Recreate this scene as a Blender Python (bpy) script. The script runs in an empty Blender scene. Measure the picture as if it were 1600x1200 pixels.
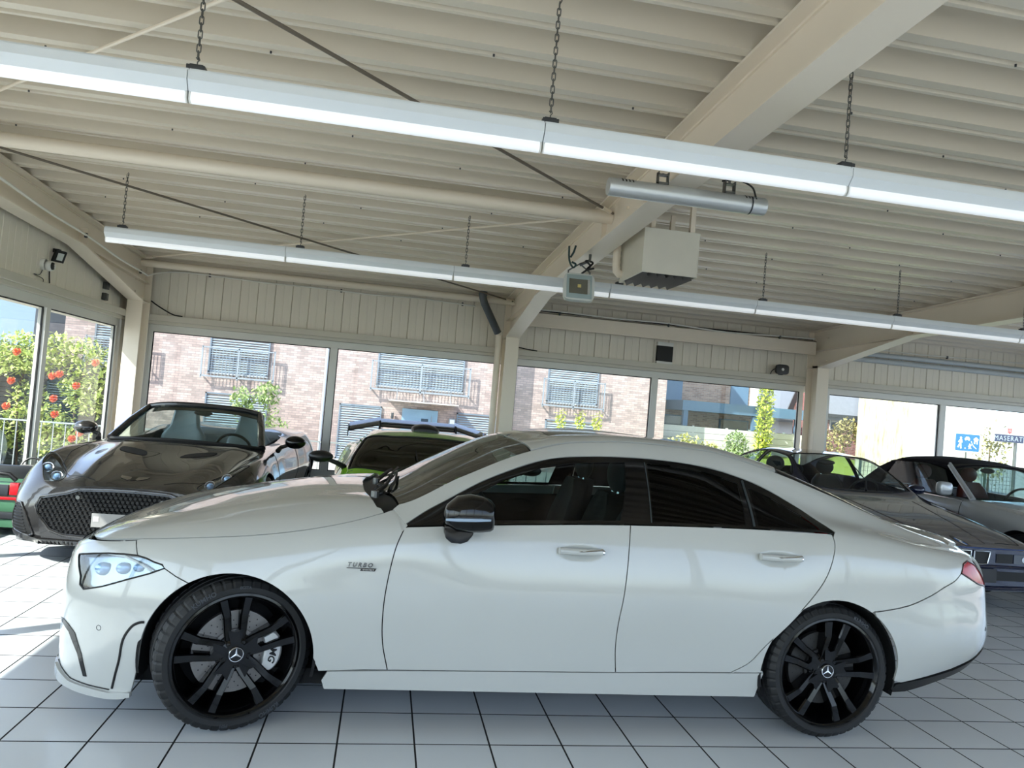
import bpy, bmesh, math, random
import numpy as np
from mathutils import Vector, Matrix, Euler
from mathutils.geometry import delaunay_2d_cdt

random.seed(7)
np.random.seed(7)
PI = math.pi
SC = bpy.context.scene
COL = SC.collection

# ------------------------------------------------------------------ camera
cam_d = bpy.data.cameras.new('camera')
cam_d.sensor_fit = 'HORIZONTAL'
cam_d.sensor_width = 36.0
cam_d.lens = 36.0 * 1160.5 / 1600.0
cam_d.clip_start = 0.05
cam_d.clip_end = 500
cam = bpy.data.objects.new('camera', cam_d)
COL.objects.link(cam)
CAM = Vector((0.60, -3.46, 1.55))
def cam_axes(yaw, pitch, roll):
    f = Vector((math.sin(yaw), math.cos(yaw), 0)); r = Vector((math.cos(yaw), -math.sin(yaw), 0)); u = Vector((0, 0, 1))
    f2 = f * math.cos(pitch) + u * math.sin(pitch); u2 = u * math.cos(pitch) - f * math.sin(pitch)
    r3 = r * math.cos(roll) + u2 * math.sin(roll); u3 = u2 * math.cos(roll) - r * math.sin(roll)
    return r3, u3, f2
CR, CU, CF = cam_axes(math.radians(9.43), math.radians(1.78), math.radians(4.79))
cam.matrix_world = Matrix(((CR.x, CU.x, -CF.x, CAM.x), (CR.y, CU.y, -CF.y, CAM.y), (CR.z, CU.z, -CF.z, CAM.z), (0, 0, 0, 1)))
SC.camera = cam
def in_frame(p, pad=0):
    d = Vector(p) - CAM
    z = d.dot(CF)
    if z < 0.1: return None
    x = 800 + 1160.5 * d.dot(CR) / z; y = 600 - 1160.5 * d.dot(CU) / z
    return (x, y) if -pad < x < 1600 + pad and -pad < y < 1200 + pad else None

# ------------------------------------------------------------------ light
SC.view_settings.view_transform = 'Standard'
SC.view_settings.look = 'None'
SC.view_settings.gamma = 1.0
SC.view_settings.use_curve_mapping = False
SC.view_settings.exposure = 2.42
world = bpy.data.worlds.new('sky'); SC.world = world; world.use_nodes = True
wn = world.node_tree.nodes; wl = world.node_tree.links
wn.clear()
wo = wn.new('ShaderNodeOutputWorld'); wb = wn.new('ShaderNodeBackground')
sky = wn.new('ShaderNodeTexSky'); sky.sky_type = 'HOSEK_WILKIE'
SUN_DIR = Vector((1.5, 1.0, -1.55)).normalized()      # the way the sunlight travels
sky.sun_direction = -SUN_DIR
sky.turbidity = 3.5; sky.ground_albedo = 0.4
wb.inputs['Strength'].default_value = 3.4
hs = wn.new('ShaderNodeHueSaturation'); hs.inputs['Saturation'].default_value = 0.72; hs.inputs['Hue'].default_value = 0.515
wl.new(sky.outputs[0], hs.inputs['Color']); wl.new(hs.outputs[0], wb.inputs[0]); wl.new(wb.outputs[0], wo.inputs[0])
sun_d = bpy.data.lights.new('sun', 'SUN'); sun_d.energy = 2.4; sun_d.angle = math.radians(0.6); sun_d.color = (1.0, 0.95, 0.88)
sun = bpy.data.objects.new('sun', sun_d); COL.objects.link(sun)
sun.rotation_euler = SUN_DIR.to_track_quat('-Z', 'Y').to_euler()
SC.cycles.max_bounces = 12; SC.cycles.diffuse_bounces = 5; SC.cycles.glossy_bounces = 5
SC.cycles.transparent_max_bounces = 16; SC.cycles.transmission_bounces = 6
SC.cycles.sample_clamp_indirect = 6.0
SC.cycles.caustics_reflective = False; SC.cycles.caustics_refractive = False

# ------------------------------------------------------------------ materials
def lin(c):
    if isinstance(c, str):
        c = [int(c[i:i + 2], 16) / 255 for i in (0, 2, 4)]
        return tuple(x / 12.92 if x <= 0.04045 else ((x + 0.055) / 1.055) ** 2.4 for x in c)
    return tuple(c)
MATS = {}
def mat(name, col, rough=0.5, metal=0.0, coat=0.0, var=0.06, scale=6.0, bump=0.0, spec=0.5, emit=0.0, sheen=0, stretch=None, bscale=None, cr=0.03):
    if name in MATS: return MATS[name]
    m = bpy.data.materials.new(name); m.use_nodes = True
    nt = m.node_tree; b = nt.nodes['Principled BSDF']
    c = lin(col)
    b.inputs['Roughness'].default_value = rough; b.inputs['Metallic'].default_value = metal
    b.inputs['Coat Weight'].default_value = coat; b.inputs['Coat Roughness'].default_value = cr
    b.inputs['Specular IOR Level'].default_value = spec
    tc = nt.nodes.new('ShaderNodeTexCoord'); src = tc.outputs['Object']
    if stretch:
        mp = nt.nodes.new('ShaderNodeMapping'); mp.inputs['Scale'].default_value = stretch
        nt.links.new(src, mp.inputs[0]); src = mp.outputs[0]
    no = nt.nodes.new('ShaderNodeTexNoise'); no.inputs['Scale'].default_value = scale; no.inputs['Detail'].default_value = 4
    nt.links.new(src, no.inputs['Vector'])
    mx = nt.nodes.new('ShaderNodeMix'); mx.data_type = 'RGBA'
    mx.inputs[6].default_value = (*[x * (1 - var) for x in c], 1); mx.inputs[7].default_value = (*[min(1, x * (1 + var)) for x in c], 1)
    nt.links.new(no.outputs['Fac'], mx.inputs[0]); nt.links.new(mx.outputs[2], b.inputs['Base Color'])
    if bump:
        n2 = nt.nodes.new('ShaderNodeTexNoise'); n2.inputs['Scale'].default_value = bscale or scale * 8; n2.inputs['Detail'].default_value = 3
        nt.links.new(src, n2.inputs['Vector'])
        bp = nt.nodes.new('ShaderNodeBump'); bp.inputs['Strength'].default_value = bump; bp.inputs['Distance'].default_value = 0.01
        nt.links.new(n2.outputs['Fac'], bp.inputs['Height']); nt.links.new(bp.outputs[0], b.inputs['Normal'])
    if emit:
        b.inputs['Emission Color'].default_value = (*c, 1); b.inputs['Emission Strength'].default_value = emit
    MATS[name] = m
    return m
def glass(name, tint, refl=1.0, ior=1.5, rough=0.0):
    """thin clear sheet: what lies behind shows through, tinted, with a mirror share by angle"""
    if name in MATS: return MATS[name]
    m = bpy.data.materials.new(name); m.use_nodes = True
    nt = m.node_tree; nt.nodes.clear()
    o = nt.nodes.new('ShaderNodeOutputMaterial'); t = nt.nodes.new('ShaderNodeBsdfTransparent'); g = nt.nodes.new('ShaderNodeBsdfGlossy')
    t.inputs[0].default_value = (*lin(tint), 1); g.inputs['Roughness'].default_value = rough; g.inputs[0].default_value = (refl, refl, refl, 1)
    f = nt.nodes.new('ShaderNodeFresnel'); ge = nt.nodes.new('ShaderNodeNewGeometry'); mi = nt.nodes.new('ShaderNodeMix')
    mi.inputs[2].default_value = ior; mi.inputs[3].default_value = 1 / ior          # the same mirror share from both faces
    nt.links.new(ge.outputs['Backfacing'], mi.inputs[0]); nt.links.new(mi.outputs[0], f.inputs[0])
    mx = nt.nodes.new('ShaderNodeMixShader')
    nt.links.new(f.outputs[0], mx.inputs[0]); nt.links.new(t.outputs[0], mx.inputs[1]); nt.links.new(g.outputs[0], mx.inputs[2]); nt.links.new(mx.outputs[0], o.inputs[0])
    MATS[name] = m
    return m

# ------------------------------------------------------------------ mesh building
class MB:
    def __init__(s): s.v = []; s.f = []
    def add(s, v, f):
        n = len(s.v); s.v += [tuple(p) for p in v]; s.f += [tuple(i + n for i in q) for q in f]; return s
    def box(s, c, d, rot=None):
        x, y, z = d[0] / 2, d[1] / 2, d[2] / 2
        P = [Vector((a * x, b * y, e * z)) for e in (-1, 1) for a, b in ((-1, -1), (1, -1), (1, 1), (-1, 1))]
        if rot is not None:
            R = rot if isinstance(rot, Matrix) else Euler(rot).to_matrix()
            P = [R @ p for p in P]
        return s.add([p + Vector(c) for p in P], [(3, 2, 1, 0), (4, 5, 6, 7), (0, 1, 5, 4), (1, 2, 6, 5), (2, 3, 7, 6), (3, 0, 4, 7)])
    def span(s, a, b):
        return s.box([(a[i] + b[i]) / 2 for i in range(3)], [abs(b[i] - a[i]) for i in range(3)])
    def bar(s, p, q, w, h, up=(0, 0, 1)):
        p = Vector(p); q = Vector(q); d = (q - p); L = d.length; d.normalize(); u = Vector(up)
        r = d.cross(u)
        if r.length < 1e-4: r = d.cross(Vector((0, 1, 0)))
        r.normalize(); u = r.cross(d)
        R = Matrix((d, r, u)).transposed()
        return s.box((p + q) / 2, (L, w, h), R)
    def tube(s, path, r, n=10, closed=False, cap=True):
        P = [Vector(p) for p in path]; m = len(P); rr = r if isinstance(r, (list, tuple)) else [r] * m
        u = None; V = []; F = []
        for i in range(m):
            a = P[i - 1] if (i > 0 or closed) else P[i]; b = P[(i + 1) % m] if (i < m - 1 or closed) else P[i]
            t = (b - a)
            if t.length < 1e-9: t = Vector((0, 0, 1))
            t.normalize()
            if u is None:
                u = t.orthogonal().normalized()
            u = (u - t * u.dot(t))
            if u.length < 1e-6: u = t.orthogonal()
            u.normalize(); w = t.cross(u)
            V += [P[i] + (u * math.cos(2 * PI * k / n) + w * math.sin(2 * PI * k / n)) * rr[i] for k in range(n)]
        for i in range(m if closed else m - 1):
            j = (i + 1) % m
            for k in range(n): F.append((i * n + k, i * n + (k + 1) % n, j * n + (k + 1) % n, j * n + k))
        if cap and not closed: F.append(tuple(range(n - 1, -1, -1))); F.append(tuple((m - 1) * n + k for k in range(n)))
        return s.add(V, F)
    def cyl(s, p, q, r, n=16, r2=None): return s.tube([p, q], [r, r if r2 is None else r2], n)
    def lathe(s, prof, n=32, o=(0, 0, 0), axis='z', a0=0.0, a1=2 * PI, mod=None):
        """prof: (r, h) pairs turned about the axis"""
        m = len(prof); V = []; F = []; full = abs(a1 - a0 - 2 * PI) < 1e-6; cnt = n if full else n + 1
        for k in range(cnt):
            a = a0 + (a1 - a0) * k / n; c, si = math.cos(a), math.sin(a)
            for i, (r, h) in enumerate(prof):
                if mod: r = r + mod(i, k)
                p = (r * c, r * si, h) if axis == 'z' else ((r * c, h, r * si) if axis == 'y' else (h, r * c, r * si))
                V.append((p[0] + o[0], p[1] + o[1], p[2] + o[2]))
        for k in range(n):
            k2 = (k + 1) % cnt
            for i in range(m - 1):
                F.append((k * m + i, k2 * m + i, k2 * m + i + 1, k * m + i + 1))
        return s.add(V, F)
    def prism(s, poly, d, o=(0, 0, 0), plane='xz'):
        """closed outline in a plane, thickened by d along the third axis"""
        n = len(poly)
        def P(a, b, t): return {'xz': (a, t, b), 'xy': (a, b, t), 'yz': (t, a, b)}[plane]
        V = [Vector(P(a, b, 0)) + Vector(o) for a, b in poly] + [Vector(P(a, b, d)) + Vector(o) for a, b in poly]
        F = [tuple(range(n - 1, -1, -1)), tuple(range(n, 2 * n))] + [(i, (i + 1) % n, n + (i + 1) % n, n + i) for i in range(n)]
        return s.add(V, F)
    def ball(s, c, r, n=16, m=10, sc=(1, 1, 1), rot=None):
        V = []; F = []
        R = Euler(rot).to_matrix() if rot is not None else None
        for i in range(m + 1):
            th = PI * i / m
            for k in range(n):
                p = Vector((math.sin(th) * math.cos(2 * PI * k / n) * r * sc[0], math.sin(th) * math.sin(2 * PI * k / n) * r * sc[1], math.cos(th) * r * sc[2]))
                if R: p = R @ p
                V.append(p + Vector(c))
        for i in range(m):
            for k in range(n): F.append((i * n + k, (i + 1) * n + k, (i + 1) * n + (k + 1) % n, i * n + (k + 1) % n))
        return s.add(V, F)
    def mesh(s, name, m=None, smooth=35, bevel=0, seg=2, fix=True):
        me = bpy.data.meshes.new(name); me.from_pydata([tuple(p) for p in s.v], [], s.f)
        b = bmesh.new(); b.from_mesh(me)
        if fix:
            bmesh.ops.remove_doubles(b, verts=b.verts, dist=1e-5)
            bmesh.ops.recalc_face_normals(b, faces=b.faces)
        if bevel:
            es = [e for e in b.edges if len(e.link_faces) == 2 and e.calc_face_angle(0) > 0.6]
            bmesh.ops.bevel(b, geom=es, offset=bevel, segments=seg, affect='EDGES', profile=0.7)
        if smooth:
            a = math.radians(smooth)
            for f in b.faces: f.smooth = True
            for e in b.edges:
                if len(e.link_faces) != 2 or e.calc_face_angle(0) > a: e.smooth = False
        b.to_mesh(me); b.free()
        if m: me.materials.append(m)
        return me
    def obj(s, name, m=None, parent=None, **k):
        return link(name, s.mesh(name, m, **k), parent)

def link(name, data, parent=None, loc=None):
    o = bpy.data.objects.new(name, data); COL.objects.link(o)
    if parent is not None: o.parent = parent
    if loc is not None: o.location = loc
    return o
def tag(o, label=None, cat=None, group=None, kind=None):
    if label: o['label'] = label
    if cat: o['category'] = cat
    if group: o['group'] = group
    if kind: o['kind'] = kind
    return o
def thing(name, label, cat, loc=(0, 0, 0), rz=0.0, group=None):
    o = link(name, None, None, loc); o.rotation_euler = (0, 0, rz); o.empty_display_size = 0.1
    return tag(o, label, cat, group)
def struct(o): o['kind'] = 'structure'; return o
def dup(o, parent=None, loc=None):
    c = o.copy(); COL.objects.link(c)
    if parent is not None: c.parent = parent
    if loc is not None: c.location = loc
    for ch in list(o.children): dup(ch, c)
    return c
def text_mesh(s, size, depth=0.0, align='CENTER', shear=0.0, space=1.0, bold=0.0):
    cu = bpy.data.curves.new('t', 'FONT'); cu.body = s; cu.size = size; cu.extrude = depth; cu.align_x = align; cu.align_y = 'CENTER'
    cu.shear = shear; cu.space_character = space; cu.offset = bold; cu.resolution_u = 3
    o = bpy.data.objects.new('t', cu); COL.objects.link(o)
    dg = bpy.context.evaluated_depsgraph_get()
    me = o.evaluated_get(dg).to_mesh()
    V = [tuple(v.co) for v in me.vertices]; F = [tuple(p.vertices) for p in me.polygons]
    o.evaluated_get(dg).to_mesh_clear()
    bpy.data.objects.remove(o); bpy.data.curves.remove(cu)
    return V, F

# ------------------------------------------------------------------ curves and lofts
def pchip(xs, ys):
    x = np.array(xs, float); y = np.array(ys, float); h = np.diff(x); d = np.diff(y) / h; n = len(x); m = np.zeros(n)
    if n == 2: m[:] = d[0]
    else:
        for i in range(1, n - 1):
            if d[i - 1] * d[i] > 0:
                w1 = 2 * h[i] + h[i - 1]; w2 = h[i] + 2 * h[i - 1]; m[i] = (w1 + w2) / (w1 / d[i - 1] + w2 / d[i])
        m[0] = d[0]; m[-1] = d[-1]
    def f(q):
        q = np.clip(np.asarray(q, float), x[0], x[-1]); i = np.clip(np.searchsorted(x, q, side='right') - 1, 0, n - 2)
        t = (q - x[i]) / h[i]
        return (2 * t ** 3 - 3 * t ** 2 + 1) * y[i] + (t ** 3 - 2 * t ** 2 + t) * h[i] * m[i] + (-2 * t ** 3 + 3 * t ** 2) * y[i + 1] + (t ** 3 - t ** 2) * h[i] * m[i + 1]
    return f
def kn(s):
    """'x:y x:y ...' -> smooth function"""
    p = [q.split(':') for q in s.split()]
    return pchip([float(a) for a, b in p], [float(b) for a, b in p])
def cr(pts, n=6, closed=False):
    P = [np.array(p, float) for p in pts]; m = len(P); out = []
    for i in range(m if closed else m - 1):
        p1, p2 = P[i], P[(i + 1) % m]
        p0 = P[i - 1] if (i > 0 or closed) else 2 * p1 - p2
        p3 = P[(i + 2) % m] if (i + 2 < m or closed) else 2 * p2 - p1
        for k in range(n):
            t = k / n
            out.append(tuple(0.5 * (2 * p1 + (p2 - p0) * t + (2 * p0 - 5 * p1 + 4 * p2 - p3) * t * t + (3 * p1 - p0 - 3 * p2 + p3) * t ** 3)))
    if not closed: out.append(tuple(P[-1]))
    return out
def arc(cx, cz, r, a0, a1, n=24):
    return [(cx + r * math.cos(math.radians(a0 + (a1 - a0) * i / n)), cz + r * math.sin(math.radians(a0 + (a1 - a0) * i / n))) for i in range(n + 1)]
def inpoly(pts, poly):
    p = np.asarray(pts, float); q = np.asarray(poly, float); x, y = p[:, 0], p[:, 1]; r = np.zeros(len(p), bool)
    j = len(q) - 1
    for i in range(len(q)):
        xi, yi, xj, yj = q[i, 0], q[i, 1], q[j, 0], q[j, 1]
        if yi != yj:
            c = ((yi > y) != (yj > y)) & (x < (xj - xi) * (y - yi) / (yj - yi) + xi); r ^= c
        j = i
    return r
def area2(p): return sum(p[i - 1][0] * p[i][1] - p[i][0] * p[i - 1][1] for i in range(len(p)))
def resample(poly, step):
    out = []
    for i in range(len(poly)):
        a = np.array(poly[i], float); b = np.array(poly[(i + 1) % len(poly)], float); L = np.linalg.norm(b - a)
        if L < 1e-6: continue
        k = max(1, int(math.ceil(L / step)))
        out += [tuple(a + (b - a) * t / k) for t in range(k)]
    return out
def inset(poly, d):
    if d == 0: return poly
    n = len(poly); s = 1 if area2(poly) > 0 else -1; out = []
    for i in range(n):
        a, b, c = (np.array(poly[i - 1], float), np.array(poly[i], float), np.array(poly[(i + 1) % n], float))
        e1 = b - a; e2 = c - b; l1 = np.linalg.norm(e1); l2 = np.linalg.norm(e2)
        if l1 < 1e-9 or l2 < 1e-9: out.append(tuple(b)); continue
        n1 = np.array([-e1[1], e1[0]]) / l1; n2 = np.array([-e2[1], e2[0]]) / l2; m = n1 + n2; q = m.dot(m)
        m = m * 2 / q if q > 0.4 else n1
        out.append(tuple(b + s * d * m))
    return out
def triang(outer, holes, grid, k=1.0):
    """constrained triangulation of an outline with holes; coordinates scaled by k in y"""
    V = []; E = []
    for loop in [outer] + holes:
        n = len(V); V += [Vector((p[0], p[1] * k)) for p in loop]; E += [(n + i, n + (i + 1) % len(loop)) for i in range(len(loop))]
    nb = len(V)
    V += [Vector((p[0], p[1] * k)) for p in grid]
    vo, eo, fo, ov, oe, of = delaunay_2d_cdt(V, E, [], 0, 1e-7)
    P = np.array([(v.x, v.y / k) for v in vo]); F = np.array([f for f in fo if len(f) == 3])
    c = P[F].mean(axis=1); keep = inpoly(c, outer)
    for h in holes: keep &= ~inpoly(c, h)
    F = F[keep]
    a = P[F]; ar = (a[:, 1, 0] - a[:, 0, 0]) * (a[:, 2, 1] - a[:, 0, 1]) - (a[:, 2, 0] - a[:, 0, 0]) * (a[:, 1, 1] - a[:, 0, 1])
    F[ar < 0] = F[ar < 0][:, ::-1]
    F = F[np.abs(ar) > 1e-10]
    return P, F

class Loft:
    """Body skin from 8 lines that run along the car (half widths W, heights Z); v = 0 sill .. 7 centre line .. 14 other sill"""
    def __init__(s, W, Z, crease=()):
        s.W = [kn(a) if isinstance(a, str) else a for a in W]; s.Z = [kn(a) if isinstance(a, str) else a for a in Z]; s.cre = dict(crease); s.dish = []
    def keys(s, x):
        w = np.stack([f(x) for f in s.W], -1); z = np.stack([f(x) for f in s.Z], -1)
        w[..., 7] = 0
        return w, z
    def S(s, x, v):
        x = np.asarray(x, float); v = np.asarray(v, float)
        side = np.where(v > 7, -1.0, 1.0); u = np.where(v > 7, 14 - v, v); u = np.clip(u, 0, 7 - 1e-9)
        w, z = s.keys(x)
        P = np.stack([w, z], -1)
        ext0 = 2 * P[..., 0:1, :] - P[..., 1:2, :]
        ext8 = P[..., 6:7, :] * np.array([-1, 1])
        Q = np.concatenate([ext0, P, ext8], -2)
        h = np.maximum(np.linalg.norm(np.diff(Q, axis=-2), axis=-1), 1e-4)
        d = np.diff(Q, axis=-2) / h[..., None]
        i = np.floor(u).astype(int)
        def pick(A, j): return np.take_along_axis(A, j[..., None, None] if A.ndim == x.ndim + 2 else j[..., None], axis=x.ndim)[..., 0, :] if A.ndim == x.ndim + 2 else np.take_along_axis(A, j[..., None], axis=x.ndim)[..., 0]
        p1 = pick(Q, i + 1); p2 = pick(Q, i + 2); hm = pick(h, i + 1); hl = pick(h, i); hr = pick(h, i + 2); dm = pick(d, i + 1); dl = pick(d, i); dr = pick(d, i + 2)
        m1 = (dl * hm[..., None] + dm * hl[..., None]) / (hl + hm)[..., None]
        m2 = (dm * hr[..., None] + dr * hm[..., None]) / (hr + hm)[..., None]
        for kx, sh in s.cre.items():
            m1 = np.where((i == kx)[..., None], m1 * (1 - sh) + dm * sh, m1); m2 = np.where((i + 1 == kx)[..., None], m2 * (1 - sh) + dm * sh, m2)
        t = (u - i)[..., None]; H = hm[..., None]
        r = (2 * t ** 3 - 3 * t ** 2 + 1) * p1 + (t ** 3 - 2 * t ** 2 + t) * H * m1 + (-2 * t ** 3 + 3 * t ** 2) * p2 + (t ** 3 - t ** 2) * H * m2
        wd = r[..., 0]
        for cx, cz, da, db, dp in s.dish:          # shallow hollows pressed into the side
            q = ((x - cx) / da) ** 2 + ((r[..., 1] - cz) / db) ** 2
            wd = wd - np.where((q < 1) & (u < 3.4), dp * (1 - np.minimum(q, 1)) ** 2, 0)
        return np.stack([x, -wd * side, r[..., 1]], -1)
    def N(s, x, v):
        e = 1e-3
        a = s.S(x + e, v) - s.S(x - e, v); b = s.S(x, np.minimum(v + e, 14)) - s.S(x, np.maximum(v - e, 0))
        n = np.cross(a, b); l = np.linalg.norm(n, axis=-1, keepdims=True)
        return n / np.maximum(l, 1e-12)
    def vz(s, x, z, lo=0.0, hi=6.9):
        x = np.asarray(x, float); z = np.asarray(z, float); a = np.full(x.shape, lo); b = np.full(x.shape, hi)
        for _ in range(36):
            m = (a + b) / 2; q = s.S(x, m)[..., 2] < z; a = np.where(q, m, a); b = np.where(q, b, m)
        return (a + b) / 2
    def vw(s, x, w, lo=3.0, hi=7.0):
        x = np.asarray(x, float); w = np.asarray(w, float); a = np.full(x.shape, lo); b = np.full(x.shape, hi)
        for _ in range(36):
            m = (a + b) / 2; q = -s.S(x, m)[..., 1] > w; a = np.where(q, m, a); b = np.where(q, b, m)
        return (a + b) / 2
    def panel(s, name, outline, m, parent, space='xz', side=0, holes=(), off=0.0, gap=0.0025, flange=0.012, gx=0.045, gv=0.16, step=0.025, raw=False, hi=6.9):
        """one skin panel: outline in side view (x, z) or on the skin (x, v)"""
        def prep(pl, g):
            pl = [tuple(p) for p in pl]
            if area2(pl) < 0: pl = pl[::-1]
            if space == 'xz':
                q = resample(pl, step); q = inset(q, g); a = np.array(q); v = s.vz(a[:, 0], a[:, 1], 0.0, hi)
                return [(float(x), float(y)) for x, y in zip(a[:, 0], v)]
            q = resample([(x, y * 0.2) for x, y in pl], step); q = inset(q, g)
            return [(x, y / 0.2) for x, y in q]
        O = prep(outline, gap); Hs = [prep(h, -gap) for h in holes]
        if side:
            O = [(x, 14 - v) for x, v in O][::-1]; Hs = [[(x, 14 - v) for x, v in h][::-1] for h in Hs]
        a = np.array(O); x0, x1, v0, v1 = a[:, 0].min(), a[:, 0].max(), a[:, 1].min(), a[:, 1].max()
        nx = max(2, int((x1 - x0) / gx)); nv = max(2, int((v1 - v0) / gv))
        G = np.array([(x0 + (x1 - x0) * (i + 0.5 * (j % 2) + 0.25) / nx, v0 + (v1 - v0) * (j + 0.5) / nv) for i in range(nx) for j in range(nv)])
        for cx, cz, da, db, dp in s.dish:
            if x0 < cx < x1:
                xx, zz = np.meshgrid(np.linspace(cx - da, cx + da, 15), np.linspace(cz - db, cz + db, 11)); xx = xx.ravel(); vv = s.vz(xx, zz.ravel())
                G = np.concatenate([G, np.stack([xx, 14 - vv if side else vv], -1)])
        keep = inpoly(G, O)
        for h in Hs: keep &= ~inpoly(G, h)
        P, F = triang(O, Hs, G[keep], 0.2)
        X = s.S(P[:, 0], P[:, 1]); Nn = s.N(P[:, 0], P[:, 1]); X = X + Nn * off
        nb = len(O) + sum(len(h) for h in Hs)
        V = [tuple(p) for p in X]; FF = [tuple(int(i) for i in f) for f in F]; NN = [tuple(n) for n in Nn]
        if flange:
            cnt = {}
            for f in FF:
                for q in range(3):
                    e = (f[q], f[(q + 1) % 3]); k = (min(e), max(e))
                    if k in cnt: cnt[k] = None
                    else: cnt[k] = e
            new = {}
            for e in cnt.values():
                if e is None: continue
                ids = []
                for i in e:
                    if i not in new:
                        new[i] = (len(V), len(V) + 1); V.append(V[i]); V.append(tuple(X[i] - Nn[i] * flange)); 
                    ids.append(new[i])
                FF.append((ids[1][0], ids[0][0], ids[0][1], ids[1][1]))
        me = bpy.data.meshes.new(name); me.from_pydata(V, [], FF)
        me.polygons.foreach_set('use_smooth', [True] * len(me.polygons))
        if flange:
            fn = np.zeros((len(V), 3)); fn[:len(NN)] = NN
            acc = np.zeros((len(V), 3))
            for f in FF[len(F):]:
                q = np.array([V[i] for i in f[:3]]); n = np.cross(q[1] - q[0], q[2] - q[0]); l = np.linalg.norm(n)
                if l > 0:
                    for i in f: acc[i] += n / l
            l = np.linalg.norm(acc, axis=1, keepdims=True); acc = acc / np.maximum(l, 1e-9)
            fn[len(NN):] = acc[len(NN):]; NN = [tuple(n) for n in fn]
        me.normals_split_custom_set_from_vertices(NN)
        if m: me.materials.append(m)
        return link(name, me, parent)
    def line(s, name, pts, m, parent, space='xz', side=0, r=0.004, off=0.0, n=6, hi=6.9, closed=False, dense=0.03):
        """a thin moulding laid on the skin"""
        q = []
        for i in range(len(pts) - 1):
            a = np.array(pts[i], float); b = np.array(pts[i + 1], float); k = max(1, int(np.linalg.norm((b - a) * (1, 1 if space == 'xz' else .2)) / dense))
            q += [a + (b - a) * t / k for t in range(k)]
        q.append(np.array(pts[-1], float)); a = np.array(q)
        v = s.vz(a[:, 0], a[:, 1], 0.0, hi) if space == 'xz' else a[:, 1]
        if side: v = 14 - v
        X = s.S(a[:, 0], v) + s.N(a[:, 0], v) * off
        return MB().tube([tuple(p) for p in X], r, n, closed=closed).obj(name, m, parent)
# ================================================================== the building
M_STEEL = mat('painted steel', 'ebdfce', 0.38, var=0.03, scale=2.5)
M_DECK = mat('ceiling sheet paint', 'ddd3c2', 0.32, var=0.07, scale=1.2, stretch=(0.4, 3, 3))
M_BOARD = mat('cladding paint', 'e8e1d4', 0.5, var=0.05, scale=3, stretch=(14, 14, 0.5))
M_FRAME = mat('window frame paint', 'd8d6d0', 0.35, var=0.03)
M_TRIM = mat('ledge paint', 'c9c3b6', 0.45, var=0.05)
M_TILE = mat('floor tile glaze', 'dde2e6', 0.22, var=0.05, scale=1.6, bump=0.02, bscale=60)
M_GROUT = mat('dark grout', '1d1e20', 0.8)
M_BLACK = mat('black rubber', '0b0b0c', 0.6)
M_BLKPL = mat('black plastic', '141416', 0.4)
M_DGREY = mat('dark grey metal', '4a4c50', 0.4, 0.6)
M_WINGL = glass('clear window glass', 'f2f6f5', 0.8, 1.35)
M_WHITEPL = mat('white plastic', 'e4e4e0', 0.35)
M_GALV = mat('galvanised metal', '6b6c6a', 0.4, 0.85)
ROOF_Z = lambda y: 3.43 - 0.033 * y
YW = 7.8; XL = -3.1; XR = 12.6; YF = -6.2

# floor: a dark bed with glazed tiles
fl = struct(MB().span((XL - 0.2, YF - 0.2, -0.25), (XR + 0.2, YW + 0.2, -0.0022)).obj('floor', M_GROUT, smooth=0))
TP = (0.342, 0.333)
def tile_mb(x, y, dz=0.0):
    b = MB(); w, d = TP[0] - 0.0075, TP[1] - 0.0075; e = 0.0005
    V = [(x - w / 2, y - d / 2, -0.0022), (x + w / 2, y - d / 2, -0.0022), (x + w / 2, y + d / 2, -0.0022), (x - w / 2, y + d / 2, -0.0022)]
    T = [(x - w / 2, y - d / 2, -e), (x + w / 2, y - d / 2, -e), (x + w / 2, y + d / 2, -e), (x - w / 2, y + d / 2, -e)]
    U = [(x - w / 2 + e, y - d / 2 + e, dz), (x + w / 2 - e, y - d / 2 + e, dz), (x + w / 2 - e, y + d / 2 - e, dz), (x - w / 2 + e, y + d / 2 - e, dz)]
    return b.add(V + T + U, [(8, 9, 10, 11)] + [(i, (i + 1) % 4, (i + 1) % 4 + 4, i + 4) for i in range(4)] + [(i + 4, (i + 1) % 4 + 4, (i + 1) % 4 + 8, i + 8) for i in range(4)])
cells = []
for i in range(-7, 53):
    for j in range(-28, 24):
        x = -0.852 + TP[0] * (i + 0.5); y = -0.06 + TP[1] * (j + 0.5)
        if XL + 0.1 < x < XR - 0.1 and YF + 0.1 < y < YW - 0.1: cells.append((x, y))
def tile_rank(c):
    x, y = c; p = in_frame((x, y, 0), 60)
    if p is None: return 1e6 + abs(x) + abs(y)
    d = (Vector((x, y, 0)) - CAM).length
    return d + (30 if (0.25 < x < 2.7 and 0.35 < y < 1.6) else 0) + (8 if y > 2.6 and -0.9 < x else 0)
cells.sort(key=tile_rank)
tm = tile_mb(0, 0).mesh('tile', M_TILE, smooth=0, fix=False)
def dark_sides(me):
    me.materials.append(M_GROUT); me.polygons.foreach_set('material_index', [0 if i % 9 == 0 else 1 for i in range(len(me.polygons))])
dark_sides(tm)
for c in cells[:296]:
    t = link('tile', tm, fl, (c[0], c[1], 0))
rest = MB()
for c in cells[296:]:
    q = tile_mb(*c); rest.add(q.v, q.f)
ro = rest.obj('floor_tiles', M_TILE, fl, smooth=0, fix=False); dark_sides(ro.data); tag(ro, kind='stuff')

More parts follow.
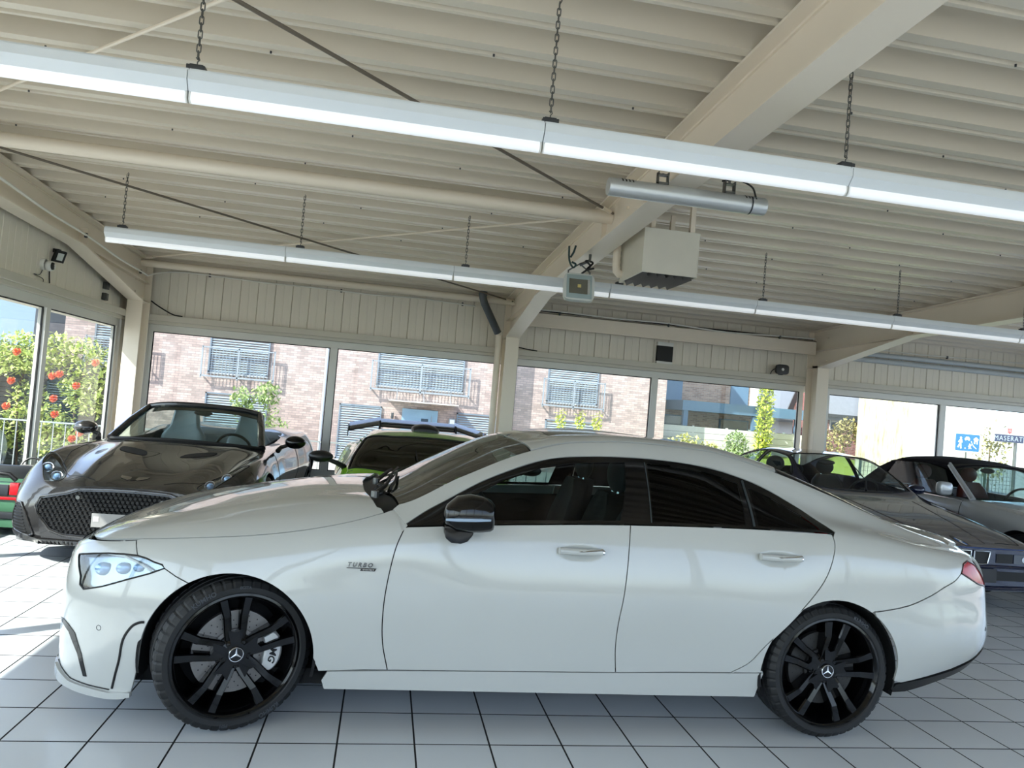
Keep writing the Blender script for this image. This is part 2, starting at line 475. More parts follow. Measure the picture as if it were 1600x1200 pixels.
# ceiling: trapezoidal sheet, ribs along x
P = 0.36; prof = []
y = YF - 0.3
while y < YW + 0.3:
    for a, h in ((0, 0), (0.065, 0), (0.072, 0.028), (0.098, 0.028), (0.105, 0), (0.13, 0), (0.152, 0.20), (0.225, 0.20), (0.232, 0.19), (0.258, 0.19), (0.265, 0.20), (0.338, 0.20)):
        prof.append((y + a, ROOF_Z(y + a) + h))
    y += P
cb = MB(); n = len(prof)
V = [(XL - 0.3, a, z) for a, z in prof] + [(XR + 0.3, a, z) for a, z in prof]
cb.add(V, [(i, i + 1, n + i + 1, n + i) for i in range(n - 1)])
top = [(XL - 0.3, YF - 0.3, ROOF_Z(YF) + 0.3), (XR + 0.3, YF - 0.3, ROOF_Z(YF) + 0.3), (XR + 0.3, YW + 0.3, ROOF_Z(YW) + 0.3), (XL - 0.3, YW + 0.3, ROOF_Z(YW) + 0.3)]
ceil_o = struct(cb.obj('ceiling', M_DECK, smooth=0, fix=False))
MB().add(top, [(0, 1, 2, 3)]).obj('roof_membrane', mat('roof felt', '6a6a68', 0.9), ceil_o)
# roof screws on the low ribs
scr = MB()
for k in range(6, 32):
    yy = YF - 0.3 + P * k + 0.09
    for x in np.arange(-2.3 + (k * 7 % 5) * 0.4, 9, 2.1): scr.cyl((x, yy, ROOF_Z(yy)), (x, yy, ROOF_Z(yy) - 0.012), 0.006, 6)
tag(scr.obj('roof_screws', M_DGREY, ceil_o, smooth=0, fix=False), kind='stuff')

# steel frames: columns and haunched roof beams
def frame(xc, name_l, name_b):
    c = MB()
    c.span((xc - 0.1, 7.29, 0), (xc + 0.1, 7.304, 2.62)); c.span((xc - 0.1, 7.60, 0), (xc + 0.1, 7.614, 3.16)); c.span((xc - 0.006, 7.30, 0), (xc + 0.006, 7.60, 2.62))
    c.span((xc - 0.1, 7.30, 2.56), (xc + 0.1, 7.60, 2.572))
    co = c.obj('steel_column', M_STEEL, smooth=0, bevel=0.003, seg=1); tag(co, name_l, 'column', kind='structure')
    MB().span((xc - 0.13, 7.25, 0), (xc + 0.13, 7.65, 0.02)).obj('base_plate', M_STEEL, co)
    b = MB(); zt = lambda y: ROOF_Z(y) - 0.004; zb = lambda y: ROOF_Z(y) - 0.345
    yk, ye, ze = 5.3, 7.3, 2.57
    web = [(YF, zb(YF)), (yk, zb(yk)), (ye, ze), (7.6, ze), (7.6, zt(7.6)), (YF, zt(YF))]
    b.prism([(p[0], p[1]) for p in web], 0.012, (xc - 0.006, 0, 0), 'yz')
    for (p, q) in (((YF, zt(YF)), (7.62, zt(7.62))), ((YF, zb(YF)), (yk, zb(yk))), ((yk, zb(yk)), (ye, ze))):
        b.bar((xc, p[0], p[1] - (0.008 if p[1] > 3.15 and q[1] > 3.1 else -0.008)), (xc, q[0], q[1] - (0.008 if p[1] > 3.15 and q[1] > 3.1 else -0.008)), 0.2, 0.016)
    # continuing lower flange line of the rolled beam behind the haunch
    b.bar((xc, yk, zb(yk) + 0.008), (xc, 7.6, zb(7.6) + 0.008), 0.16, 0.012)
    bo = b.obj('steel_beam', M_STEEL, smooth=0); tag(bo, name_b, 'beam', kind='structure')
    # root fillets, stiffeners, bolts
    f = MB()
    for s in (-1, 1):
        f.bar((xc + s * 0.012, YF, zt(YF) - 0.022), (xc + s * 0.012, 7.5, zt(7.5) - 0.022), 0.016, 0.016)
        f.bar((xc + s * 0.012, YF, zb(YF) + 0.022), (xc + s * 0.012, yk, zb(yk) + 0.022), 0.016, 0.016)
        f.span((xc + s * 0.006, yk - 0.006, zb(yk)), (xc + s * 0.095, yk + 0.006, zb(yk) + 0.2))
        f.span((xc + s * 0.006, 2.70, zb(2.7)), (xc + s * 0.05, 2.71, zt(2.7)))
    f.obj('stiffener', M_STEEL, bo, smooth=0)
    g = MB()
    for s in (-1, 1):
        for (yy, z) in ((1.75, 3.2), (2.1, 3.18), (2.2, 3.1), (7.2, 3.05), (7.2, 2.85), (7.2, 2.68)): g.cyl((xc + s * 0.006, yy, z), (xc + s * 0.03, yy, z), 0.012, 6)
    tag(g.obj('bolts', M_STEEL, bo, smooth=0), kind='stuff')
frame(-2.87, 'white steel corner column between the two window walls', 'white roof beam with a sloping haunch above the side windows')
frame(2.34, 'white steel column carrying the middle beam, dark drain pipe beside it', 'large white roof beam crossing above the white coupe, fan heater hung beside it')
frame(7.34, 'white steel column behind the dark blue coupe', 'white roof beam with haunch above the dark blue coupe')
frame(12.35, 'white steel column in the next bay past the silver convertible', 'white roof beam beyond the silver convertible')

# window wall: cladding boards over a ledge, glazing under it
def boards(parent, axis, a0, a1, fixed, z0, z1, face):
    pitch = 0.2425; k = 0; a = a0
    bm_ = {}
    while a < a1 - 0.02:
        w = min(pitch, a1 - a); g = 0.007 if k % 4 == 0 else 0.003
        key = (round(w, 4), g)
        if key not in bm_:
            B = MB(); e = 0.006
            # shallow raised board with slanted edges and a faint centre groove
            pr = [(g / 2, 0.0), (g / 2, 0.022), (g / 2 + e, 0.03), (w / 2 - 0.008, 0.03), (w / 2, 0.0275), (w / 2 + 0.008, 0.03), (w - g / 2 - e, 0.03), (w - g / 2, 0.022), (w - g / 2, 0.0)]
            if w < 0.05: pr = [(g / 2, 0.0), (g / 2, 0.03), (w - g / 2, 0.03), (w - g / 2, 0)]
            n = len(pr)
            if axis == 'x': V = [(p, -q, z0) for p, q in pr] + [(p, -q, z1) for p, q in pr]
            else: V = [(q, p, z0) for p, q in pr] + [(q, p, z1) for p, q in pr]
            B.add(V, [(i, i + 1, n + i + 1, n + i) for i in range(n - 1)] + [tuple(range(n)), tuple(range(2 * n - 1, n - 1, -1))])
            bm_[key] = B.mesh('board', M_BOARD, smooth=0)
        link('board', bm_[key], parent, (a, fixed, 0) if axis == 'x' else (fixed, a, 0))
        a += pitch; k += 1
wb_ = struct(MB().span((XL - 0.2, YW, 2.2), (XR + 0.2, YW + 0.2, 3.42)).span((XL - 0.2, YW, -0.25), (XR + 0.2, YW + 0.15, 0.22)).obj('wall_back', M_BOARD, smooth=0))
boards(wb_, 'x', XL + 0.03, 12.2, YW, 2.40, 3.30, 1)
wl_ = struct(MB().span((XL - 0.2, YF, 2.2), (XL, YW, 3.6)).span((XL - 0.15, YF, -0.25), (XL, YW, 0.22)).obj('wall_left', M_BOARD, smooth=0))
boards(wl_, 'y', 1.0, YW - 0.02, XL, 2.40, 3.32, 1)
lf = MB(); lf.span((XL, YF, 3.38), (XR, YF - 0.2, 4.1)); lf.span((XL, YF, -0.2), (XR, YF - 0.2, 0.22)); struct(lf.obj('wall_front', M_BOARD, smooth=0))
rf_ = MB(); rf_.span((XR, YF, 3.0), (XR + 0.2, YW, 3.6)); struct(rf_.obj('wall_right', M_BOARD, smooth=0))
# ledges above the glazing
def ledge(name, p, q, axis):
    b = MB()
    if axis == 'x':
        b.span((p, YW - 0.15, 2.345), (q, YW + 0.02, 2.43)); b.span((p, YW - 0.11, 2.30), (q, YW + 0.02, 2.345)); 
    else:
        b.span((XL, p, 2.345), (XL + 0.13, q, 2.43)); b.span((XL, p, 2.30), (XL + 0.09, q, 2.345))
    struct(b.obj(name, M_TRIM, smooth=0, bevel=0.006))
ledge('trim_1', XL, XR, 'x'); ledge('trim_2', YF, YW, 'y')
def glazing(name, axis, a0, a1, fixed, cuts, z0=0.22, z1=2.30, jamb=0.07):
    f = MB(); d = 0.07
    def sp(a, b, zA, zB, t=d, o=0):
        if axis == 'x': f.span((a, fixed - t / 2 + o, zA), (b, fixed + t / 2 + o, zB))
        else: f.span((fixed - t / 2 + o, a, zA), (fixed + t / 2 + o, b, zB))
    sp(a0, a1, z1 - 0.10, z1); sp(a0, a1, z0, z0 + 0.17); sp(a0, a0 + jamb, z0 + .17, z1 - .1); sp(a1 - jamb, a1, z0 + .17, z1 - .1)
    w = struct(f.obj(name, M_FRAME, smooth=0, bevel=0.004))
    edges = [a0 + jamb] + [c for c in cuts] + [a1 - jamb]
    for c in cuts:
        m = MB()
        if axis == 'x': m.span((c - 0.052, fixed - 0.05, z0 + .17), (c + 0.052, fixed + 0.035, z1 - .1))
        else: m.span((fixed - 0.035, c - 0.05, z0 + .17), (fixed + 0.05, c + 0.05, z1 - .1))
        m.obj('mullion', M_FRAME, w, smooth=0, bevel=0.004)
    for i in range(len(edges) - 1):
        lo = edges[i] + (0.052 if i else 0); hi = edges[i + 1] - (0.052 if i < len(edges) - 2 else 0)
        g = MB(); k = MB()
        if axis == 'x':
            g.span((lo, fixed + 0.0, z0 + .17), (hi, fixed + 0.006, z1 - .1))
            for a, b in ((lo, lo + .012), (hi - .012, hi)): k.span((a, fixed - .02, z0 + .17), (b, fixed - .004, z1 - .1))
            k.span((lo, fixed - .02, z1 - .112), (hi, fixed - .004, z1 - .1)); k.span((lo, fixed - .02, z0 + .17), (hi, fixed - .004, z0 + .182))
        else:
            g.span((fixed - 0.006, lo, z0 + .17), (fixed, hi, z1 - .1))
            for a, b in ((lo, lo + .014), (hi - .014, hi)): k.span((fixed + .004, a, z0 + .17), (fixed + .02, b, z1 - .1))
            k.span((fixed + .004, lo, z1 - .112), (fixed + .02, hi, z1 - .1)); k.span((fixed + .004, lo, z0 + .17), (fixed + .02, hi, z0 + .182))
        g.obj('pane', M_WINGL, w, smooth=0); k.obj('gasket', M_BLACK, w, smooth=0)
glazing('window_1', 'x', -2.82, 2.42, YW + 0.02, [-0.23])
glazing('window_2', 'x', 2.45, 7.32, YW + 0.02, [4.75])
glazing('window_3', 'x', 7.74, 12.3, YW + 0.02, [9.90], jamb=0.05)
glazing('window_4', 'y', YF, 7.37, XL + 0.0, [-4.78, -2.28, 0.22, 2.72, 5.22], jamb=0.09)
glazing('window_added_front', 'x', XL, XR, YF - 0.05, [-0.5, 2.1, 4.7, 7.3, 9.9], z1=3.40)  # unseen glass front, its size and place set to brighten the room
glazing('window_added_right', 'y', YF, YW, XR, [-3.8, -1.1, 1.6, 4.3], z1=3.05)  # unseen glazed side, added to bring daylight onto the right-hand floor
# corner infill post beside the left column
struct(MB().span((XL - 0.04, 7.37, 0), (XL + 0.06, YW + 0.02, 2.4)).span((-3.05, YW - 0.02, 0), (-2.80, YW + 0.06, 2.4)).obj('trim_3', M_FRAME, smooth=0, bevel=0.004))

# ------------------------------------------------------------------ steelwork between the frames
def tubular(name, label, cat, p, q, r, m=M_STEEL, n=20):
    o = MB().cyl(p, q, r, n).obj(name, m); tag(o, label, cat); return o
tubular('strut_tube', 'thick white tubular strut spanning the first bay under the ceiling', 'strut', (-2.86, 2.55, 3.21), (2.33, 2.55, 3.21), 0.055)
tubular('strut_tube', 'white tubular strut running along the top of the window wall', 'strut', (-2.86, 7.38, 3.10), (2.33, 7.38, 3.10), 0.05)
t = MB(); t.span((2.46, 7.38, 2.78), (7.24, 7.40, 3.0)); t.span((2.46, 7.38, 2.78), (7.24, 7.46, 2.80)); t.span((2.46, 7.38, 2.98), (7.24, 7.46, 3.0)); t.span((2.46, 7.372, 2.80), (7.24, 7.38, 2.83))
tag(t.obj('wall_rail', M_STEEL, smooth=0, bevel=0.003), 'white channel rail along the wall behind the green car, cable on top', 'rail', kind='structure')
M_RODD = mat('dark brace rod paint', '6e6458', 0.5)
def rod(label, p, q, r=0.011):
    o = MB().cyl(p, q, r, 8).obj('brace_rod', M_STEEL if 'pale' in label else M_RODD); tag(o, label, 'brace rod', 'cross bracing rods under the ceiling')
    d = (Vector(q) - Vector(p)).normalized()
    for e, s in ((p, 1), (q, -1)): MB().cyl(Vector(e) + d * s * 0.05, Vector(e) + d * s * 0.17, r * 1.7, 8).obj('turnbuckle', M_STEEL, o)
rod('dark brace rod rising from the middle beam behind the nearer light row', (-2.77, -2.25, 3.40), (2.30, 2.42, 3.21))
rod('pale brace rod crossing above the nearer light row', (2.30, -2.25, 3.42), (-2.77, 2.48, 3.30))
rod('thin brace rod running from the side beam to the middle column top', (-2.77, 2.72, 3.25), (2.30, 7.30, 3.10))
rod('thin pale brace rod between the corner column top and the middle beam', (2.30, 2.66, 3.25), (-2.76, 7.22, 3.15))

# ------------------------------------------------------------------ strip lights on chains
M_STRIP = mat('strip light housing paint', 'dde2e6', 0.35, var=0.02)
M_TUBE = mat('strip light diffuser', 'f4f7fa', 0.3, var=0.01, emit=0.07)
def light_row(label, x0, nseg, yc, z, L=1.52):
    root = thing('strip_light', label, 'light', (x0, yc, z), 0, 'suspended strip light rows')
    hb = None
    for k in range(nseg):
        a = k * L + 0.002; b = (k + 1) * L - 0.002
        h = MB(); pr = [(-0.038, 0.10), (0.038, 0.10), (0.038, 0.090), (0.056, 0.087), (0.056, 0.048), (0.024, 0.010), (-0.024, 0.010), (-0.056, 0.048), (-0.056, 0.087), (-0.038, 0.090)]
        h.prism([(p, q) for p, q in pr], b - a, (a, 0, 0), 'yz')
        o = h.obj('housing', M_STRIP, root, smooth=20)
        tb = MB(); pr = [(0.026 * math.cos(t), -0.010 + 0.024 * math.sin(t)) for t in np.linspace(PI, 2 * PI, 11)]
        pr = [(-0.026, 0.008)] + pr + [(0.026, 0.008)]
        tb.prism(pr[::-1], b - a - 0.02, (a + 0.01, 0, 0), 'yz'); tb.obj('diffuser', M_TUBE, root, smooth=40)
        for q in (a + 0.004, b - 0.004): MB().prism([(p * 0.9, w) for p, w in pr[::-1]], 0.005, (q - 0.0025, 0, 0), 'yz').obj('end_cap', M_WHITEPL, root, smooth=0)
    return root
r1 = light_row('nearer row of white strip lights hung on chains across the ceiling', -3.35 - 0.02, 9, -0.17, 2.745)
r2 = light_row('farther row of white strip lights hung on chains, its open end by the corner', -1.93, 8, 3.48, 2.72)
ln = MB()
def stadium(L, w, r, plane):
    pts = []
    for k in range(8):
        a = PI * k / 7; pts.append((w * math.cos(a), L / 2 + w * math.sin(a)))
    for k in range(8):
        a = PI + PI * k / 7; pts.append((w * math.cos(a), -L / 2 + w * math.sin(a)))
    return [(p, 0, q) if plane else (0, p, q) for p, q in pts]
LINK = [MB().tube(stadium(0.022, 0.008, 0, k), 0.0027, 6, closed=True).mesh('link', M_GALV) for k in (0, 1)]
def chain(x, y, z0, z1, label, near):
    c = thing('hanging_chain', label, 'chain', (x, y, z0), 0, 'chains holding the strip lights')
    b = MB(); b.box((0, 0, 0.012), (0.075, 0.05, 0.024)); b.box((0, 0, 0.027), (0.055, 0.03, 0.008)); b.obj('bracket', M_DGREY, c, bevel=0.003)
    MB().tube([(0, 0, 0.028), (0, 0, 0.045), (0.008, 0, 0.055), (0.004, 0, 0.066), (-0.008, 0, 0.062)], 0.003, 6).obj('hook', M_GALV, c)
    z = 0.075; k = 0; st = MB(); H = z1 - z0
    while z < H:
        if near: link('link', LINK[k % 2], c, (0, 0, z))
        else:
            q = MB().tube(stadium(0.022, 0.008, 0, k % 2), 0.0027, 5, closed=True); st.add([(p[0], p[1], p[2] + z) for p in q.v], q.f)
        z += 0.030; k += 1
    if not near: tag(st.obj('chain_links', M_GALV, c, fix=False), kind='stuff')
    MB().tube([(0, 0, H - 0.02), (0.01, 0, H), (0, 0, H + 0.012)], 0.003, 6).obj('hook', M_GALV, c)
words_ = ['first', 'second', 'third', 'fourth', 'fifth', 'sixth']
for k, x in enumerate((-0.31, 1.22, 2.70)):
    chain(x, -0.17, 2.845, ROOF_Z(-0.17) - 0.01, ['chain holding the nearer light row, one near the crossing brace rods', 'chain holding the nearer light row, middle of its three chains in view', 'chain holding the nearer light row, the one past the big roof beam'][k], True)
chl = ['chain at the open end of the farther light row', 'second chain of the farther light row, between two brace rods', 'third chain of the farther light row, above the drain pipe', 'chain of the farther light row behind the fan heater', 'chain of the farther light row just past the fan heater', 'chain of the farther light row next before the far beam', 'chain of the farther light row in front of the far beam']
for k in range(7): chain(-1.80 + 1.508 * k, 3.48, 2.82, ROOF_Z(3.48) - 0.01, chl[k], False)

# ------------------------------------------------------------------ fan heater, tube heater, floodlight
h = thing('fan_heater', 'white box fan heater with open louvres hung beside the middle roof beam', 'heater', (2.79, 2.62, 2.74))
b = MB(); W, D, Hh, tck = 0.48, 0.60, 0.37, 0.012
b.span((-W / 2, -D / 2, 0), (-W / 2 + tck, D / 2, Hh)); b.span((W / 2 - tck, -D / 2, 0), (W / 2, D / 2, Hh)); b.span((-W / 2, -D / 2, 0), (W / 2, -D / 2 + tck, Hh)); b.span((-W / 2, D / 2 - tck, 0), (W / 2, D / 2, Hh)); b.span((-W / 2, -D / 2, Hh - tck), (W / 2, D / 2, Hh))
b.obj('casing', mat('heater enamel', 'd9d5c8', 0.4), h, bevel=0.004)
for k in range(6):
    x = -W / 2 + 0.05 + k * 0.076
    MB().box((x, 0, 0.005), (0.062, D - 0.05, 0.003), (0, math.radians(62), 0)).obj('louvre', mat('dark louvre', '2b2a2a', .5), h)
MB().span((-W / 2 + .02, -D / 2 + .02, 0.12), (W / 2 - .02, D / 2 - .02, 0.13)).obj('heat_exchanger', M_BLACK, h)
for (x, y) in ((-0.14, -0.2), (0.18, -0.26), (0.2, 0.25), (-0.14, 0.25)):
    MB().span((x - 0.02, y - 0.02, Hh), (x + 0.02, y + 0.02, ROOF_Z(2.62 + y) - 2.74 + 0.05)).obj('hanger', M_STEEL, h)
MB().tube([(-W / 2 - 0.05, 0.26, 0.62)] + [(-W / 2 - 0.05, 0.26, 0.4), (-W / 2 - 0.05, 0.26, 0.14), (-W / 2 - 0.045, 0.26, 0.095), (-W / 2 - 0.02, 0.26, 0.07), (-W / 2 + 0.02, 0.26, 0.068)], 0.035, 14).obj('supply_pipe', M_STEEL, h)
h = thing('tube_heater', 'silver cylindrical infrared heater tube hung under the middle beam', 'heater', (2.33, 0.90, 2.945))
MS = mat('brushed aluminium', 'cfd2d4', 0.32, 0.55, var=0.08, scale=20, stretch=(0.3, 12, 12))
pr = [(0.0, -0.515), (0.052, -0.515), (0.056, -0.505), (0.056, 0.505), (0.052, 0.515), (0.0, 0.515)]
MB().lathe([(r, a) for r, a in pr], 28, axis='x').obj('shell', MS, h, smooth=30)
for e in (-1, 1):
    for k in range(4):
        MB().lathe([(0.0572, e * (0.37 + 0.022 * k) - 0.004), (0.0572, e * (0.37 + 0.022 * k) + 0.004)], 14, axis='x', a0=math.radians(15), a1=math.radians(150)).obj('vent_slot', M_BLACK, h)
MB().lathe([(0.0575, 0.405), (0.0575, 0.415)], 28, axis='x').obj('joint_ring', M_DGREY, h)
for x in (-0.17, 0.27):
    b = MB(); b.span((x - 0.035, -0.02, 0.05), (x + 0.035, 0.02, 0.066)); b.span((x - 0.035, -0.02, 0.05), (x - 0.029, 0.02, 0.13)); b.span((x + 0.029, -0.02, 0.05), (x + 0.035, 0.02, 0.13)); b.span((x - 0.035, -0.02, 0.11), (x + 0.035, 0.02, 0.118))
    b.span((x - 0.006, -0.006, 0.118), (x + 0.006, 0.006, 0.46 if x > 0 else 0.125)); b.obj('hanger', M_GALV, h)
MB().tube(cr([(0.22, 0, 0.13), (0.32, 0, 0.15), (0.42, 0, 0.12), (0.455, 0, 0.055)], 6), 0.006, 8).obj('power_cable', M_BLACK, h)
h = thing('floodlight', 'white square LED floodlight hanging under the middle beam', 'floodlight', (2.205, 3.0, 2.67))
fl_rot = (math.radians(-14), 0, math.radians(-4))
hb = MB(); hb.prism([(x * 0.14 + sx, z * 0.13 + sz) for x, z, sx, sz in [(c * 1.0, s * 1.0, 0, 0) for c, s in [(math.copysign(abs(math.cos(a)) ** 0.35, math.cos(a)), math.copysign(abs(math.sin(a)) ** 0.35, math.sin(a))) for a in np.linspace(0, 2 * PI, 33)[:-1]]]], 0.05, (0, -0.02, 0), 'xz')
fo = hb.obj('housing', mat('floodlight enamel', 'cfd2cf', 0.4), h, bevel=0.004); fo.rotation_euler = fl_rot
q = MB(); q.span((-0.115, -0.0235, -0.112), (0.115, -0.0205, 0.112)); q.obj('front_rim', mat('floodlight rim', '9fb0b2', 0.3), fo, bevel=0.003)
rr = MB(); rr.add([(-0.092, -0.026, -0.07), (0.092, -0.026, -0.07), (0.092, -0.026, 0.07), (-0.092, -0.026, 0.07), (-0.045, -0.0245, -0.03), (0.045, -0.0245, -0.03), (0.045, -0.0245, 0.03), (-0.045, -0.0245, 0.03)], [(0, 1, 5, 4), (1, 2, 6, 5), (2, 3, 7, 6), (3, 0, 4, 7), (4, 5, 6, 7)])
rr.obj('reflector', mat('reflector metal', '8b8d86', 0.25, 0.8), fo, smooth=0)
MB().span((-0.016, -0.030, -0.012), (0.016, -0.026, 0.018)).obj('led_chip', mat('led chip', 'c8b878', 0.4), fo)
MB().span((0.074, -0.032, -0.07), (0.096, -0.027, 0.07)).obj('glint_strip', mat('painted glint metal', 'd5d8d8', 0.2, 0.7), fo)  # a glint on the reflector, laid on as a bright strip
MB().tube([(-0.10, 0.03, 0.0), (-0.10, 0.03, 0.15), (0, 0.03, 0.22), (0.10, 0.03, 0.15), (0.10, 0.03, 0.0)], 0.008, 8).obj('bracket', M_GALV, h)
MB().tube([(0.0, 0.03, 0.21), (0.09, 0.03, 0.26), (0.09, 0.03, 0.325)], 0.014, 8).obj('hanger', M_GALV, h)
c_ = MB(); c_.tube(cr([(0.02, 0.02, 0.13), (0.09, 0.0, 0.20), (0.05, 0.02, 0.25), (0.12, 0.03, 0.24), (0.06, 0.0, 0.17), (0.13, 0.02, 0.19)], 8), 0.009, 8); c_.obj('cable_coil', M_BLKPL, h)
c_ = MB(); c_.tube(cr([(-0.12, -0.01, 0.36), (-0.115, -0.01, 0.27), (-0.10, -0.01, 0.21), (-0.07, -0.02, 0.17), (-0.05, -0.02, 0.20), (-0.085, -0.01, 0.22)], 8), 0.009, 8); c_.tube(cr([(-0.06, -0.01, 0.37), (-0.075, -0.01, 0.31), (-0.10, -0.01, 0.26)], 6), 0.009, 8)
c_.obj('cable_ends', mat('dark teal cable', '1d3a3a', 0.5), h)

# ------------------------------------------------------------------ drain pipe, conduits, cables, small wall fittings
d = MB(); d.tube([(1.84, 7.24, 3.19), (1.84, 7.24, 3.14)] + cr([(1.845, 7.24, 3.10), (1.875, 7.25, 3.02)], 3) + [(2.13, 7.42, 2.63)], 0.055, 18)
dp = d.obj('drain_pipe', mat('grey drain plastic', '50565c', 0.4)); tag(dp, 'dark grey drain pipe slanting down beside the middle column', 'pipe')
MB().cyl((1.84, 7.24, 3.13), (1.84, 7.24, 3.19), 0.064, 18).obj('collar', mat('grey drain plastic', '50565c'), dp)
dq = MB().cyl((2.16, 7.45, 0.0), (2.16, 7.45, 2.60), 0.05, 18).obj('downpipe', M_STEEL); tag(dq, 'white upright drain pipe against the middle column', 'pipe')
def cable(name, label, pts, r, m, clips=()):
    o = MB().tube(cr(pts, 6), r, 8).obj(name, m); tag(o, label, 'cable')
    for p in clips: MB().box(p, (0.025, 0.03, 0.05)).obj('clip', M_DGREY, o)
MCW = mat('white cable sheath', 'e6e4dd', 0.4)
cable('wall_cable', 'thin white cable sagging along the boards of the window wall', [(-2.74, 7.3, 2.92), (-2.70, 7.55, 3.0), (-2.55, 7.72, 3.06), (-2.2, 7.73, 3.075), (-1.3, 7.73, 3.05), (-0.55, 7.73, 3.055), (0.3, 7.73, 3.04), (0.9, 7.73, 3.06), (1.8, 7.73, 3.03)], 0.012, MCW, [(-2.05, 7.74, 3.07), (-0.2, 7.74, 3.05), (1.6, 7.74, 3.04)])
cable('beam_cable', 'white cable clipped along the side beam in the corner', [(-2.755, 2.4, 3.17), (-2.755, 3.4, 3.11), (-2.755, 4.3, 3.05), (-2.755, 5.25, 3.02), (-2.755, 6.2, 2.96), (-2.755, 6.9, 2.94), (-2.74, 7.3, 2.92)], 0.013, MCW, [(-2.76, 5.22, 3.02), (-2.76, 7.05, 2.93)])
cable('rail_cable', 'black and white cable lying along the top of the channel rail', [(2.5, 7.37, 3.03), (3.03, 7.37, 3.035), (3.9, 7.37, 3.02), (4.75, 7.37, 3.03), (5.7, 7.37, 2.99), (6.6, 7.37, 3.02), (7.2, 7.37, 3.03)], 0.012, MCW, [(3.03, 7.37, 3.0), (4.75, 7.37, 3.0), (6.6, 7.37, 3.0)])
cable('rail_cable', 'black cable behind the white one on the channel rail', [(2.5, 7.42, 3.03), (4, 7.42, 3.022), (5.6, 7.42, 3.018), (7.2, 7.42, 3.02)], 0.014, M_BLACK)
cable('corner_cable', 'short black cable drooping by the corner column above the ledge', [(-2.79, 7.70, 2.62), (-2.68, 7.71, 2.55), (-2.5, 7.72, 2.46), (-2.36, 7.72, 2.44)], 0.009, M_BLACK)
cable('corner_cable', 'short black cable drooping beside the middle column above the ledge', [(2.5, 7.70, 2.47), (2.66, 7.70, 2.45), (2.8, 7.70, 2.44)], 0.008, M_BLACK)
MCP = mat('grey blue conduit', 'bcc3c6', 0.45)
for k, (z, lab) in enumerate(((2.92, 'upper grey conduit along the wall above the silver convertible'), (2.82, 'lower grey conduit along the wall above the silver convertible'))):
    o = MB().cyl((7.46, 7.70, z), (12.25, 7.70, z), 0.042, 16).obj('conduit', MCP); tag(o, lab, 'pipe')
cable('conduit_cable', 'thin white cable strung above the grey conduits', [(7.5, 7.7, 3.0), (8.6, 7.7, 3.01), (9.3, 7.7, 3.0), (10.4, 7.7, 3.02), (12.2, 7.7, 3.05)], 0.010, MCW, [(9.85, 7.7, 3.0)])
bx = thing('wall_box', 'black box with pale ends fixed to the boards above the mullion', 'box', (4.86, 7.74, 2.41))
MB().span((-0.13, -0.03, 0.06), (0.13, 0.03, 0.31)).obj('body', M_BLACK, bx, bevel=0.006)
for z in (0.0, 0.305): MB().span((-0.13, -0.032, z), (0.13, 0.03, z + 0.06)).obj('end_strip', M_WHITEPL, bx, bevel=0.004)
hn = thing('horn_speaker', 'black horn loudspeaker standing on the ledge beside the far column', 'loudspeaker', (6.80, 7.62, 2.43))
MB().prism([(math.copysign(abs(math.cos(a)) ** .5, math.cos(a)) * 0.11, 0.085 + math.copysign(abs(math.sin(a)) ** .5, math.sin(a)) * 0.08) for a in np.linspace(0, 2 * PI, 25)[:-1]], 0.05, (0, -0.06, 0), 'xz').obj('horn', M_BLKPL, hn, bevel=0.01)
MB().lathe([(0.0, -0.075), (0.018, -0.072), (0.024, -0.06)], 14, (0, 0, 0.085), 'y').obj('phase_plug', M_WHITEPL, hn)
MB().tube([(-0.10, 0.0, 0.09), (-0.14, 0.02, 0.06), (-0.16, 0.04, 0.0)], 0.007, 8).obj('wire', M_BLACK, hn)
MB().span((-0.03, -0.02, 0.0), (0.03, 0.03, 0.02)).obj('foot', M_BLKPL, hn)
cm = thing('dome_camera', 'white dome security camera on the boards above the side windows', 'camera', (XL + 0.03, 5.0, 2.63))
MB().lathe([(0.0, 0.0), (0.062, 0.0), (0.062, 0.03), (0.055, 0.04)], 20, axis='x').obj('mount', M_WHITEPL, cm)
bb = MB().ball((0.075, 0, -0.01), 0.055, 18, 12).obj('dome', M_WHITEPL, cm); 
MB().lathe([(0.0, 0.128), (0.036, 0.122), (0.040, 0.108)], 18, (0, -0.02, -0.012), 'x').obj('lens', M_BLACK, cm)
MB().tube(cr([(0.01, 0.0, -0.06), (0.02, -0.08, -0.12), (0.02, -0.2, -0.13), (0.02, 0.0, -0.15), (0.02, 0.02, -0.19)], 6), 0.004, 6).obj('wire', M_DGREY, cm)
sp = thing('spotlight', 'small black outdoor spotlight on the boards with a hanging wire', 'spotlight', (XL + 0.03, 5.24, 2.82))
MB().span((0.0, -0.03, -0.02), (0.06, 0.03, 0.02)).obj('arm', M_BLACK, sp)
o = MB().box((0.10, 0, -0.03), (0.03, 0.13, 0.13)).obj('head', M_BLACK, sp, bevel=0.006); o.rotation_euler = (0, 0.35, -0.5)
o2 = MB().box((0.117, 0, -0.03), (0.004, 0.07, 0.08)).obj('lamp_glass', mat('lamp glass', 'cfd4d2', 0.2), o)
MB().tube(cr([(0.05, -0.02, -0.02), (0.02, -0.07, -0.10), (0.01, -0.08, -0.22), (0.01, -0.05, -0.36)], 6), 0.006, 6).obj('wire', M_BLACK, sp)
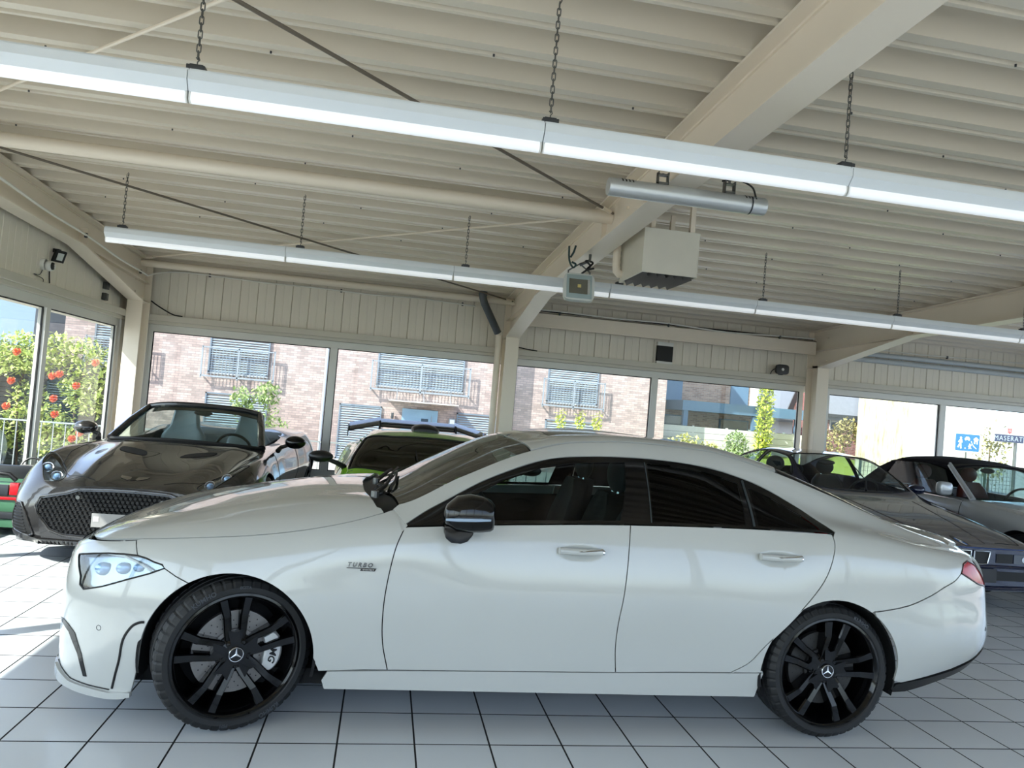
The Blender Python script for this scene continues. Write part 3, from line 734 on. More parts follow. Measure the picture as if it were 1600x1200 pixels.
for z, lab in ((2.66, 'upper dark switch box on the boards near the corner column'), (2.52, 'lower dark switch box on the boards near the corner column')):
    s_ = thing('switch_box', lab, 'switch', (XL + 0.03, 6.72, z)); MB().span((0, -0.05, -0.045), (0.05, 0.05, 0.045)).obj('body', mat('dark switch plastic', '3c3d3c', 0.4), s_, bevel=0.006)
    MB().span((0.05, -0.03, -0.03), (0.056, 0.03, 0.03)).obj('rocker', mat('grey switch plastic', '5c5d5c', 0.4), s_, bevel=0.003)
# ================================================================== wheels shared by the cars
M_TYRE = mat('tyre rubber', '131416', 0.6, var=0.12, scale=30)
M_RIMB = mat('gloss black rim', '060607', 0.10, coat=0.15, spec=0.3)
M_RIMS = mat('silver rim', 'a9abae', 0.25, 0.85)
M_DISC = mat('brake disc steel', '7d7a77', 0.38, 0.75, var=0.1, scale=40)
M_CALI = mat('silver caliper', 'c2c3c2', 0.35, 0.3)
M_DARK = mat('wheel well liner', '08080a', 0.9)
M_CHROME = mat('chrome', 'd9dbdd', 0.1, 1.0, var=0.02)
M_DCH = mat('dark chrome', '5a5c60', .15, 1)
M_BADGEB = mat('badge black', '0c0c0e', 0.2)
_tyres = {}
def wheel(parent, name, loc, R, Wd, Rr, rim_m, style, out=-1, spin=0.0, steer=0.0, disc=True, dm=None, cal_ang=None, letters=None, star=False, caltext=None):
    """wheel about the local y axis; out = -1: outer face looks to -y"""
    w = link(name, None, parent, loc); w.rotation_euler = (0, 0, steer); w.empty_display_size = 0.1
    key = (R, Wd, Rr)
    if key not in _tyres:
        h = Wd / 2; pr = [(Rr - 0.004, -h * 0.90), (Rr + 0.004, -h * 0.93), (Rr + 0.012, -h * 0.99), (R - (R - Rr) * 0.5, -h * 1.0), (R - 0.022, -h * 0.93), (R - 0.010, -h * 0.86), (R - 0.003, -h * 0.76)]
        for g in (-0.45, -0.02, 0.42): pr += [(R, h * (g - 0.10)), (R - 0.007, h * (g - 0.09)), (R - 0.007, h * (g + 0.01)), (R, h * (g + 0.02))]
        pr += [(a, -b) for a, b in pr[:7][::-1]]
        n = len(pr)
        def mod(i, k): return -0.005 if (k % 5 == 0 and (3 < i < 8 or n - 9 < i < n - 4)) else 0.0
        _tyres[key] = MB().lathe(pr, 240, axis='y', mod=mod).mesh('tyre', M_TYRE, smooth=14)
    link('tyre', _tyres[key], w)
    o = out; h = Wd / 2
    b = MB().lathe([(Rr - 0.002, o * h * 0.92), (Rr + 0.006, o * h * 0.955), (Rr - 0.004, o * h * 0.97), (Rr - 0.014, o * h * 0.90), (Rr - 0.022, o * h * 0.62), (Rr - 0.045, o * h * 0.2), (Rr - 0.05, -o * h * 0.9), (Rr - 0.002, -o * h * 0.95)], 72, axis='y')
    b.obj('rim', rim_m, w, smooth=40)
    sp = MB()
    yo = o * h * 0.86
    if style == 'five_double':
        for k in range(5):
            for s in (-1, 1):
                a0 = spin + k * 2 * PI / 5
                pa = (0.060, math.radians(27) * s); pb = (Rr * 0.66, math.radians(12.0) * s); pc = (Rr - 0.008, math.radians(12.0) * s)
                pts = []
                for r, a, y, wd, dp in ((pa[0], pa[1], yo * 0.74, 0.030, 0.06), (Rr * 0.36, math.radians(19) * s, yo * 0.82, 0.034, 0.08), (pb[0], pb[1], yo * 1.0, 0.036, 0.085), (pc[0], pc[1], yo * 1.02, 0.044, 0.085)):
                    pts.append((r, a0 + a, y, wd, dp))
                for i in range(3):
                    r1, t1, y1, w1, d1 = pts[i]; r2, t2, y2, w2, d2 = pts[i + 1]
                    def ring(r, t, y, wd, dp):
                        c, sn = math.cos(t), math.sin(t); tx, tz = -sn, c
                        return [(r * c + tx * q * wd / 2, y - o * e * dp, r * sn + tz * q * wd / 2) for q, e in ((-1, 1), (-1, 0.10), (-0.72, 0), (0.72, 0), (1, 0.10), (1, 1))]
                    A = ring(r1, t1, y1, w1, d1); B = ring(r2, t2, y2, w2, d2)
                    sp.add(A + B, [(j, (j + 1) % 6, (j + 1) % 6 + 6, j + 6) for j in range(6)] + [(5, 4, 3, 2, 1, 0), (6, 7, 8, 9, 10, 11)])
            # web behind the hub end of each pair
            a0 = spin + k * 2 * PI / 5
            q = [(0.05, -0.42), (Rr * 0.44, -0.30), (Rr * 0.36, 0), (Rr * 0.44, 0.30), (0.05, 0.42)]
            sp.prism([(r * math.cos(a0 + t), r * math.sin(a0 + t)) for r, t in q], 0.03, (0, yo * 0.72 - 0.015, 0), 'xz')
        sp.lathe([(0.0, yo * 0.86), (0.050, yo * 0.86), (0.062, yo * 0.78), (0.085, yo * 0.66), (0.095, yo * 0.4)], 40, axis='y')
    else:
        nsp = {'multi': 10, 'five': 5, 'star': 7, 'mesh': 14}[style]
        for k in range(nsp):
            a0 = spin + k * 2 * PI / nsp; wd = {'multi': 0.028, 'five': 0.075, 'star': 0.05, 'mesh': 0.016}[style]
            c, sn = math.cos(a0), math.sin(a0)
            sp.bar((0.04 * c, yo * 0.8, 0.04 * sn), ((Rr - 0.01) * c, yo * 0.97, (Rr - 0.01) * sn), wd, 0.035, (0, 1, 0))
        sp.lathe([(0.0, yo * 0.86), (0.05, yo * 0.86), (0.07, yo * 0.75), (0.075, yo * 0.4)], 32, axis='y')
    sp.obj('spokes', rim_m, w, smooth=30, fix=True)
    for k in range(5):
        a = spin + 0.63 + k * 2 * PI / 5
        MB().cyl((0.055 * math.cos(a), yo * 0.70, 0.055 * math.sin(a)), (0.055 * math.cos(a), yo * 0.84, 0.055 * math.sin(a)), 0.010, 6).obj('wheel_bolt', M_RIMB, w)
    MB().lathe([(0.0, yo * 0.93), (0.028, yo * 0.93), (0.034, yo * 0.88), (0.036, yo * 0.84)], 32, axis='y').obj('hub_cap', M_BADGEB, w, smooth=40)
    if star:
        cap = MB(); cap.tube([(0.031 * math.cos(a), yo * 0.935, 0.031 * math.sin(a)) for a in np.linspace(0, 2 * PI, 41)[:-1]], 0.0022, 6, closed=True)
        for k in range(3):
            a = PI / 2 + k * 2 * PI / 3; c, s_ = math.cos(a), math.sin(a); tx, tz = -s_, c
            cap.add([(0.031 * c, yo * 0.94, 0.031 * s_), (0.005 * tx, yo * 0.94, 0.005 * tz), (0, yo * 0.96, 0), (-0.005 * tx, yo * 0.94, -0.005 * tz)], [(0, 1, 2), (0, 2, 3)])
        cap.obj('star_emblem', M_CHROME, w, smooth=0)
    if disc:
        rd = Rr * 0.68; yd = o * h * 0.25
        b = MB().lathe([(rd, yd - 0.014), (rd, yd + 0.014), (rd * 0.56, yd + 0.014), (rd * 0.56, yd + o * 0.03), (0.0, yd + o * 0.03)], 56, axis='y'); b.lathe([(rd, yd - 0.014), (rd * 0.5, yd - 0.014)], 56, axis='y')
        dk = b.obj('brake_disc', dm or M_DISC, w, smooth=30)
        hl = MB()
        for k in range(24):
            for j, rr in enumerate((0.64, 0.76, 0.88)):
                a = (k + j * 0.37) * 2 * PI / 24; hl.cyl((rd * rr * math.cos(a), yd + o * 0.0142, rd * rr * math.sin(a)), (rd * rr * math.cos(a), yd + o * 0.0150, rd * rr * math.sin(a)), 0.0032, 6)
        tag(hl.obj('drill_holes', M_BLACK, dk, smooth=0, fix=False), kind='stuff')
        b = MB().lathe([(0.0, yd - 0.03 * o), (rd * 0.5, yd - 0.03 * o), (rd * 0.5, yd - 0.05 * o), (Rr - 0.05, -o * h * 0.5)], 32, axis='y'); b.obj('hub_carrier', M_DARK, w)
        if cal_ang is not None:
            b = MB(); a0, a1 = cal_ang - 0.50, cal_ang + 0.50; r0, r1 = rd * 0.70, rd * 1.13; y0, y1 = yd + o * 0.02, yd + o * 0.05
            P = []; F = []; N_ = 14
            for k in range(N_ + 1):
                a = a0 + (a1 - a0) * k / N_; e = 1 - 0.10 * abs(2 * k / N_ - 1) ** 3
                for r, y in ((r0 / e ** .5, yd), (r0 / e ** .5, y1 - o * 0.006), (r0 * 1.05, y1), (r1 * e * 0.95, y1), (r1 * e, y1 - o * 0.012), (r1 * e, yd - o * 0.05)): P.append((r * math.cos(a), y, r * math.sin(a)))
            for k in range(N_):
                for j in range(5): F.append((k * 6 + j, k * 6 + j + 1, k * 6 + j + 7, k * 6 + j + 6))
            F += [tuple(range(6)), tuple(range(N_ * 6, N_ * 6 + 6))]
            co = b.add(P, F).obj('brake_caliper', M_CALI, w, smooth=40)
            if caltext:
                V, FF = text_mesh(caltext, 0.044, 0.0008, shear=0.25, bold=0.001)
                rm = (r0 + r1) / 2 * 0.98
                V2 = []
                for x, y, z in V:
                    t = cal_ang - (x) / rm; r = rm + y      # reads along the arc, top outwards
                    V2.append((r * math.cos(t), y1 + o * (0.0012 + z), r * math.sin(t)))
                MB().add(V2, FF).obj('caliper_lettering', M_BADGEB, co, smooth=0, fix=False)
    if letters:
        M_LET = mat('raised tyre lettering', '3a3d43', 0.4)
        for s, a, size in letters:
            V, FF = text_mesh(s, size, 0.0006, bold=0.0006); rm = R - (R - Rr) * 0.52; V2 = []
            for x, y, z in V:
                t = a - x / rm; r = rm + y; V2.append((r * math.cos(t), o * (h * 1.003 + z + 0.0005), r * math.sin(t)))
            MB().add(V2, FF).obj('tyre_lettering', M_LET, w, smooth=0, fix=False)
    return w

def seat(parent, x, y, z, m, name='seat', s=1.0, head=True, face=1, m2=None, tall=False):
    """car seat whose back leans towards +x (rear) when face = 1"""
    r = link(name, None, parent, (x, y, z)); r.empty_display_size = 0.1; f = face * s
    MB().ball((0, 0, 0.10), 1, 20, 10, (0.28 * s, 0.27 * s, 0.12 * s)).obj('cushion', m, r)
    b = MB(); P = []; F = []
    prof = [(0.20, 0.08, 0.20), (0.27, 0.25, 0.265), (0.32, 0.45, 0.255), (0.375, 0.62, 0.20), (0.395, 0.70, 0.12)]
    if tall: prof = [(0.20, 0.08, 0.20), (0.27, 0.25, 0.265), (0.33, 0.45, 0.27), (0.385, 0.60, 0.245), (0.41, 0.70, 0.17), (0.425, 0.80, 0.15), (0.435, 0.90, 0.135), (0.435, 0.935, 0.09)]
    N_ = 16
    for px, pz, hw in prof:
        for k in range(N_):
            a = 2 * PI * k / N_; ca, sa = math.cos(a), math.sin(a)
            sx = math.copysign(abs(ca) ** 0.6, ca); sy = math.copysign(abs(sa) ** 0.6, sa)
            P.append(((px + sx * 0.065 - (0.03 if abs(sy) > 0.8 else 0)) * f, sy * hw * s, pz * s))
    for i in range(len(prof) - 1):
        for k in range(N_): F.append((i * N_ + k, i * N_ + (k + 1) % N_, (i + 1) * N_ + (k + 1) % N_, (i + 1) * N_ + k))
    F += [tuple(range(N_)), tuple(range(len(prof) * N_ - N_, len(prof) * N_))]
    b.add(P, F).obj('backrest', m, r, smooth=60)
    if head:
        MB().ball((0.40 * f, 0, 0.80 * s), 1, 18, 10, (0.055 * s, 0.13 * s, 0.105 * s)).obj('headrest', m2 or m, r)
        for e in (-1, 1): MB().cyl((0.385 * f, e * 0.05 * s, 0.68 * s), (0.40 * f, e * 0.05 * s, 0.76 * s), 0.008, 8).obj('headrest_post', M_CHROME, r)
    return r
def steering(parent, x, y, z, m, R=0.185, tilt=25):
    r = link('steering_wheel', None, parent, (x, y, z)); r.rotation_euler = (0, math.radians(-tilt), 0); r.empty_display_size = 0.1
    MB().tube([(0, R * math.cos(a), R * math.sin(a)) for a in np.linspace(0, 2 * PI, 37)[:-1]], 0.015, 8, closed=True).obj('rim', m, r)
    b = MB().ball((-0.01, 0, 0), 1, 14, 8, (0.03, 0.07, 0.055)); b.obj('boss', m, r)
    for a in (0.1, PI - 0.1, -PI / 2): MB().bar((0, 0, 0), (0, R * math.cos(a), R * math.sin(a)), 0.03, 0.012, (1, 0, 0)).obj('spoke', m, r)
    MB().cyl((-0.02, 0, 0), (-0.3, 0, -0.06), 0.03, 10).obj('column_shroud', m, r)

# ================================================================== the white four-door coupe
CY = 0.945
WC = thing('white_coupe', 'white four-door coupe on black wheels filling the front of the showroom', 'car', (0, CY, 0))
M_PW = mat('white car paint', 'b9bab6', 0.22, coat=1.0, var=0.008, scale=2, cr=0.02)
M_GB = mat('gloss black trim', '060607', 0.10, coat=0.15, spec=0.35)
M_TINT = glass('dark tinted glass', '08080a', 0.8, 1.33)
M_CLR = glass('car side glass', '9db0b0', 0.8, 1.33)
M_WSG = glass('windscreen glass', 'a5b3ab', 1.0, 2.3)
M_INT = mat('dark cabin leather', '15181a', 0.55, var=0.15)
M_INT2 = mat('dark cabin lining', '101214', 0.85)
M_GREYL = mat('grey cabin trim', '2c3336', 0.6)
W = ['-.87:.30 -.82:.56 -.7:.72 -.5:.82 -.38:.86 0:.88 .4:.872 2.6:.875 3.3:.88 3.7:.82 3.95:.70 4.05:.60 4.115:.42',
     '-.87:.33 -.83:.56 -.7:.745 -.5:.865 -.2:.927 0:.935 .45:.908 1:.895 2:.895 2.6:.918 3:.942 3.4:.935 3.8:.865 3.95:.775 4.03:.69 4.08:.60 4.115:.44',
     '-.87:.32 -.83:.55 -.72:.735 -.5:.855 -.2:.918 0:.937 .45:.928 1.2:.918 2.2:.927 2.8:.946 3.2:.942 3.6:.905 3.9:.805 4.0:.725 4.07:.62 4.115:.42',
     '-.87:.29 -.8:.53 -.7:.66 -.5:.785 -.2:.85 .2:.87 .74:.868 1.25:.855 1.86:.850 2.5:.855 2.9:.865 3.3:.862 3.6:.828 3.85:.75 3.98:.65 4.06:.54 4.115:.38',
     '-.87:.25 -.7:.57 -.5:.70 -.2:.76 .2:.785 .5:.795 .74:.80 1:.755 1.377:.69 1.6:.665 1.92:.655 2.27:.655 2.57:.668 2.8:.69 2.96:.70 3.3:.715 3.6:.70 3.9:.60 4.04:.48 4.115:.32',
     '-.87:.20 -.7:.49 -.5:.60 -.2:.655 .2:.69 .5:.725 .69:.745 1:.68 1.356:.615 1.6:.592 1.94:.585 2.3:.585 2.68:.592 3.08:.60 3.4:.605 3.63:.60 3.9:.51 4.04:.40 4.115:.25',
     None, '-1:0 5:0']
Z = ['-.87:.20 -.78:.125 -.5:.11 -.37:.14 .4:.188 2.55:.192 3.35:.23 3.7:.30 4.0:.37 4.1:.42',
     '-.87:.37 -.5:.36 .4:.385 2.6:.39 3.4:.41 4.1:.47',
     '-.87:.57 -.5:.62 .2:.66 1.5:.66 2.6:.69 3.2:.70 3.8:.68 4.1:.62',
     '-.87:.69 -.75:.745 -.5:.795 -.2:.83 .2:.872 .5:.92 .74:.950 1.25:.986 1.86:1.018 2.5:1.035 2.9:1.036 3.2:1.015 3.5:.975 3.85:.925 4:.90 4.1:.84',
     '-.87:.70 -.7:.78 -.5:.835 -.2:.885 .2:.938 .5:.975 .63:.99 .74:1.005 .938:1.085 1.122:1.187 1.377:1.287 1.576:1.324 1.918:1.341 2.274:1.323 2.57:1.257 2.8:1.172 2.96:1.122 3.2:1.072 3.5:1.005 3.8:.965 4:.935 4.1:.86',
     '-.87:.705 -.7:.79 -.5:.852 -.2:.91 .2:.972 .5:1.008 .6:1.015 .69:1.03 1:1.18 1.356:1.331 1.591:1.389 1.94:1.413 2.304:1.4 2.682:1.326 3.076:1.207 3.4:1.095 3.63:1.023 3.9:.972 4.02:.955 4.1:.87', None,
     '-.87:.712 -.77:.772 -.6:.835 -.44:.885 -.1:.973 .255:1.035 .5:1.05 .56:1.045 .62:1.063 .9:1.215 1.27:1.385 1.4:1.412 1.54:1.427 1.85:1.442 2.3:1.434 2.7:1.378 3:1.275 3.3:1.158 3.6:1.048 3.75:1.008 3.95:.985 4.04:.98 4.1:.88']
_w5, _z5, _z7 = kn(W[5]), kn(Z[5]), kn(Z[7])
W[6] = lambda x: 0.5 * _w5(x); Z[6] = lambda x: _z7(x) - 0.22 * (_z7(x) - _z5(x))
BW = Loft(W, Z)
BW.dish = [(1.59, .872, .125, .042, .016), (2.622, .896, .125, .042, .016)]
XF, XB = -0.868, 4.112
AF = [(p, q) for p, q in arc(0.0, 0.335, 0.372, 180, 0, 40)]       # front arch, front to rear over the top
ARc = [(p, q) for p, q in arc(2.94, 0.335, 0.372, 180, 0, 40)]
def both(f):
    for s in (0, 1): f(s)
BELT = [(.70, .946), (.74, .950), (1.25, .986), (1.86, 1.018), (2.5, 1.035), (2.9, 1.036)]
def belt(x): return float(kn('.60:.935 .74:.950 1.25:.986 1.86:1.018 2.5:1.035 2.9:1.036 3.2:1.03')(x))
dlo_top = cr([(.742, .962), (.84, 1.025), (.938, 1.079), (1.122, 1.183), (1.377, 1.285), (1.576, 1.322), (1.918, 1.339), (2.274, 1.321), (2.57, 1.254), (2.80, 1.152), (2.90, 1.085), (2.955, 1.043)], 5)
dlo_bot = [(2.945, 1.034)] + [(x, belt(x) + .001) for x in (2.9, 2.5, 2.2, 1.86, 1.6, 1.25, 1.0, .75)]
fdoor_front = cr([(.735, .945), (.70, .85), (.676, .70), (.668, .56), (.678, .42), (.712, .285)], 5)
b_gap = cr([(1.845, 1.016), (1.835, .90), (1.818, .70), (1.80, .55), (1.80, .42), (1.815, .30)], 5)
rdoor_back = cr([(2.93, 1.030), (2.925, .96), (2.86, .80), (2.72, .63), (2.575, .47), (2.50, .375), (2.41, .318)], 5)
sill_top = [(.44, .275), (.712, .283), (1.815, .300), (2.41, .316), (2.585, .323)]
hoodline = cr([(-.77, .760), (-.69, .777), (-.5, .808), (-.238, .838), (.046, .868), (.278, .905), (.483, .952), (.635, .997)], 4)
HL = [(-.735, .695), (-.715, .712), (-.572, .742), (-.434, .75), (-.356, .731), (-.304, .709), (-.458, .648), (-.663, .576), (-.694, .624)]
HLs = cr(HL, 2, True)
TLt = [(3.715, .862), (3.748, .905), (3.80, .918), (3.86, .898), (3.90, .862), (3.965, .790), (3.955, .778), (3.865, .798)]
bump_seam_f = [(-.304, .709), (-.25, .680), (-.19, .655)]
bump_seam_r = cr([(3.715, .862), (3.66, .825), (3.578, .790), (3.492, .748), (3.349, .696), (3.178, .664), (3.148, .662)], 3)
def arch_pts(A, x0, x1): return [p for p in A if x0 <= p[0] <= x1]
a205 = [p for p in AF if p[0] < -.20 and p[1] > .12]
def white_side(s):
    # front bumper: ahead of the arch, under the bonnet line, around the lamp
    fr = [(XF, .21), (XF, .68), (-.80, .750), (-.69, .772), (-.46, .808), (-.434, .750), (-.356, .731)] + bump_seam_f + [p for p in AF if p[0] < -.19][::-1] + [(-.375, .27), (-.40, .15), (-.55, .125), (-.76, .135), (-.84, .18)]
    BW.panel('front_bumper', fr, M_PW, WC, side=s, holes=[HLs], gx=.035)
    BW.panel('headlight', HLs, glass('headlamp lens', 'dfe6ea', 1.0, 1.7), WC, side=s, gap=.002, off=-.002)
    hb = BW.panel('headlight_housing', HLs, mat('headlamp chrome', 'aab4bd', 0.2, 0.75, var=0.25, scale=14), WC, side=s, gap=.004, off=-.028, flange=0)
    for (x, z, r) in ((-.60, .675, .034), (-.50, .690, .030), (-.43, .700, .022)):
        v = float(BW.vz(np.array([x]), np.array([z]))[0]); v = 14 - v if s else v
        p = BW.S(np.array([x]), np.array([v]))[0] - BW.N(np.array([x]), np.array([v]))[0] * .022
        MB().ball(tuple(p), r, 14, 8, (1.1, .5, .9)).obj('lamp_lens', mat('lamp projector', '8fb4dc', 0.08, 0.3, coat=1.0), hb)
    BW.line('light_strip', [(-.70, .722), (-.6, .742), (-.5, .742), (-.41, .715), (-.36, .69)], M_WHITEPL, WC, side=s, r=.005, off=-.008)
    BW.line('headlight_seal', HLs + HLs[:1], M_BLACK, WC, side=s, r=.0042, off=-.001)
    # wing
    wg = hoodline[2:] + [(.668, 1.010), (.705, .984)] + fdoor_front[1:] + [(.60, .284), (.44, .276), (.40, .274)] + [(p, q) for p, q in AF[::-1] if p > -.19] + [(-.19, .655), (-.25, .680), (-.304, .709), (-.356, .731), (-.434, .750), (-.46, .809)]
    wg = [p for p in wg if not (p[0] < -.46)]
    BW.panel('front_wing', wg, M_PW, WC, side=s)
    # doors
    fd = fdoor_front + [(1.2, .291)] + b_gap[::-1] + [(x, belt(x) - .002) for x in (1.6, 1.25, 1.0, .75)]
    BW.panel('front_door', fd, M_PW, WC, side=s)
    rd = b_gap + [(2.1, .309)] + rdoor_back[::-1] + [(x, belt(x) - .002) for x in (2.9, 2.5, 2.2, 1.86)]
    BW.panel('rear_door', rd, M_PW, WC, side=s)
    # sill
    sl = sill_top + [(2.575, .27), (2.56, .19), (1.5, .185), (.43, .182), (.415, .23)]
    BW.panel('sill', sl, M_PW, WC, side=s)
    # roof side, pillar, rear wing in one pressing, outlined on the skin
    vz = lambda pts: [(x, float(BW.vz(np.array([x]), np.array([z]))[0])) for x, z in pts]
    top_edge = [(x, 5.0) for x in np.linspace(.70, 3.63, 40)] + [(x, 4.95 - (x - 3.63) * .9) for x in (3.75, 3.85, 3.93)]
    rear = vz([(3.93, .935), (3.86, .898), (3.80, .918), (3.748, .905)] + bump_seam_r + [p for p in ARc[::-1] if p[0] < 3.15] + [(2.575, .335), (2.585, .323)])
    side_front = vz(list(rdoor_back[::-1])[:-1])
    dt = vz(list(dlo_top[::-1]))
    q = top_edge + rear + side_front + dt + vz([(.739, .955), (.709, .986), (.674, 1.012)])
    BW.panel('body_side', q, M_PW, WC, space='xv', side=s, gx=.05, gv=.14)
    BW.panel('pillar_base', [(.60, .955), (.64, .985), (.665, 1.006), (.685, 1.02), (.72, .995), (.76, .972), (.735, .94), (.70, .90), (.64, .90)], M_PW, WC, side=s, off=-.005, gap=0, flange=0)
    # window surround and panes
    dl = dlo_top + dlo_bot
    tt = lambda x: float(kn('.742:.962 .84:1.025 .938:1.079 1.122:1.183 1.377:1.285 1.576:1.322 1.918:1.339 2.274:1.321 2.57:1.254 2.8:1.152 2.9:1.085 2.955:1.043')(x))
    g1 = [(.985, belt(.985) + .022), (1.4, belt(1.4) + .020), (1.795, belt(1.8) + .018), (1.835, 1.20), (1.845, tt(1.845) - .028), (1.6, tt(1.6) - .030), (1.377, tt(1.377) - .034), (1.2, tt(1.2) - .038), (1.05, tt(1.05) - .045), (.955, tt(.955) - .055), (.95, tt(.95) - .09)]
    g2 = [(1.965, belt(1.965) + .016), (2.46, belt(2.46) + .014), (2.475, tt(2.475) - .036), (2.3, tt(2.3) - .026), (2.1, tt(2.1) - .022), (1.97, tt(1.97) - .022)]
    g3 = [(2.53, belt(2.53) + .014), (2.87, belt(2.87) + .014), (2.86, tt(2.86) - .05), (2.8, tt(2.8) - .042), (2.67, tt(2.67) - .040), (2.535, tt(2.535) - .038)]
    BW.panel('window_surround', dl, M_GB, WC, side=s, holes=[g1, g2, g3], off=-.002, gap=.001, flange=.003)
    BW.panel('front_door_glass', g1, M_CLR, WC, side=s, off=-.006, gap=0, flange=0)
    BW.panel('rear_door_glass', g2, M_TINT, WC, side=s, off=-.005, gap=0, flange=0)
    BW.panel('rear_quarter_glass', g3, M_TINT, WC, side=s, off=-.005, gap=0, flange=0)
    BW.line('divider_trim', [(2.505, belt(2.5) + .01), (2.507, 1.26)], M_GREYL, WC, side=s, r=.006, off=.001)
    BW.line('pillar_edge', [(1.955, belt(1.95) + .012), (1.955, tt(1.955) - .02)], M_GREYL, WC, side=s, r=.003, off=.0)
    # rear bumper, lamp, lower skirt
    rb = bump_seam_r[::-1] + [(3.865, .798), (3.955, .778), (4.05, .73), (XB, .62), (XB, .48), (3.95, .432), (3.7, .358), (3.36, .288), (3.312, .30)] + [p for p in ARc[::-1] if p[0] > 3.15 and p[1] > .30]
    BW.panel('rear_bumper', rb, M_PW, WC, side=s, gx=.035)
    BW.panel('tail_light', TLt, mat('tail light red', 'b3101c', 0.2, coat=0.15, var=0.35, scale=18, spec=0.3), WC, side=s, gap=.002)
    BW.line('tail_light_seal', TLt + TLt[:1], mat('tail light edge', '3a0a0e', 0.3), WC, side=s, r=.005)
    dk = [(3.30, .235), (3.33, .285), (3.7, .350), (3.95, .424), (XB, .47), (XB, .425), (4.0, .372), (3.7, .302), (3.4, .238)]
    BW.panel('rear_skirt', dk, mat('black skirt plastic', '101113', 0.35), WC, side=s, off=.006)
    # door handles in their bowls
    for (x, z) in ((1.59, .876), (2.622, .900)):
        hd = BW.line('door_handle', [(x - .115, z + .002), (x - .08, z + .004), (x, z + .006), (x + .08, z + .007), (x + .105, z + .006)], M_PW, WC, side=s, r=.0165, off=.030, n=12)
        BW.line('handle_trim', [(x - .02, z + .018), (x + .04, z + .0185), (x + .105, z + .014)], M_CHROME, hd, side=s, r=.006, off=.040)
        BW.line('handle_end', [(x + .10, z + .004), (x + .116, z + .003)], M_CHROME, hd, side=s, r=.012, off=.018, n=10)
    # creases and intakes of the front bumper
    tk = [(-.815, .395), (-.773, .412), (-.735, .400), (-.690, .372), (-.645, .290), (-.612, .190), (-.630, .188), (-.668, .284), (-.729, .366), (-.77, .385)]
    BW.panel('bumper_intake', tk, M_GB, WC, side=s, off=.003, gap=0, flange=.004)
    BW.line('air_curtain', cr([(-.36, .476), (-.385, .470), (-.416, .448), (-.448, .388), (-.459, .299), (-.474, .228), (-.488, .158)], 4), M_BLACK, WC, side=s, r=.0065, off=-.001)
    BW.line('splitter_line', [(-.80, .20), (-.70, .158), (-.60, .152), (-.50, .150)], M_BLACK, WC, side=s, r=.003, off=.001)
    BW.panel('front_splitter', [(-.85, .175), (-.80, .185), (-.70, .150), (-.50, .142), (-.40, .155), (-.40, .125), (-.55, .105), (-.78, .12)], M_PW, WC, side=s, off=.014, gap=0, flange=.02)
    for (x, z) in ((-.565, .425), (3.935, .555)):
        BW.line('parking_sensor', [(x + .011 * math.cos(a), z + .011 * math.sin(a)) for a in np.linspace(0, 2 * PI, 17)], M_DGREY, WC, side=s, r=.0015, off=0, dense=.01)
    BW.panel('side_lining', [(.62, .35), (.62, .90), (.75, .93), (2.9, 1.02), (3.0, .9), (3.0, .75), (2.5, .35)], M_INT2, WC, side=s, off=-.06, gap=0, flange=0, gx=.1)
both(white_side)
# bonnet, cowl, screen, roof, rear screen, boot: one outline over the full width each
def across(line, last=None): return line + [(x, 14 - v) for x, v in line[::-1]]
hv = [(x, float(BW.vz(np.array([x]), np.array([z]))[0])) for x, z in hoodline]
bon = [(-.815, 7.0), (-.812, 6.3), (-.806, 5.3)] + hv[1:] + [(.62, 4.75), (.57, 5.3), (.52, 6.2), (.505, 7.0)]
full = lambda half: half + [(x, 14 - v) for x, v in half[::-1] if abs(v - 7) > 1e-6]
BW.panel('bonnet', full(bon[0:1] + bon[1:]), M_PW, WC, space='xv', gx=.045, gv=.2)
M_COWL = mat('cowl black plastic', '0e0f10', 0.6)
BW.panel('cowl', full([(.51, 7.0), (.53, 6.2), (.575, 5.3), (.63, 4.72), (.70, 4.95), (.665, 5.4), (.60, 6.3), (.575, 7.0)]), M_COWL, WC, space='xv', off=-.02, gap=0, flange=0)
def screen(half_lo, half_hi): return half_lo + [(x, 14 - v) for x, v in half_lo[::-1] if v < 7] + [(x, 14 - v) for x, v in half_hi if v < 7] + half_hi[::-1]
ws_side = [(x, 5.0) for x in np.linspace(.70, 1.356, 14)]
half = [(.575, 7.0), (.60, 6.3), (.665, 5.4)] + ws_side + [(1.33, 5.6), (1.285, 6.4), (1.27, 7.0)]
BW.panel('windscreen', full(half), M_WSG, WC, space='xv', gap=.003, off=-.003, flange=0)
half = [(1.27, 7.0), (1.285, 6.4), (1.33, 5.6), (1.36, 5.03)] + [(x, 5.03) for x in np.linspace(1.5, 2.75, 14)] + [(2.80, 5.5), (2.80, 6.4), (2.78, 7.0)]
sun_r = [(1.50, 5.62), (2.12, 5.62), (2.12, 8.38), (1.50, 8.38)]
BW.panel('roof', full(half), M_PW, WC, space='xv', holes=[sun_r])
BW.panel('sunroof', sun_r, M_GB, WC, space='xv', off=-.001)
BW.panel('headlining', full([(1.2, 7.0), (1.3, 5.2)] + [(x, 5.1) for x in (1.6, 2.2, 2.75)] + [(2.75, 7.0)]), M_INT2, WC, space='xv', off=-.05, gap=0, flange=0, gx=.1)
half = [(2.785, 7.0), (2.805, 6.4), (2.805, 5.5), (2.76, 5.03)] + [(x, 5.05) for x in np.linspace(2.85, 3.52, 8)] + [(3.58, 5.5), (3.60, 6.3), (3.60, 7.0)]
BW.panel('rear_screen', full(half), M_TINT, WC, space='xv', gap=.003, off=-.003, flange=0)
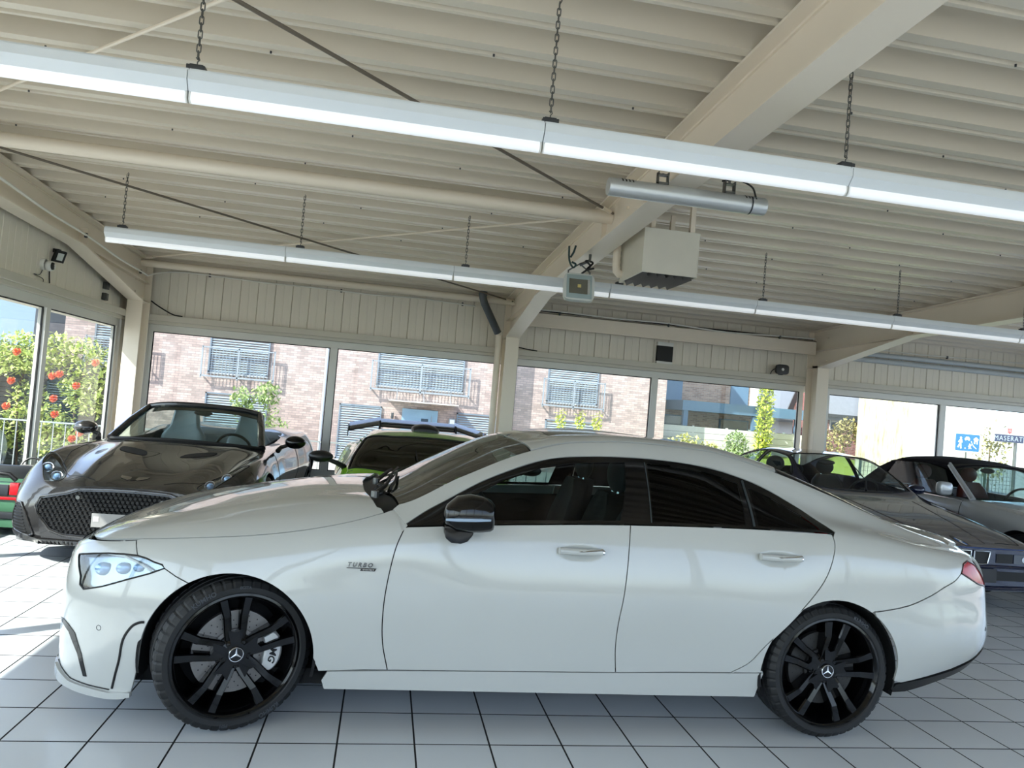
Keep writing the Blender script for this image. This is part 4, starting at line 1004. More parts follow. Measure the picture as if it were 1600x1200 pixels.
half = [(3.605, 7.0), (3.605, 6.3), (3.585, 5.5), (3.52, 5.05), (3.64, 4.98), (3.78, 4.86), (3.93, 4.66), (3.965, 4.0), (4.04, 4.2), (4.05, 5.5), (4.05, 7.0)]
BW.panel('boot_lid', full(half), M_PW, WC, space='xv', gx=.035, gv=.2)
BW.panel('boot_spoiler', full([(3.94, 7.0), (3.94, 5.6), (3.905, 4.75), (3.955, 4.55), (4.0, 5.2), (4.055, 6.0), (4.06, 7.0)]), M_PW, WC, space='xv', off=.014, gap=0, flange=.014)
BW.panel('rear_panel', full([(4.05, 7.0), (4.05, 5.5), (4.04, 4.2), (3.965, 3.75), (3.90, 3.3), (3.97, 2.75), (4.06, 2.45), (XB, 2.3), (XB, 7.0)]), M_PW, WC, space='xv')
# closing faces at nose and tail, floor pan, wheel wells
b = MB(); ks = np.linspace(0.3, 13.7, 40)
for x in (XF, XB):
    p = BW.S(np.full(40, x), ks); b.add([tuple(q) for q in p], [tuple(range(40))])
b.obj('grille_backing', M_GB, WC, smooth=0)
b = MB(); b.span((-.42, -.76, .17), (3.2, .76, .24)); b.obj('floor_pan', M_DARK, WC)
for x in (0, 2.94):
    for s in (-1, 1):
        b = MB().lathe([(.385, s * .90), (.385, s * .58), (.0, s * .56)], 36, (x, 0, .335), 'y', a0=-.3, a1=PI + .3); b.obj('wheel_well', M_DARK, WC, smooth=30)
        MB().lathe([(.372, s * .905), (.385, s * .90), (.386, s * .62)], 48, (x, 0, .335), 'y', a0=-.22, a1=PI + .22).obj('arch_liner', M_DARK, WC)
# wheels: the front pair is turned to the left
ST = math.radians(21)
lt = [('KUMHO', math.radians(122), .030), ('ECSTA', math.radians(88), .017), ('KUMHO', math.radians(-58), .026), ('PS71', math.radians(-96), .018)]
wheel(WC, 'wheel', (0.0, -.80, .340), .340, .245, .272, M_RIMB, 'five_double', -1, math.radians(95), ST, cal_ang=math.radians(-2), letters=lt, star=True, caltext='AMG')
wheel(WC, 'wheel', (0.0, .80, .340), .340, .245, .272, M_RIMB, 'five_double', 1, math.radians(95), ST, cal_ang=math.radians(5), star=True)
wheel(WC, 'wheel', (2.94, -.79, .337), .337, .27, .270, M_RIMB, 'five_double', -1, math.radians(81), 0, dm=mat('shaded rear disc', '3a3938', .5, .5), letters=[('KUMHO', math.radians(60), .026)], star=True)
wheel(WC, 'wheel', (2.94, .79, .337), .337, .27, .270, M_RIMB, 'five_double', 1, math.radians(81), 0, star=True)
# door mirrors
def mirror(s):
    m = link('door_mirror', None, WC, (1.02, s * .985, 1.035)); m.empty_display_size = .05
    b = MB(); P = []; F = []; N_ = 20
    secs = [(-.118, .012, .02, .0), (-.105, .045, .06, .0), (-.06, .078, .088, .008), (.0, .088, .098, .012), (.06, .083, .090, .010), (.098, .072, .076, .004), (.112, .06, .062, .0)]
    for x, hz, hy, dz in secs:
        for k in range(N_):
            a = 2 * PI * k / N_; c, q = math.cos(a), math.sin(a)
            P.append((x, math.copysign(abs(c) ** .8, c) * hy, dz + math.copysign(abs(q) ** .75, q) * hz))
    for i in range(len(secs) - 1):
        for k in range(N_): F.append((i * N_ + k, i * N_ + (k + 1) % N_, (i + 1) * N_ + (k + 1) % N_, (i + 1) * N_ + k))
    F += [tuple(range(N_)), tuple(range(len(secs) * N_ - N_, len(secs) * N_))]
    b.add(P, F).obj('mirror_cap', M_GB, m, smooth=50)
    MB().lathe([(0.0, .1125), (.056, .1125), (.060, .108)], 24, (0, 0, 0), 'x').obj('mirror_glass', mat('mirror glass', '9aa5ad', .03, 1.0), m)
    MB().tube([(-.112, -s * -.02 + s * .06, -.012), (-.06, s * .093, -.008), (.02, s * .10, -.004), (.09, s * .075, -.004)], [.006, .008, .008, .006], 8).obj('indicator_strip', mat('indicator strip', '9fb3c9', .15, coat=1), m)
    b = MB(); secs = [(-.10, -.052, .055, .055), (-.108, -.085, .05, .05), (-.098, -.112, .045, .04), (-.09, -.125, .03, .03)]
    foot = [(-.112, -.045), (.03, -.05), (.022, -.085), (.0, -.115), (-.03, -.127), (-.075, -.124), (-.102, -.105), (-.112, -.075)]
    b.prism(foot, .10, (0, -.03 if s < 0 else -.07, 0), 'xz'); b.obj('mirror_foot', M_GB, m, bevel=.012, seg=3)
mirror(-1); mirror(1)
# wing badge
def on_skin(V, F, x0, z0, name, m, lift=.002):
    x = np.array([x0 + p[0] for p in V]); z = np.array([z0 + p[1] for p in V]); v = BW.vz(x, z)
    X = BW.S(x, v) + BW.N(x, v) * (lift + np.array([p[2] for p in V])[:, None])
    return MB().add([tuple(p) for p in X], F).obj(name, m, WC, smooth=0, fix=False)
V, F = text_mesh('TURBO', .027, .0015, shear=.25, space=1.45, bold=.0006); on_skin(V, F, .545, .772, 'badge_lettering', M_DCH, .004)
on_skin([(-.062, -.0165, 0), (.012, -.0165, 0), (.012, -.0125, 0), (-.060, -.0125, 0)], [(0, 1, 2, 3)], .548, .772, 'badge_bar', M_DCH, .004)
on_skin([(.0, -.026, 0), (.066, -.026, 0), (.074, -.0125, 0), (.006, -.0125, 0)], [(0, 1, 2, 3)], .548, .772, 'badge_plate', M_BADGEB, .003)
V, F = text_mesh('4MATIC+', .012, .0008, shear=.2, space=1.1); on_skin(V, F, .584, .7525, 'badge_lettering', M_CHROME, .0055)
# wipers on the cowl
def glass_pt(x, w, lift):
    v = float(BW.vw(np.array([x]), np.array([abs(w)]), 5.0, 7.0)[0]); v = v if w > 0 else 14 - v
    return Vector(BW.S(np.array([x]), np.array([v]))[0] + BW.N(np.array([x]), np.array([v]))[0] * lift)
for (w0, w1) in ((.56, -.02), (.02, -.60)):
    pv = glass_pt(.585, w0, .012); mid = glass_pt(.64, (w0 + w1) / 2 + .1, .018); tip = glass_pt(.675, w1 + .1, .016)
    w_ = MB().tube([pv, mid, tip], [.014, .011, .007], 8).obj('wiper_arm', M_BLACK, WC)
    MB().tube([pv + Vector((0, 0, -.02)), pv + Vector((0, 0, .014))], .020, 10).obj('wiper_pivot', M_GALV, w_)
    MB().tube([glass_pt(.665, w0 - .1, .008), glass_pt(.69, (w0 + w1) / 2, .010), glass_pt(.70 if w1 > -.3 else .715, w1, .010)], .007, 6).obj('wiper_blade', M_BLACK, w_)
for k, (x, w) in enumerate(((.60, .40), (.60, .28), (.61, .16))):
    MB().ball(tuple(glass_pt(x, w, -.006)), .022, 10, 6, (1.2, .8, .7)).obj('cowl_fitting', M_GALV if k == 0 else M_BLKPL, WC)
# cabin
for (x, y) in ((1.52, -.37), (1.52, .37)): seat(WC, x, y, .42, M_INT, m2=M_GREYL)
for y in (-.34, .34): seat(WC, 2.42, y, .44, M_INT, s=.95)
b = MB(); b.prism([(.62, .55), (.68, .97), (.85, 1.0), (1.05, .96), (1.12, .85), (1.10, .55)], 1.46, (0, -.73, 0), 'xz'); b.obj('dashboard', M_INT2, WC, bevel=.03)
MB().span((1.045, -.56, .93), (1.075, .10, 1.02)).obj('display_screen', M_GB, WC, bevel=.01)
steering(WC, 1.22, -.37, .90, M_INT)
MB().tube([(1.93, -.66, 1.22), (1.90, -.60, 1.05), (1.75, -.50, .72)], .02, 6).obj('seat_belt', M_GREYL, WC)
MB().ball((1.16, 0, 1.29), 1, 14, 8, (.03, .11, .035)).obj('rear_view_mirror', M_BLKPL, WC)
# ================================================================== the other cars (local x runs from the nose to the tail)
from mathutils.bvhtree import BVHTree
M_CARGL = glass('car screen glass', 'dfe8e5', 1.0, 1.32)
def full_outline(L, x0, x1, axles, ra, zc, nv=0.03):
    low = [(x0, nv)]
    for ax in axles:
        pts = [p for p in arc(ax, zc, ra, 180, 0, 28)]
        pv = []
        for x, z in pts:
            zb = float(L.S(np.array([x]), np.array([nv]))[0, 2])
            if z > zb + .01: pv.append((x, float(L.vz(np.array([x]), np.array([z]))[0])))
        low += [(pv[0][0], nv)] + pv + [(pv[-1][0], nv)]
    low += [(x1, nv)]
    return low + [(x, 14 - v) for x, v in low[::-1]]
def sym(L, pts, space='xz'):
    """the outline on the near side and its mirror, on the skin"""
    if space == 'xz': a = [(x, float(L.vz(np.array([x]), np.array([z]))[0])) for x, z in pts]
    elif space == 'xw': a = [(x, float(L.vw(np.array([x]), np.array([w]))[0])) for x, w in pts]
    else: a = pts
    return a, [(x, 14 - v) for x, v in a]
def caps(L, xs, m, root, name):
    ks = np.linspace(0.03, 13.97, 48)
    for x in xs:
        P = L.S(np.full(48, x), ks); MB().add([tuple(q) for q in P], [tuple(range(48))]).obj(name, m, root, smooth=0)
class Front:
    """lays flat drawings on the skin, shot along x (from the nose, or from the tail)"""
    def __init__(s, L, x0, x1, root, back=False):
        s.root = root; n = 150; m = 85
        u = np.linspace(0, 1, n); xs = x0 + (x1 - x0) * (u ** 2 if not back else 1 - (1 - u) ** 2); vs = np.linspace(0.03, 13.97, m)
        X, V = np.meshgrid(xs, vs, indexing='ij'); P = L.S(X.ravel(), V.ravel())
        F = [(i * m + j, (i + 1) * m + j, (i + 1) * m + j + 1, i * m + j + 1) for i in range(n - 1) for j in range(m - 1)]
        e = n - 1 if back else 0
        F.append(tuple(e * m + j for j in range(m)))
        s.b = BVHTree.FromPolygons([tuple(p) for p in P], F); s.d = -1 if back else 1; s.x = -2.0 if not back else x1 + 2
    def hit(s, y, z):
        h = s.b.ray_cast(Vector((s.x, y, z)), Vector((s.d, 0, 0)))
        if h[0] is None: return None
        n = h[1]
        if n.x * s.d > 0: n = -n
        return h[0], n
    def put(s, V, F, off, name, m, parent=None, smooth=0):
        P = []
        last = None
        for p in V:
            h = s.hit(p[0], p[1]) or last
            if h is None: h = (Vector((0.02, p[0], p[1])), Vector((-s.d, 0, 0)))
            last = h
            P.append(Vector((h[0].x, p[0], p[1])) + Vector((-s.d, 0, 0)) * (off + (p[2] if len(p) > 2 else 0)))
        return MB().add(P, F).obj(name, m, parent or s.root, smooth=smooth, fix=False)
    def patch(s, name, outline, m, off=.004, holes=(), parent=None, step=.03):
        O = resample(outline, step)
        if area2(O) < 0: O = O[::-1]
        H = [resample(h, step) for h in holes]
        a = np.array(O); y0, y1, z0, z1 = a[:, 0].min(), a[:, 0].max(), a[:, 1].min(), a[:, 1].max()
        G = np.array([(y, z) for y in np.arange(y0 + step / 2, y1, step) for z in np.arange(z0 + step / 2, z1, step)] or [(y0, z0)])
        k = inpoly(G, O)
        for h in H: k &= ~inpoly(G, h)
        P, F = triang(O, H, G[k])
        if s.d > 0: F = F[:, ::-1]
        return s.put([tuple(p) for p in P], [tuple(int(i) for i in f) for f in F], off, name, m, parent, 30)
    def border(s, name, outline, m, r=.006, off=.005, closed=True, parent=None):
        O = resample(outline, .025) if closed else cr(outline, 4); P = []
        for y, z in O:
            h = s.hit(y, z)
            if h: P.append((h[0].x - s.d * off, y, z))
        return MB().tube(P, r, 8, closed=closed).obj(name, m, parent or s.root)
    def honeycomb(s, name, outline, m, pitch=.036, wd=.010, off=.01, parent=None):
        a = np.array(outline); y0, y1, z0, z1 = a[:, 0].min(), a[:, 0].max(), a[:, 1].min(), a[:, 1].max(); V = []; F = []
        r = pitch / math.sqrt(3); row = 0; z = z0
        while z < z1:
            y = y0 + (pitch / 2 if row % 2 else 0)
            while y < y1:
                if inpoly([(y, z)], outline)[0]:
                    n = len(V); hh = [(y + q * math.cos(t), z + q * math.sin(t), o) for q, o in ((r * 1.0, 0), (r - wd / 2, 0.003), (r - wd, -.008)) for t in [PI / 6 + PI / 3 * k for k in range(6)]]
                    V += hh
                    for k in range(6):
                        F.append((n + k, n + (k + 1) % 6, n + 6 + (k + 1) % 6, n + 6 + k)); F.append((n + 6 + k, n + 6 + (k + 1) % 6, n + 12 + (k + 1) % 6, n + 12 + k))
                y += pitch
            z += pitch * 0.866; row += 1
        o = s.put(V, F, off, name, m, parent); o['kind'] = 'stuff'; return o
def strip(root, name, A, B, m, t=.02):
    """a ruled plate between two lines with thickness t"""
    n = len(A); b = MB(); A = [Vector(p) for p in A]; B = [Vector(p) for p in B]; V = []
    for i in range(n):
        d = (A[min(i + 1, n - 1)] - A[max(i - 1, 0)]); nn = d.cross(B[i] - A[i]).normalized() * t
        V += [A[i], B[i], B[i] + nn, A[i] + nn]
    F = []
    for i in range(n - 1):
        for k in range(4): F.append((i * 4 + k, i * 4 + (k + 1) % 4, i * 4 + 4 + (k + 1) % 4, i * 4 + 4 + k))
    F += [(0, 1, 2, 3), tuple((n - 1) * 4 + k for k in range(4))]
    return b.add(V, F).obj(name, m, root, smooth=30)
def four_wheels(root, axles, y, R, Wd, Rr, m, style, spin=0.3, steer=0.0):
    for i, ax in enumerate(axles):
        for s in (-1, 1):
            wheel(root, 'wheel', (ax, s * (y - Wd / 2), R), R, Wd, Rr, m, style, s, spin, steer if i == 0 else 0)
            MB().lathe([(R + .05, s * (y - .02)), (R + .05, s * (y - .34)), (0, s * (y - .36))], 30, (ax, 0, R), 'y', a0=-.25, a1=PI + .25).obj('wheel_well', M_DARK, root)
def side_mirror(root, x, y, z, s, m, arm, sz=(.09, .11, .07), sq=2):
    r = link('door_mirror', None, root, (x, s * y, z)); r.empty_display_size = .05
    b = MB(); P = []; F = []; N_ = 16
    for q, hy, hz in ((-1, .15, .2) if sq == 2 else (-1, .75, .75), (-.8, .62, .6) if sq == 2 else (-.8, .9, .9), (-.35, .92, .95), (.2, 1, 1), (.75, .92, .9), (1, .8, .75)):
        for k in range(N_):
            a = 2 * PI * k / N_; ca, sa = math.cos(a), math.sin(a); P.append((q * sz[0], math.copysign(abs(ca) ** (2 / sq), ca) * hy * sz[1], math.copysign(abs(sa) ** (2 / sq), sa) * hz * sz[2]))
    for i in range(5):
        for k in range(N_): F.append((i * N_ + k, i * N_ + (k + 1) % N_, (i + 1) * N_ + (k + 1) % N_, (i + 1) * N_ + k))
    F += [tuple(range(N_)), tuple(range(5 * N_, 6 * N_))]
    b.add(P, F).obj('mirror_cap', m, r, smooth=50)
    MB().lathe([(0, sz[0] + .001), (sz[2] * .7, sz[0] + .001), (sz[2] * .72, sz[0] - .004)], 16, axis='x').obj('mirror_glass', mat('mirror glass', '9aa5ad', .03, 1.0), r)
    MB().tube([(0, -s * sz[1] * .5, -sz[2] * .4), (.0, -s * (sz[1] + .03), -sz[2] * .9), arm and (arm[0], -s * arm[1], arm[2])], [.018, .022, .028], 8).obj('mirror_arm', M_BLKPL, r)

# ---------------------------------------------------------------- grey open-top sports car
GX = thing('open_sports_car', 'dark grey open-top sports car with honeycomb grille, parked nose forward by the corner', 'car', (-1.41, 2.96, 0), PI / 2 - .028)
M_GRY = mat('dark grey car paint', '3b3a3b', 0.2, 0.55, coat=1.0, var=0.05, scale=3, cr=0.02)
M_CARB = mat('dark woven carbon', '121214', 0.25, coat=0.8)
M_BLUEL = mat('blue grey leather', '8a98a3', 0.5, var=0.1)
w2 = '0:.60 .03:.70 .08:.79 .2:.88 .4:.955 .7:.982 .93:.985 1.5:.955 2.2:.93 2.8:.945 3.4:.99 3.75:1.0 4.2:.965 4.5:.87 4.65:.74 4.71:.58'
GL = Loft(['0:.56 .05:.72 .2:.86 .5:.93 1:.93 2.2:.88 3.4:.93 4.2:.88 4.6:.72 4.71:.50', '0:.60 .05:.77 .2:.895 .5:.955 .93:.97 1.6:.92 2.2:.885 2.9:.91 3.75:.98 4.3:.92 4.6:.76 4.71:.56', w2,
           '0:.52 .06:.62 .2:.71 .4:.80 .7:.85 1:.865 1.5:.85 2.2:.82 2.8:.82 3.4:.86 3.8:.86 4.2:.82 4.55:.70 4.71:.48', '0:.42 .06:.50 .2:.57 .5:.64 1:.67 1.5:.68 2.2:.72 3:.72 3.6:.68 4.2:.62 4.71:.38', '0:.28 .1:.34 .5:.42 1:.47 1.5:.52 2.2:.56 3:.56 3.6:.5 4.71:.28', '0:.14 .5:.2 1:.24 1.5:.26 3:.3 4.71:.14', '0:0 5:0'],
          ['0:.17 .2:.15 .6:.14 3.6:.16 4.3:.22 4.71:.30', '0:.30 .3:.33 1:.36 3.8:.38 4.71:.45', '0:.47 .2:.52 .6:.58 1.2:.62 2.5:.62 3.6:.66 4.3:.68 4.71:.62',
           '0:.60 .08:.650 .2:.712 .4:.790 .7:.842 .95:.862 1.2:.866 1.5:.872 1.9:.885 2.5:.895 3:.915 3.5:.955 3.9:.965 4.3:.94 4.6:.89 4.71:.80', '0:.62 .1:.655 .3:.70 .6:.765 1:.825 1.5:.89 1.9:.895 2.5:.90 3:.94 3.5:1.0 4:1.0 4.5:.93 4.71:.82', '0:.635 .1:.675 .3:.73 .6:.795 1:.86 1.5:.918 1.9:.90 2.5:.90 3:.955 3.4:1.03 4:1.02 4.5:.94 4.71:.83',
           '0:.64 .1:.675 .3:.725 .6:.785 1:.85 1.5:.925 1.9:.90 2.5:.90 3.0:.95 3.4:1.01 4:1.0 4.5:.94 4.71:.83', '0:.64 .1:.672 .3:.722 .6:.782 1:.850 1.5:.93 1.9:.90 2.5:.90 3.0:.95 3.4:1.0 4:1.0 4.5:.94 4.71:.83'], crease={5: .5, 3: .25})
cab = [(1.62, 4.35), (2.2, 4.15), (3.0, 4.15), (3.18, 4.7), (3.2, 7), (3.18, 9.3), (3.0, 9.85), (2.2, 9.85), (1.62, 9.65), (1.56, 8.4), (1.54, 7), (1.56, 5.6)]
hd0, hd1 = sym(GL, cr([(.07, .60), (.12, .525), (.28, .56), (.48, .67), (.60, .80), (.52, .865), (.30, .845), (.14, .75)], 4, True), 'xw')
GL.panel('body', full_outline(GL, .004, 4.705, (.93, 3.735), .385, .35), M_GRY, GX, space='xv', holes=[cab, hd0, hd1[::-1]], gx=.035, gv=.14, gap=0)
caps(GL, (.004, 4.705), M_GRY, GX, 'bumper_face')
FG = Front(GL, .004, 1.2, GX)
gr = [(-.655, .46), (-.625, .535), (-.42, .583), (-.345, .612), (-.1, .622), (.1, .622), (.345, .612), (.42, .583), (.625, .535), (.655, .46), (.635, .40), (.53, .275), (.43, .238), (.2, .225), (-.2, .225), (-.43, .238), (-.53, .275), (-.635, .40)]
FG.patch('grille_backing', gr, M_BLACK, .004)
FG.honeycomb('grille_mesh', inset(gr, .012), mat('grille mesh black', '1b1b1d', .3, .3), .037, .008, .010)
FG.border('grille_surround', gr, M_GRY, .011, .006)
FG.border('grille_inner_edge', inset(gr, .014), mat('dark chrome', '5a5c60', .15, 1), .004, .010)
for s in (-1, 1):
    vt = [(s * p, q) for p, q in ((.835, .470), (.785, .468), (.735, .40), (.655, .235), (.69, .215), (.875, .255), (.868, .38))]
    FG.patch('air_intake', vt, M_BLACK, .004); FG.border('intake_edge', vt, M_GRY, .007, .006)
    g = MB()
    for k in range(9):
        z = .245 + .024 * k; a = .69 - .0 + max(0, (z - .24)) * .35; FG.border('intake_slat', [(s * (a + .02), z), (s * .855, z + .004)], mat('grille mesh black', '1b1b1d'), .0035, .008, closed=False)
    lp = (hd0, hd1)[0 if s < 0 else 1]
    GL.panel('headlight', lp if area2(lp) > 0 else lp[::-1], glass('headlamp lens', 'dfe6ea'), GX, space='xv', gap=.003, off=0)
    hb = GL.panel('headlight_housing', lp if area2(lp) > 0 else lp[::-1], mat('headlamp bright housing', 'aeb8c4', .3, .45, var=.2, scale=16), GX, space='xv', gap=.003, off=-.04, flange=0)
    for (x, w) in ((.215, .60), (.30, .71)):
        v = float(GL.vw(np.array([x]), np.array([w]))[0]); v = v if s < 0 else 14 - v
        p = GL.S(np.array([x]), np.array([v]))[0] - GL.N(np.array([x]), np.array([v]))[0] * .02; nn = Vector(GL.N(np.array([x]), np.array([v]))[0]).lerp(Vector((-1, 0, .1)), .6).normalized()
        MB().ball(tuple(p), .032, 14, 8).obj('lamp_lens', mat('lamp projector', '8fb4dc'), hb)
        MB().tube([Vector(p) + nn * .02 + (nn.orthogonal().normalized() * math.cos(t) + nn.cross(nn.orthogonal().normalized()) * math.sin(t)) * .042 for t in np.linspace(0, 2 * PI, 21)[:-1]], .0045, 6, closed=True).obj('lamp_ring', M_CHROME, hb)
    GL.line('headlight_seal', lp + lp[:1], M_BLACK, GX, space='xv', r=.004)
    # bonnet vent and shut line
    vv = cr([(.88, .15), (.89, .26), (.96, .40), (1.09, .43), (1.10, .36), (1.03, .20)], 3, True)
    a0, a1 = sym(GL, vv, 'xw'); lp = a0 if s < 0 else a1
    GL.panel('bonnet_vent', lp if area2(lp) > 0 else lp[::-1], M_BLACK, GX, space='xv', off=.003, gap=0, flange=0)
    bl = [(.10, 5.4), (.22, 4.3), (.42, 3.85), (.8, 3.55), (1.3, 3.45), (1.52, 3.6)]
    GL.line('panel_gap', bl if s < 0 else [(x, 14 - v) for x, v in bl], M_BLACK, GX, space='xv', r=.003)
    side_mirror(GX, 1.77, 1.045, .985, s, M_GRY if s > 0 else M_GB, (-.06, .16, -.10))
    seat(GX, 2.45, s * .37, .30, M_BLUEL, s=1.0, head=False, tall=True)
    strip(GX, 'door_card', [(1.6, s * .68, .9), (2.2, s * .68, .9), (3.1, s * .66, .93)], [(1.6, s * .64, .35), (2.2, s * .66, .35), (3.1, s * .62, .35)], M_INT2, .01)
    # tail light and gap of the door
    for side in (0, 1):
        if (side == 0) == (s < 0): GL.line('door_gap', [(1.62, .87), (1.58, .7), (1.62, .3), (2.6, .24), (2.85, .4), (2.9, .7), (2.88, .90)], M_BLACK, GX, side=side, r=.003)
for k, y in enumerate((-.30, .34)):
    FG.patch('parking_sensor', [(y + .016 * math.cos(t), .545 + .016 * math.sin(t)) for t in np.linspace(0, 2 * PI, 13)[:-1]], M_GALV, .016, step=.01)
FG.patch('number_plate', [(-.30, .32), (.22, .32), (.22, .43), (-.30, .43)], mat('plain grey plate', '8e8c8b', .45), .022)
FG.patch('plate_edge_mark', [(.165, .365), (.205, .365), (.205, .405), (.165, .405)], M_WHITEPL, .025)
FG.patch('front_splitter', [(-.86, .215), (-.6, .165), (0, .15), (.6, .165), (.86, .215), (.86, .25), (.6, .205), (0, .19), (-.6, .205), (-.86, .25)], M_CARB, .03)
# winged emblem on the bonnet edge
em = []
for s in (-1, 1): em += [[(s * .004, .0), (s * .03, .012), (s * .115, .018), (s * .105, .006), (s * .04, -.006)]]
for w_ in em:
    V = [(y, .695 + z, 0) for y, z in w_]; n = len(V)
    FG.put(V, [tuple(range(n))], .012, 'wing_emblem', M_CHROME)
FG.put([(-.02, .690, 0), (.02, .690, 0), (.022, .708, 0), (-.022, .708, 0)], [(0, 1, 2, 3)], .014, 'wing_emblem', mat('dark chrome', '5a5c60'))
# windscreen with its frame
lo = [(1.62, -.735, .905), (1.50, -.48, .925), (1.45, 0, .94), (1.50, .48, .925), (1.62, .735, .905)]; hi = [(2.20, -.575, 1.235), (2.12, -.36, 1.272), (2.09, 0, 1.285), (2.12, .36, 1.272), (2.20, .575, 1.235)]
lo = cr(lo, 4); hi = cr(hi, 4)
strip(GX, 'windscreen', lo, hi, M_CARGL, .004)
dk = mat('dark screen frame', '141416', .3, coat=.6)
MB().tube(hi, [.03] * len(hi), 10).obj('screen_header', dk, GX)
MB().tube(lo, [.018] * len(lo), 8).obj('screen_base', M_BLACK, GX)
for a, b, m in ((lo[0], hi[0], M_GRY), (lo[-1], hi[-1], M_GRY)): MB().tube([a, ((a[0] + b[0]) / 2 - .01, (a[1] + b[1]) / 2 * 1.01, (a[2] + b[2]) / 2 + .012), b], [.042, .036, .032], 10).obj('screen_pillar', m, GX)
strip(GX, 'screen_header_lining', [(p[0] + .02, p[1] * .97, p[2] - .055) for p in hi], [(p[0] + .09, p[1] * .97, p[2] - .02) for p in hi], dk, .01)
b = MB(); b.prism([(1.60, .5), (1.60, .86), (1.72, .915), (1.95, .90), (2.02, .80), (2.0, .5)], 1.30, (0, -.65, 0), 'xz'); b.obj('dashboard', M_INT2, GX, bevel=.03)
steering(GX, 2.02, -.37, .84, M_INT)
MB().span((1.5, -.66, .22), (3.2, .66, .30)).obj('cabin_floor', M_INT2, GX)
MB().prism([(3.02, .4), (3.0, .93), (3.2, 1.0), (3.3, .4)], 1.36, (0, -.68, 0), 'xz').obj('rear_bulkhead', M_BLUEL, GX, bevel=.03)
MB().span((2.1, -.10, .3), (3.0, .10, .62)).obj('centre_console', M_INT, GX, bevel=.03)
MB().ball((2.20, .02, 1.20), 1, 12, 8, (.02, .10, .03)).obj('rear_view_mirror', M_BLKPL, GX)
a0, a1 = sym(GL, cr([(3.2, 5.0), (3.6, 4.6), (4.1, 4.9), (4.15, 6), (4.15, 7)], 3), 'xv')
four_wheels(GX, (.93, 3.735), .965, .352, .27, .275, M_RIMB, 'star')
FGb = Front(GL, 3.4, 4.705, GX, True)
for s in (-1, 1): FGb.patch('tail_light', [(s * .25, .80), (s * .70, .74), (s * .72, .77), (s * .3, .82)], mat('tail light red', 'b3101c'), .004)

# ---------------------------------------------------------------- green sports car with the big wing
HX = thing('green_sports_car', 'bright green low sports car with roof scoop and big rear wing behind the white coupe', 'car', (1.04, 2.27, 0), PI / 2)
M_GRN = mat('bright green car paint', '78b31f', 0.22, coat=1.0, var=0.03, cr=.02)
HL_ = Loft(['0:.5 .1:.75 .4:.88 1:.92 2:.90 3.4:.93 4.2:.88 4.55:.70', '0:.55 .1:.80 .4:.92 1:.955 2:.92 2.8:.94 3.5:.97 4.2:.93 4.55:.75', '0:.5 .1:.78 .4:.92 1:.96 1.8:.93 2.5:.93 3.5:.98 4.2:.94 4.55:.78', '0:.46 .2:.72 .6:.82 1:.86 1.5:.84 2.2:.80 3:.82 3.6:.86 4.2:.84 4.55:.70',
            '0:.42 .2:.66 .6:.74 1:.77 1.25:.755 2.0:.635 2.5:.61 3:.63 3.6:.66 4.2:.70 4.55:.6', '0:.38 .2:.58 .6:.66 1:.71 1.25:.725 2.0:.605 2.5:.575 3:.57 3.6:.57 4.2:.55 4.55:.5', '0:.2 .6:.34 1.24:.37 2:.31 3:.29 4.55:.25', '0:0 5:0'],
           ['0:.13 .5:.11 3.5:.13 4.55:.25', '0:.22 .5:.28 3.5:.34 4.55:.40', '0:.30 .3:.40 .8:.50 2:.55 3.4:.64 4.55:.62', '0:.34 .3:.48 .7:.66 1:.745 1.5:.80 2.2:.86 3:.91 3.7:.94 4.2:.92 4.55:.84',
            '0:.355 .3:.50 .7:.67 1:.765 1.25:.835 1.6:.985 2.0:1.095 2.5:1.125 3:1.09 3.6:1.0 4.2:.93 4.55:.85', '0:.36 .3:.505 .7:.675 1:.785 1.25:.862 1.6:1.015 2.0:1.135 2.5:1.165 3:1.12 3.6:1.01 4.2:.93 4.55:.855', '0:.36 .3:.505 .7:.68 1:.80 1.25:.875 1.6:1.03 2.0:1.165 2.2:1.195 2.5:1.205 3:1.15 3.6:1.02 4.2:.93 4.55:.86', '0:.36 .3:.50 .7:.68 1:.80 1.25:.878 1.6:1.035 2.0:1.172 2.2:1.205 2.5:1.215 3:1.155 3.6:1.02 4.2:.93 4.55:.86'], crease={3: .5, 5: .4})
half = [(1.20, 7), (1.21, 6), (1.25, 5.0), (1.29, 4.72), (1.55, 4.78), (1.88, 4.85), (1.93, 5.6), (1.95, 6.4), (1.955, 7)]
wso = half + [(x, 14 - v) for x, v in half[::-1] if v < 7]
sg = [(1.42, 3.35), (1.35, 3.9), (1.60, 4.40), (2.0, 4.45), (2.5, 4.5), (2.75, 4.2), (2.6, 3.35)]
HL_.panel('body', full_outline(HL_, .004, 4.545, (.95, 3.57), .38, .345), M_GRN, HX, space='xv', holes=[wso, sg, [(x, 14 - v) for x, v in sg][::-1]], gx=.05, gv=.18, gap=0)
caps(HL_, (.004, 4.545), M_BLKPL, HX, 'bumper_face')
HL_.panel('windscreen', wso, glass('dark green tinted screen', '39443a', 1.0, 1.5), HX, space='xv', gap=.002, off=-.002, flange=0)
HL_.line('windscreen_edge', wso + wso[:1], M_BLACK, HX, space='xv', r=.011, off=-.003)
for sd in (sg, [(x, 14 - v) for x, v in sg][::-1]): HL_.panel('side_window', sd, M_CARGL, HX, space='xv', off=-.002, gap=.002, flange=0)
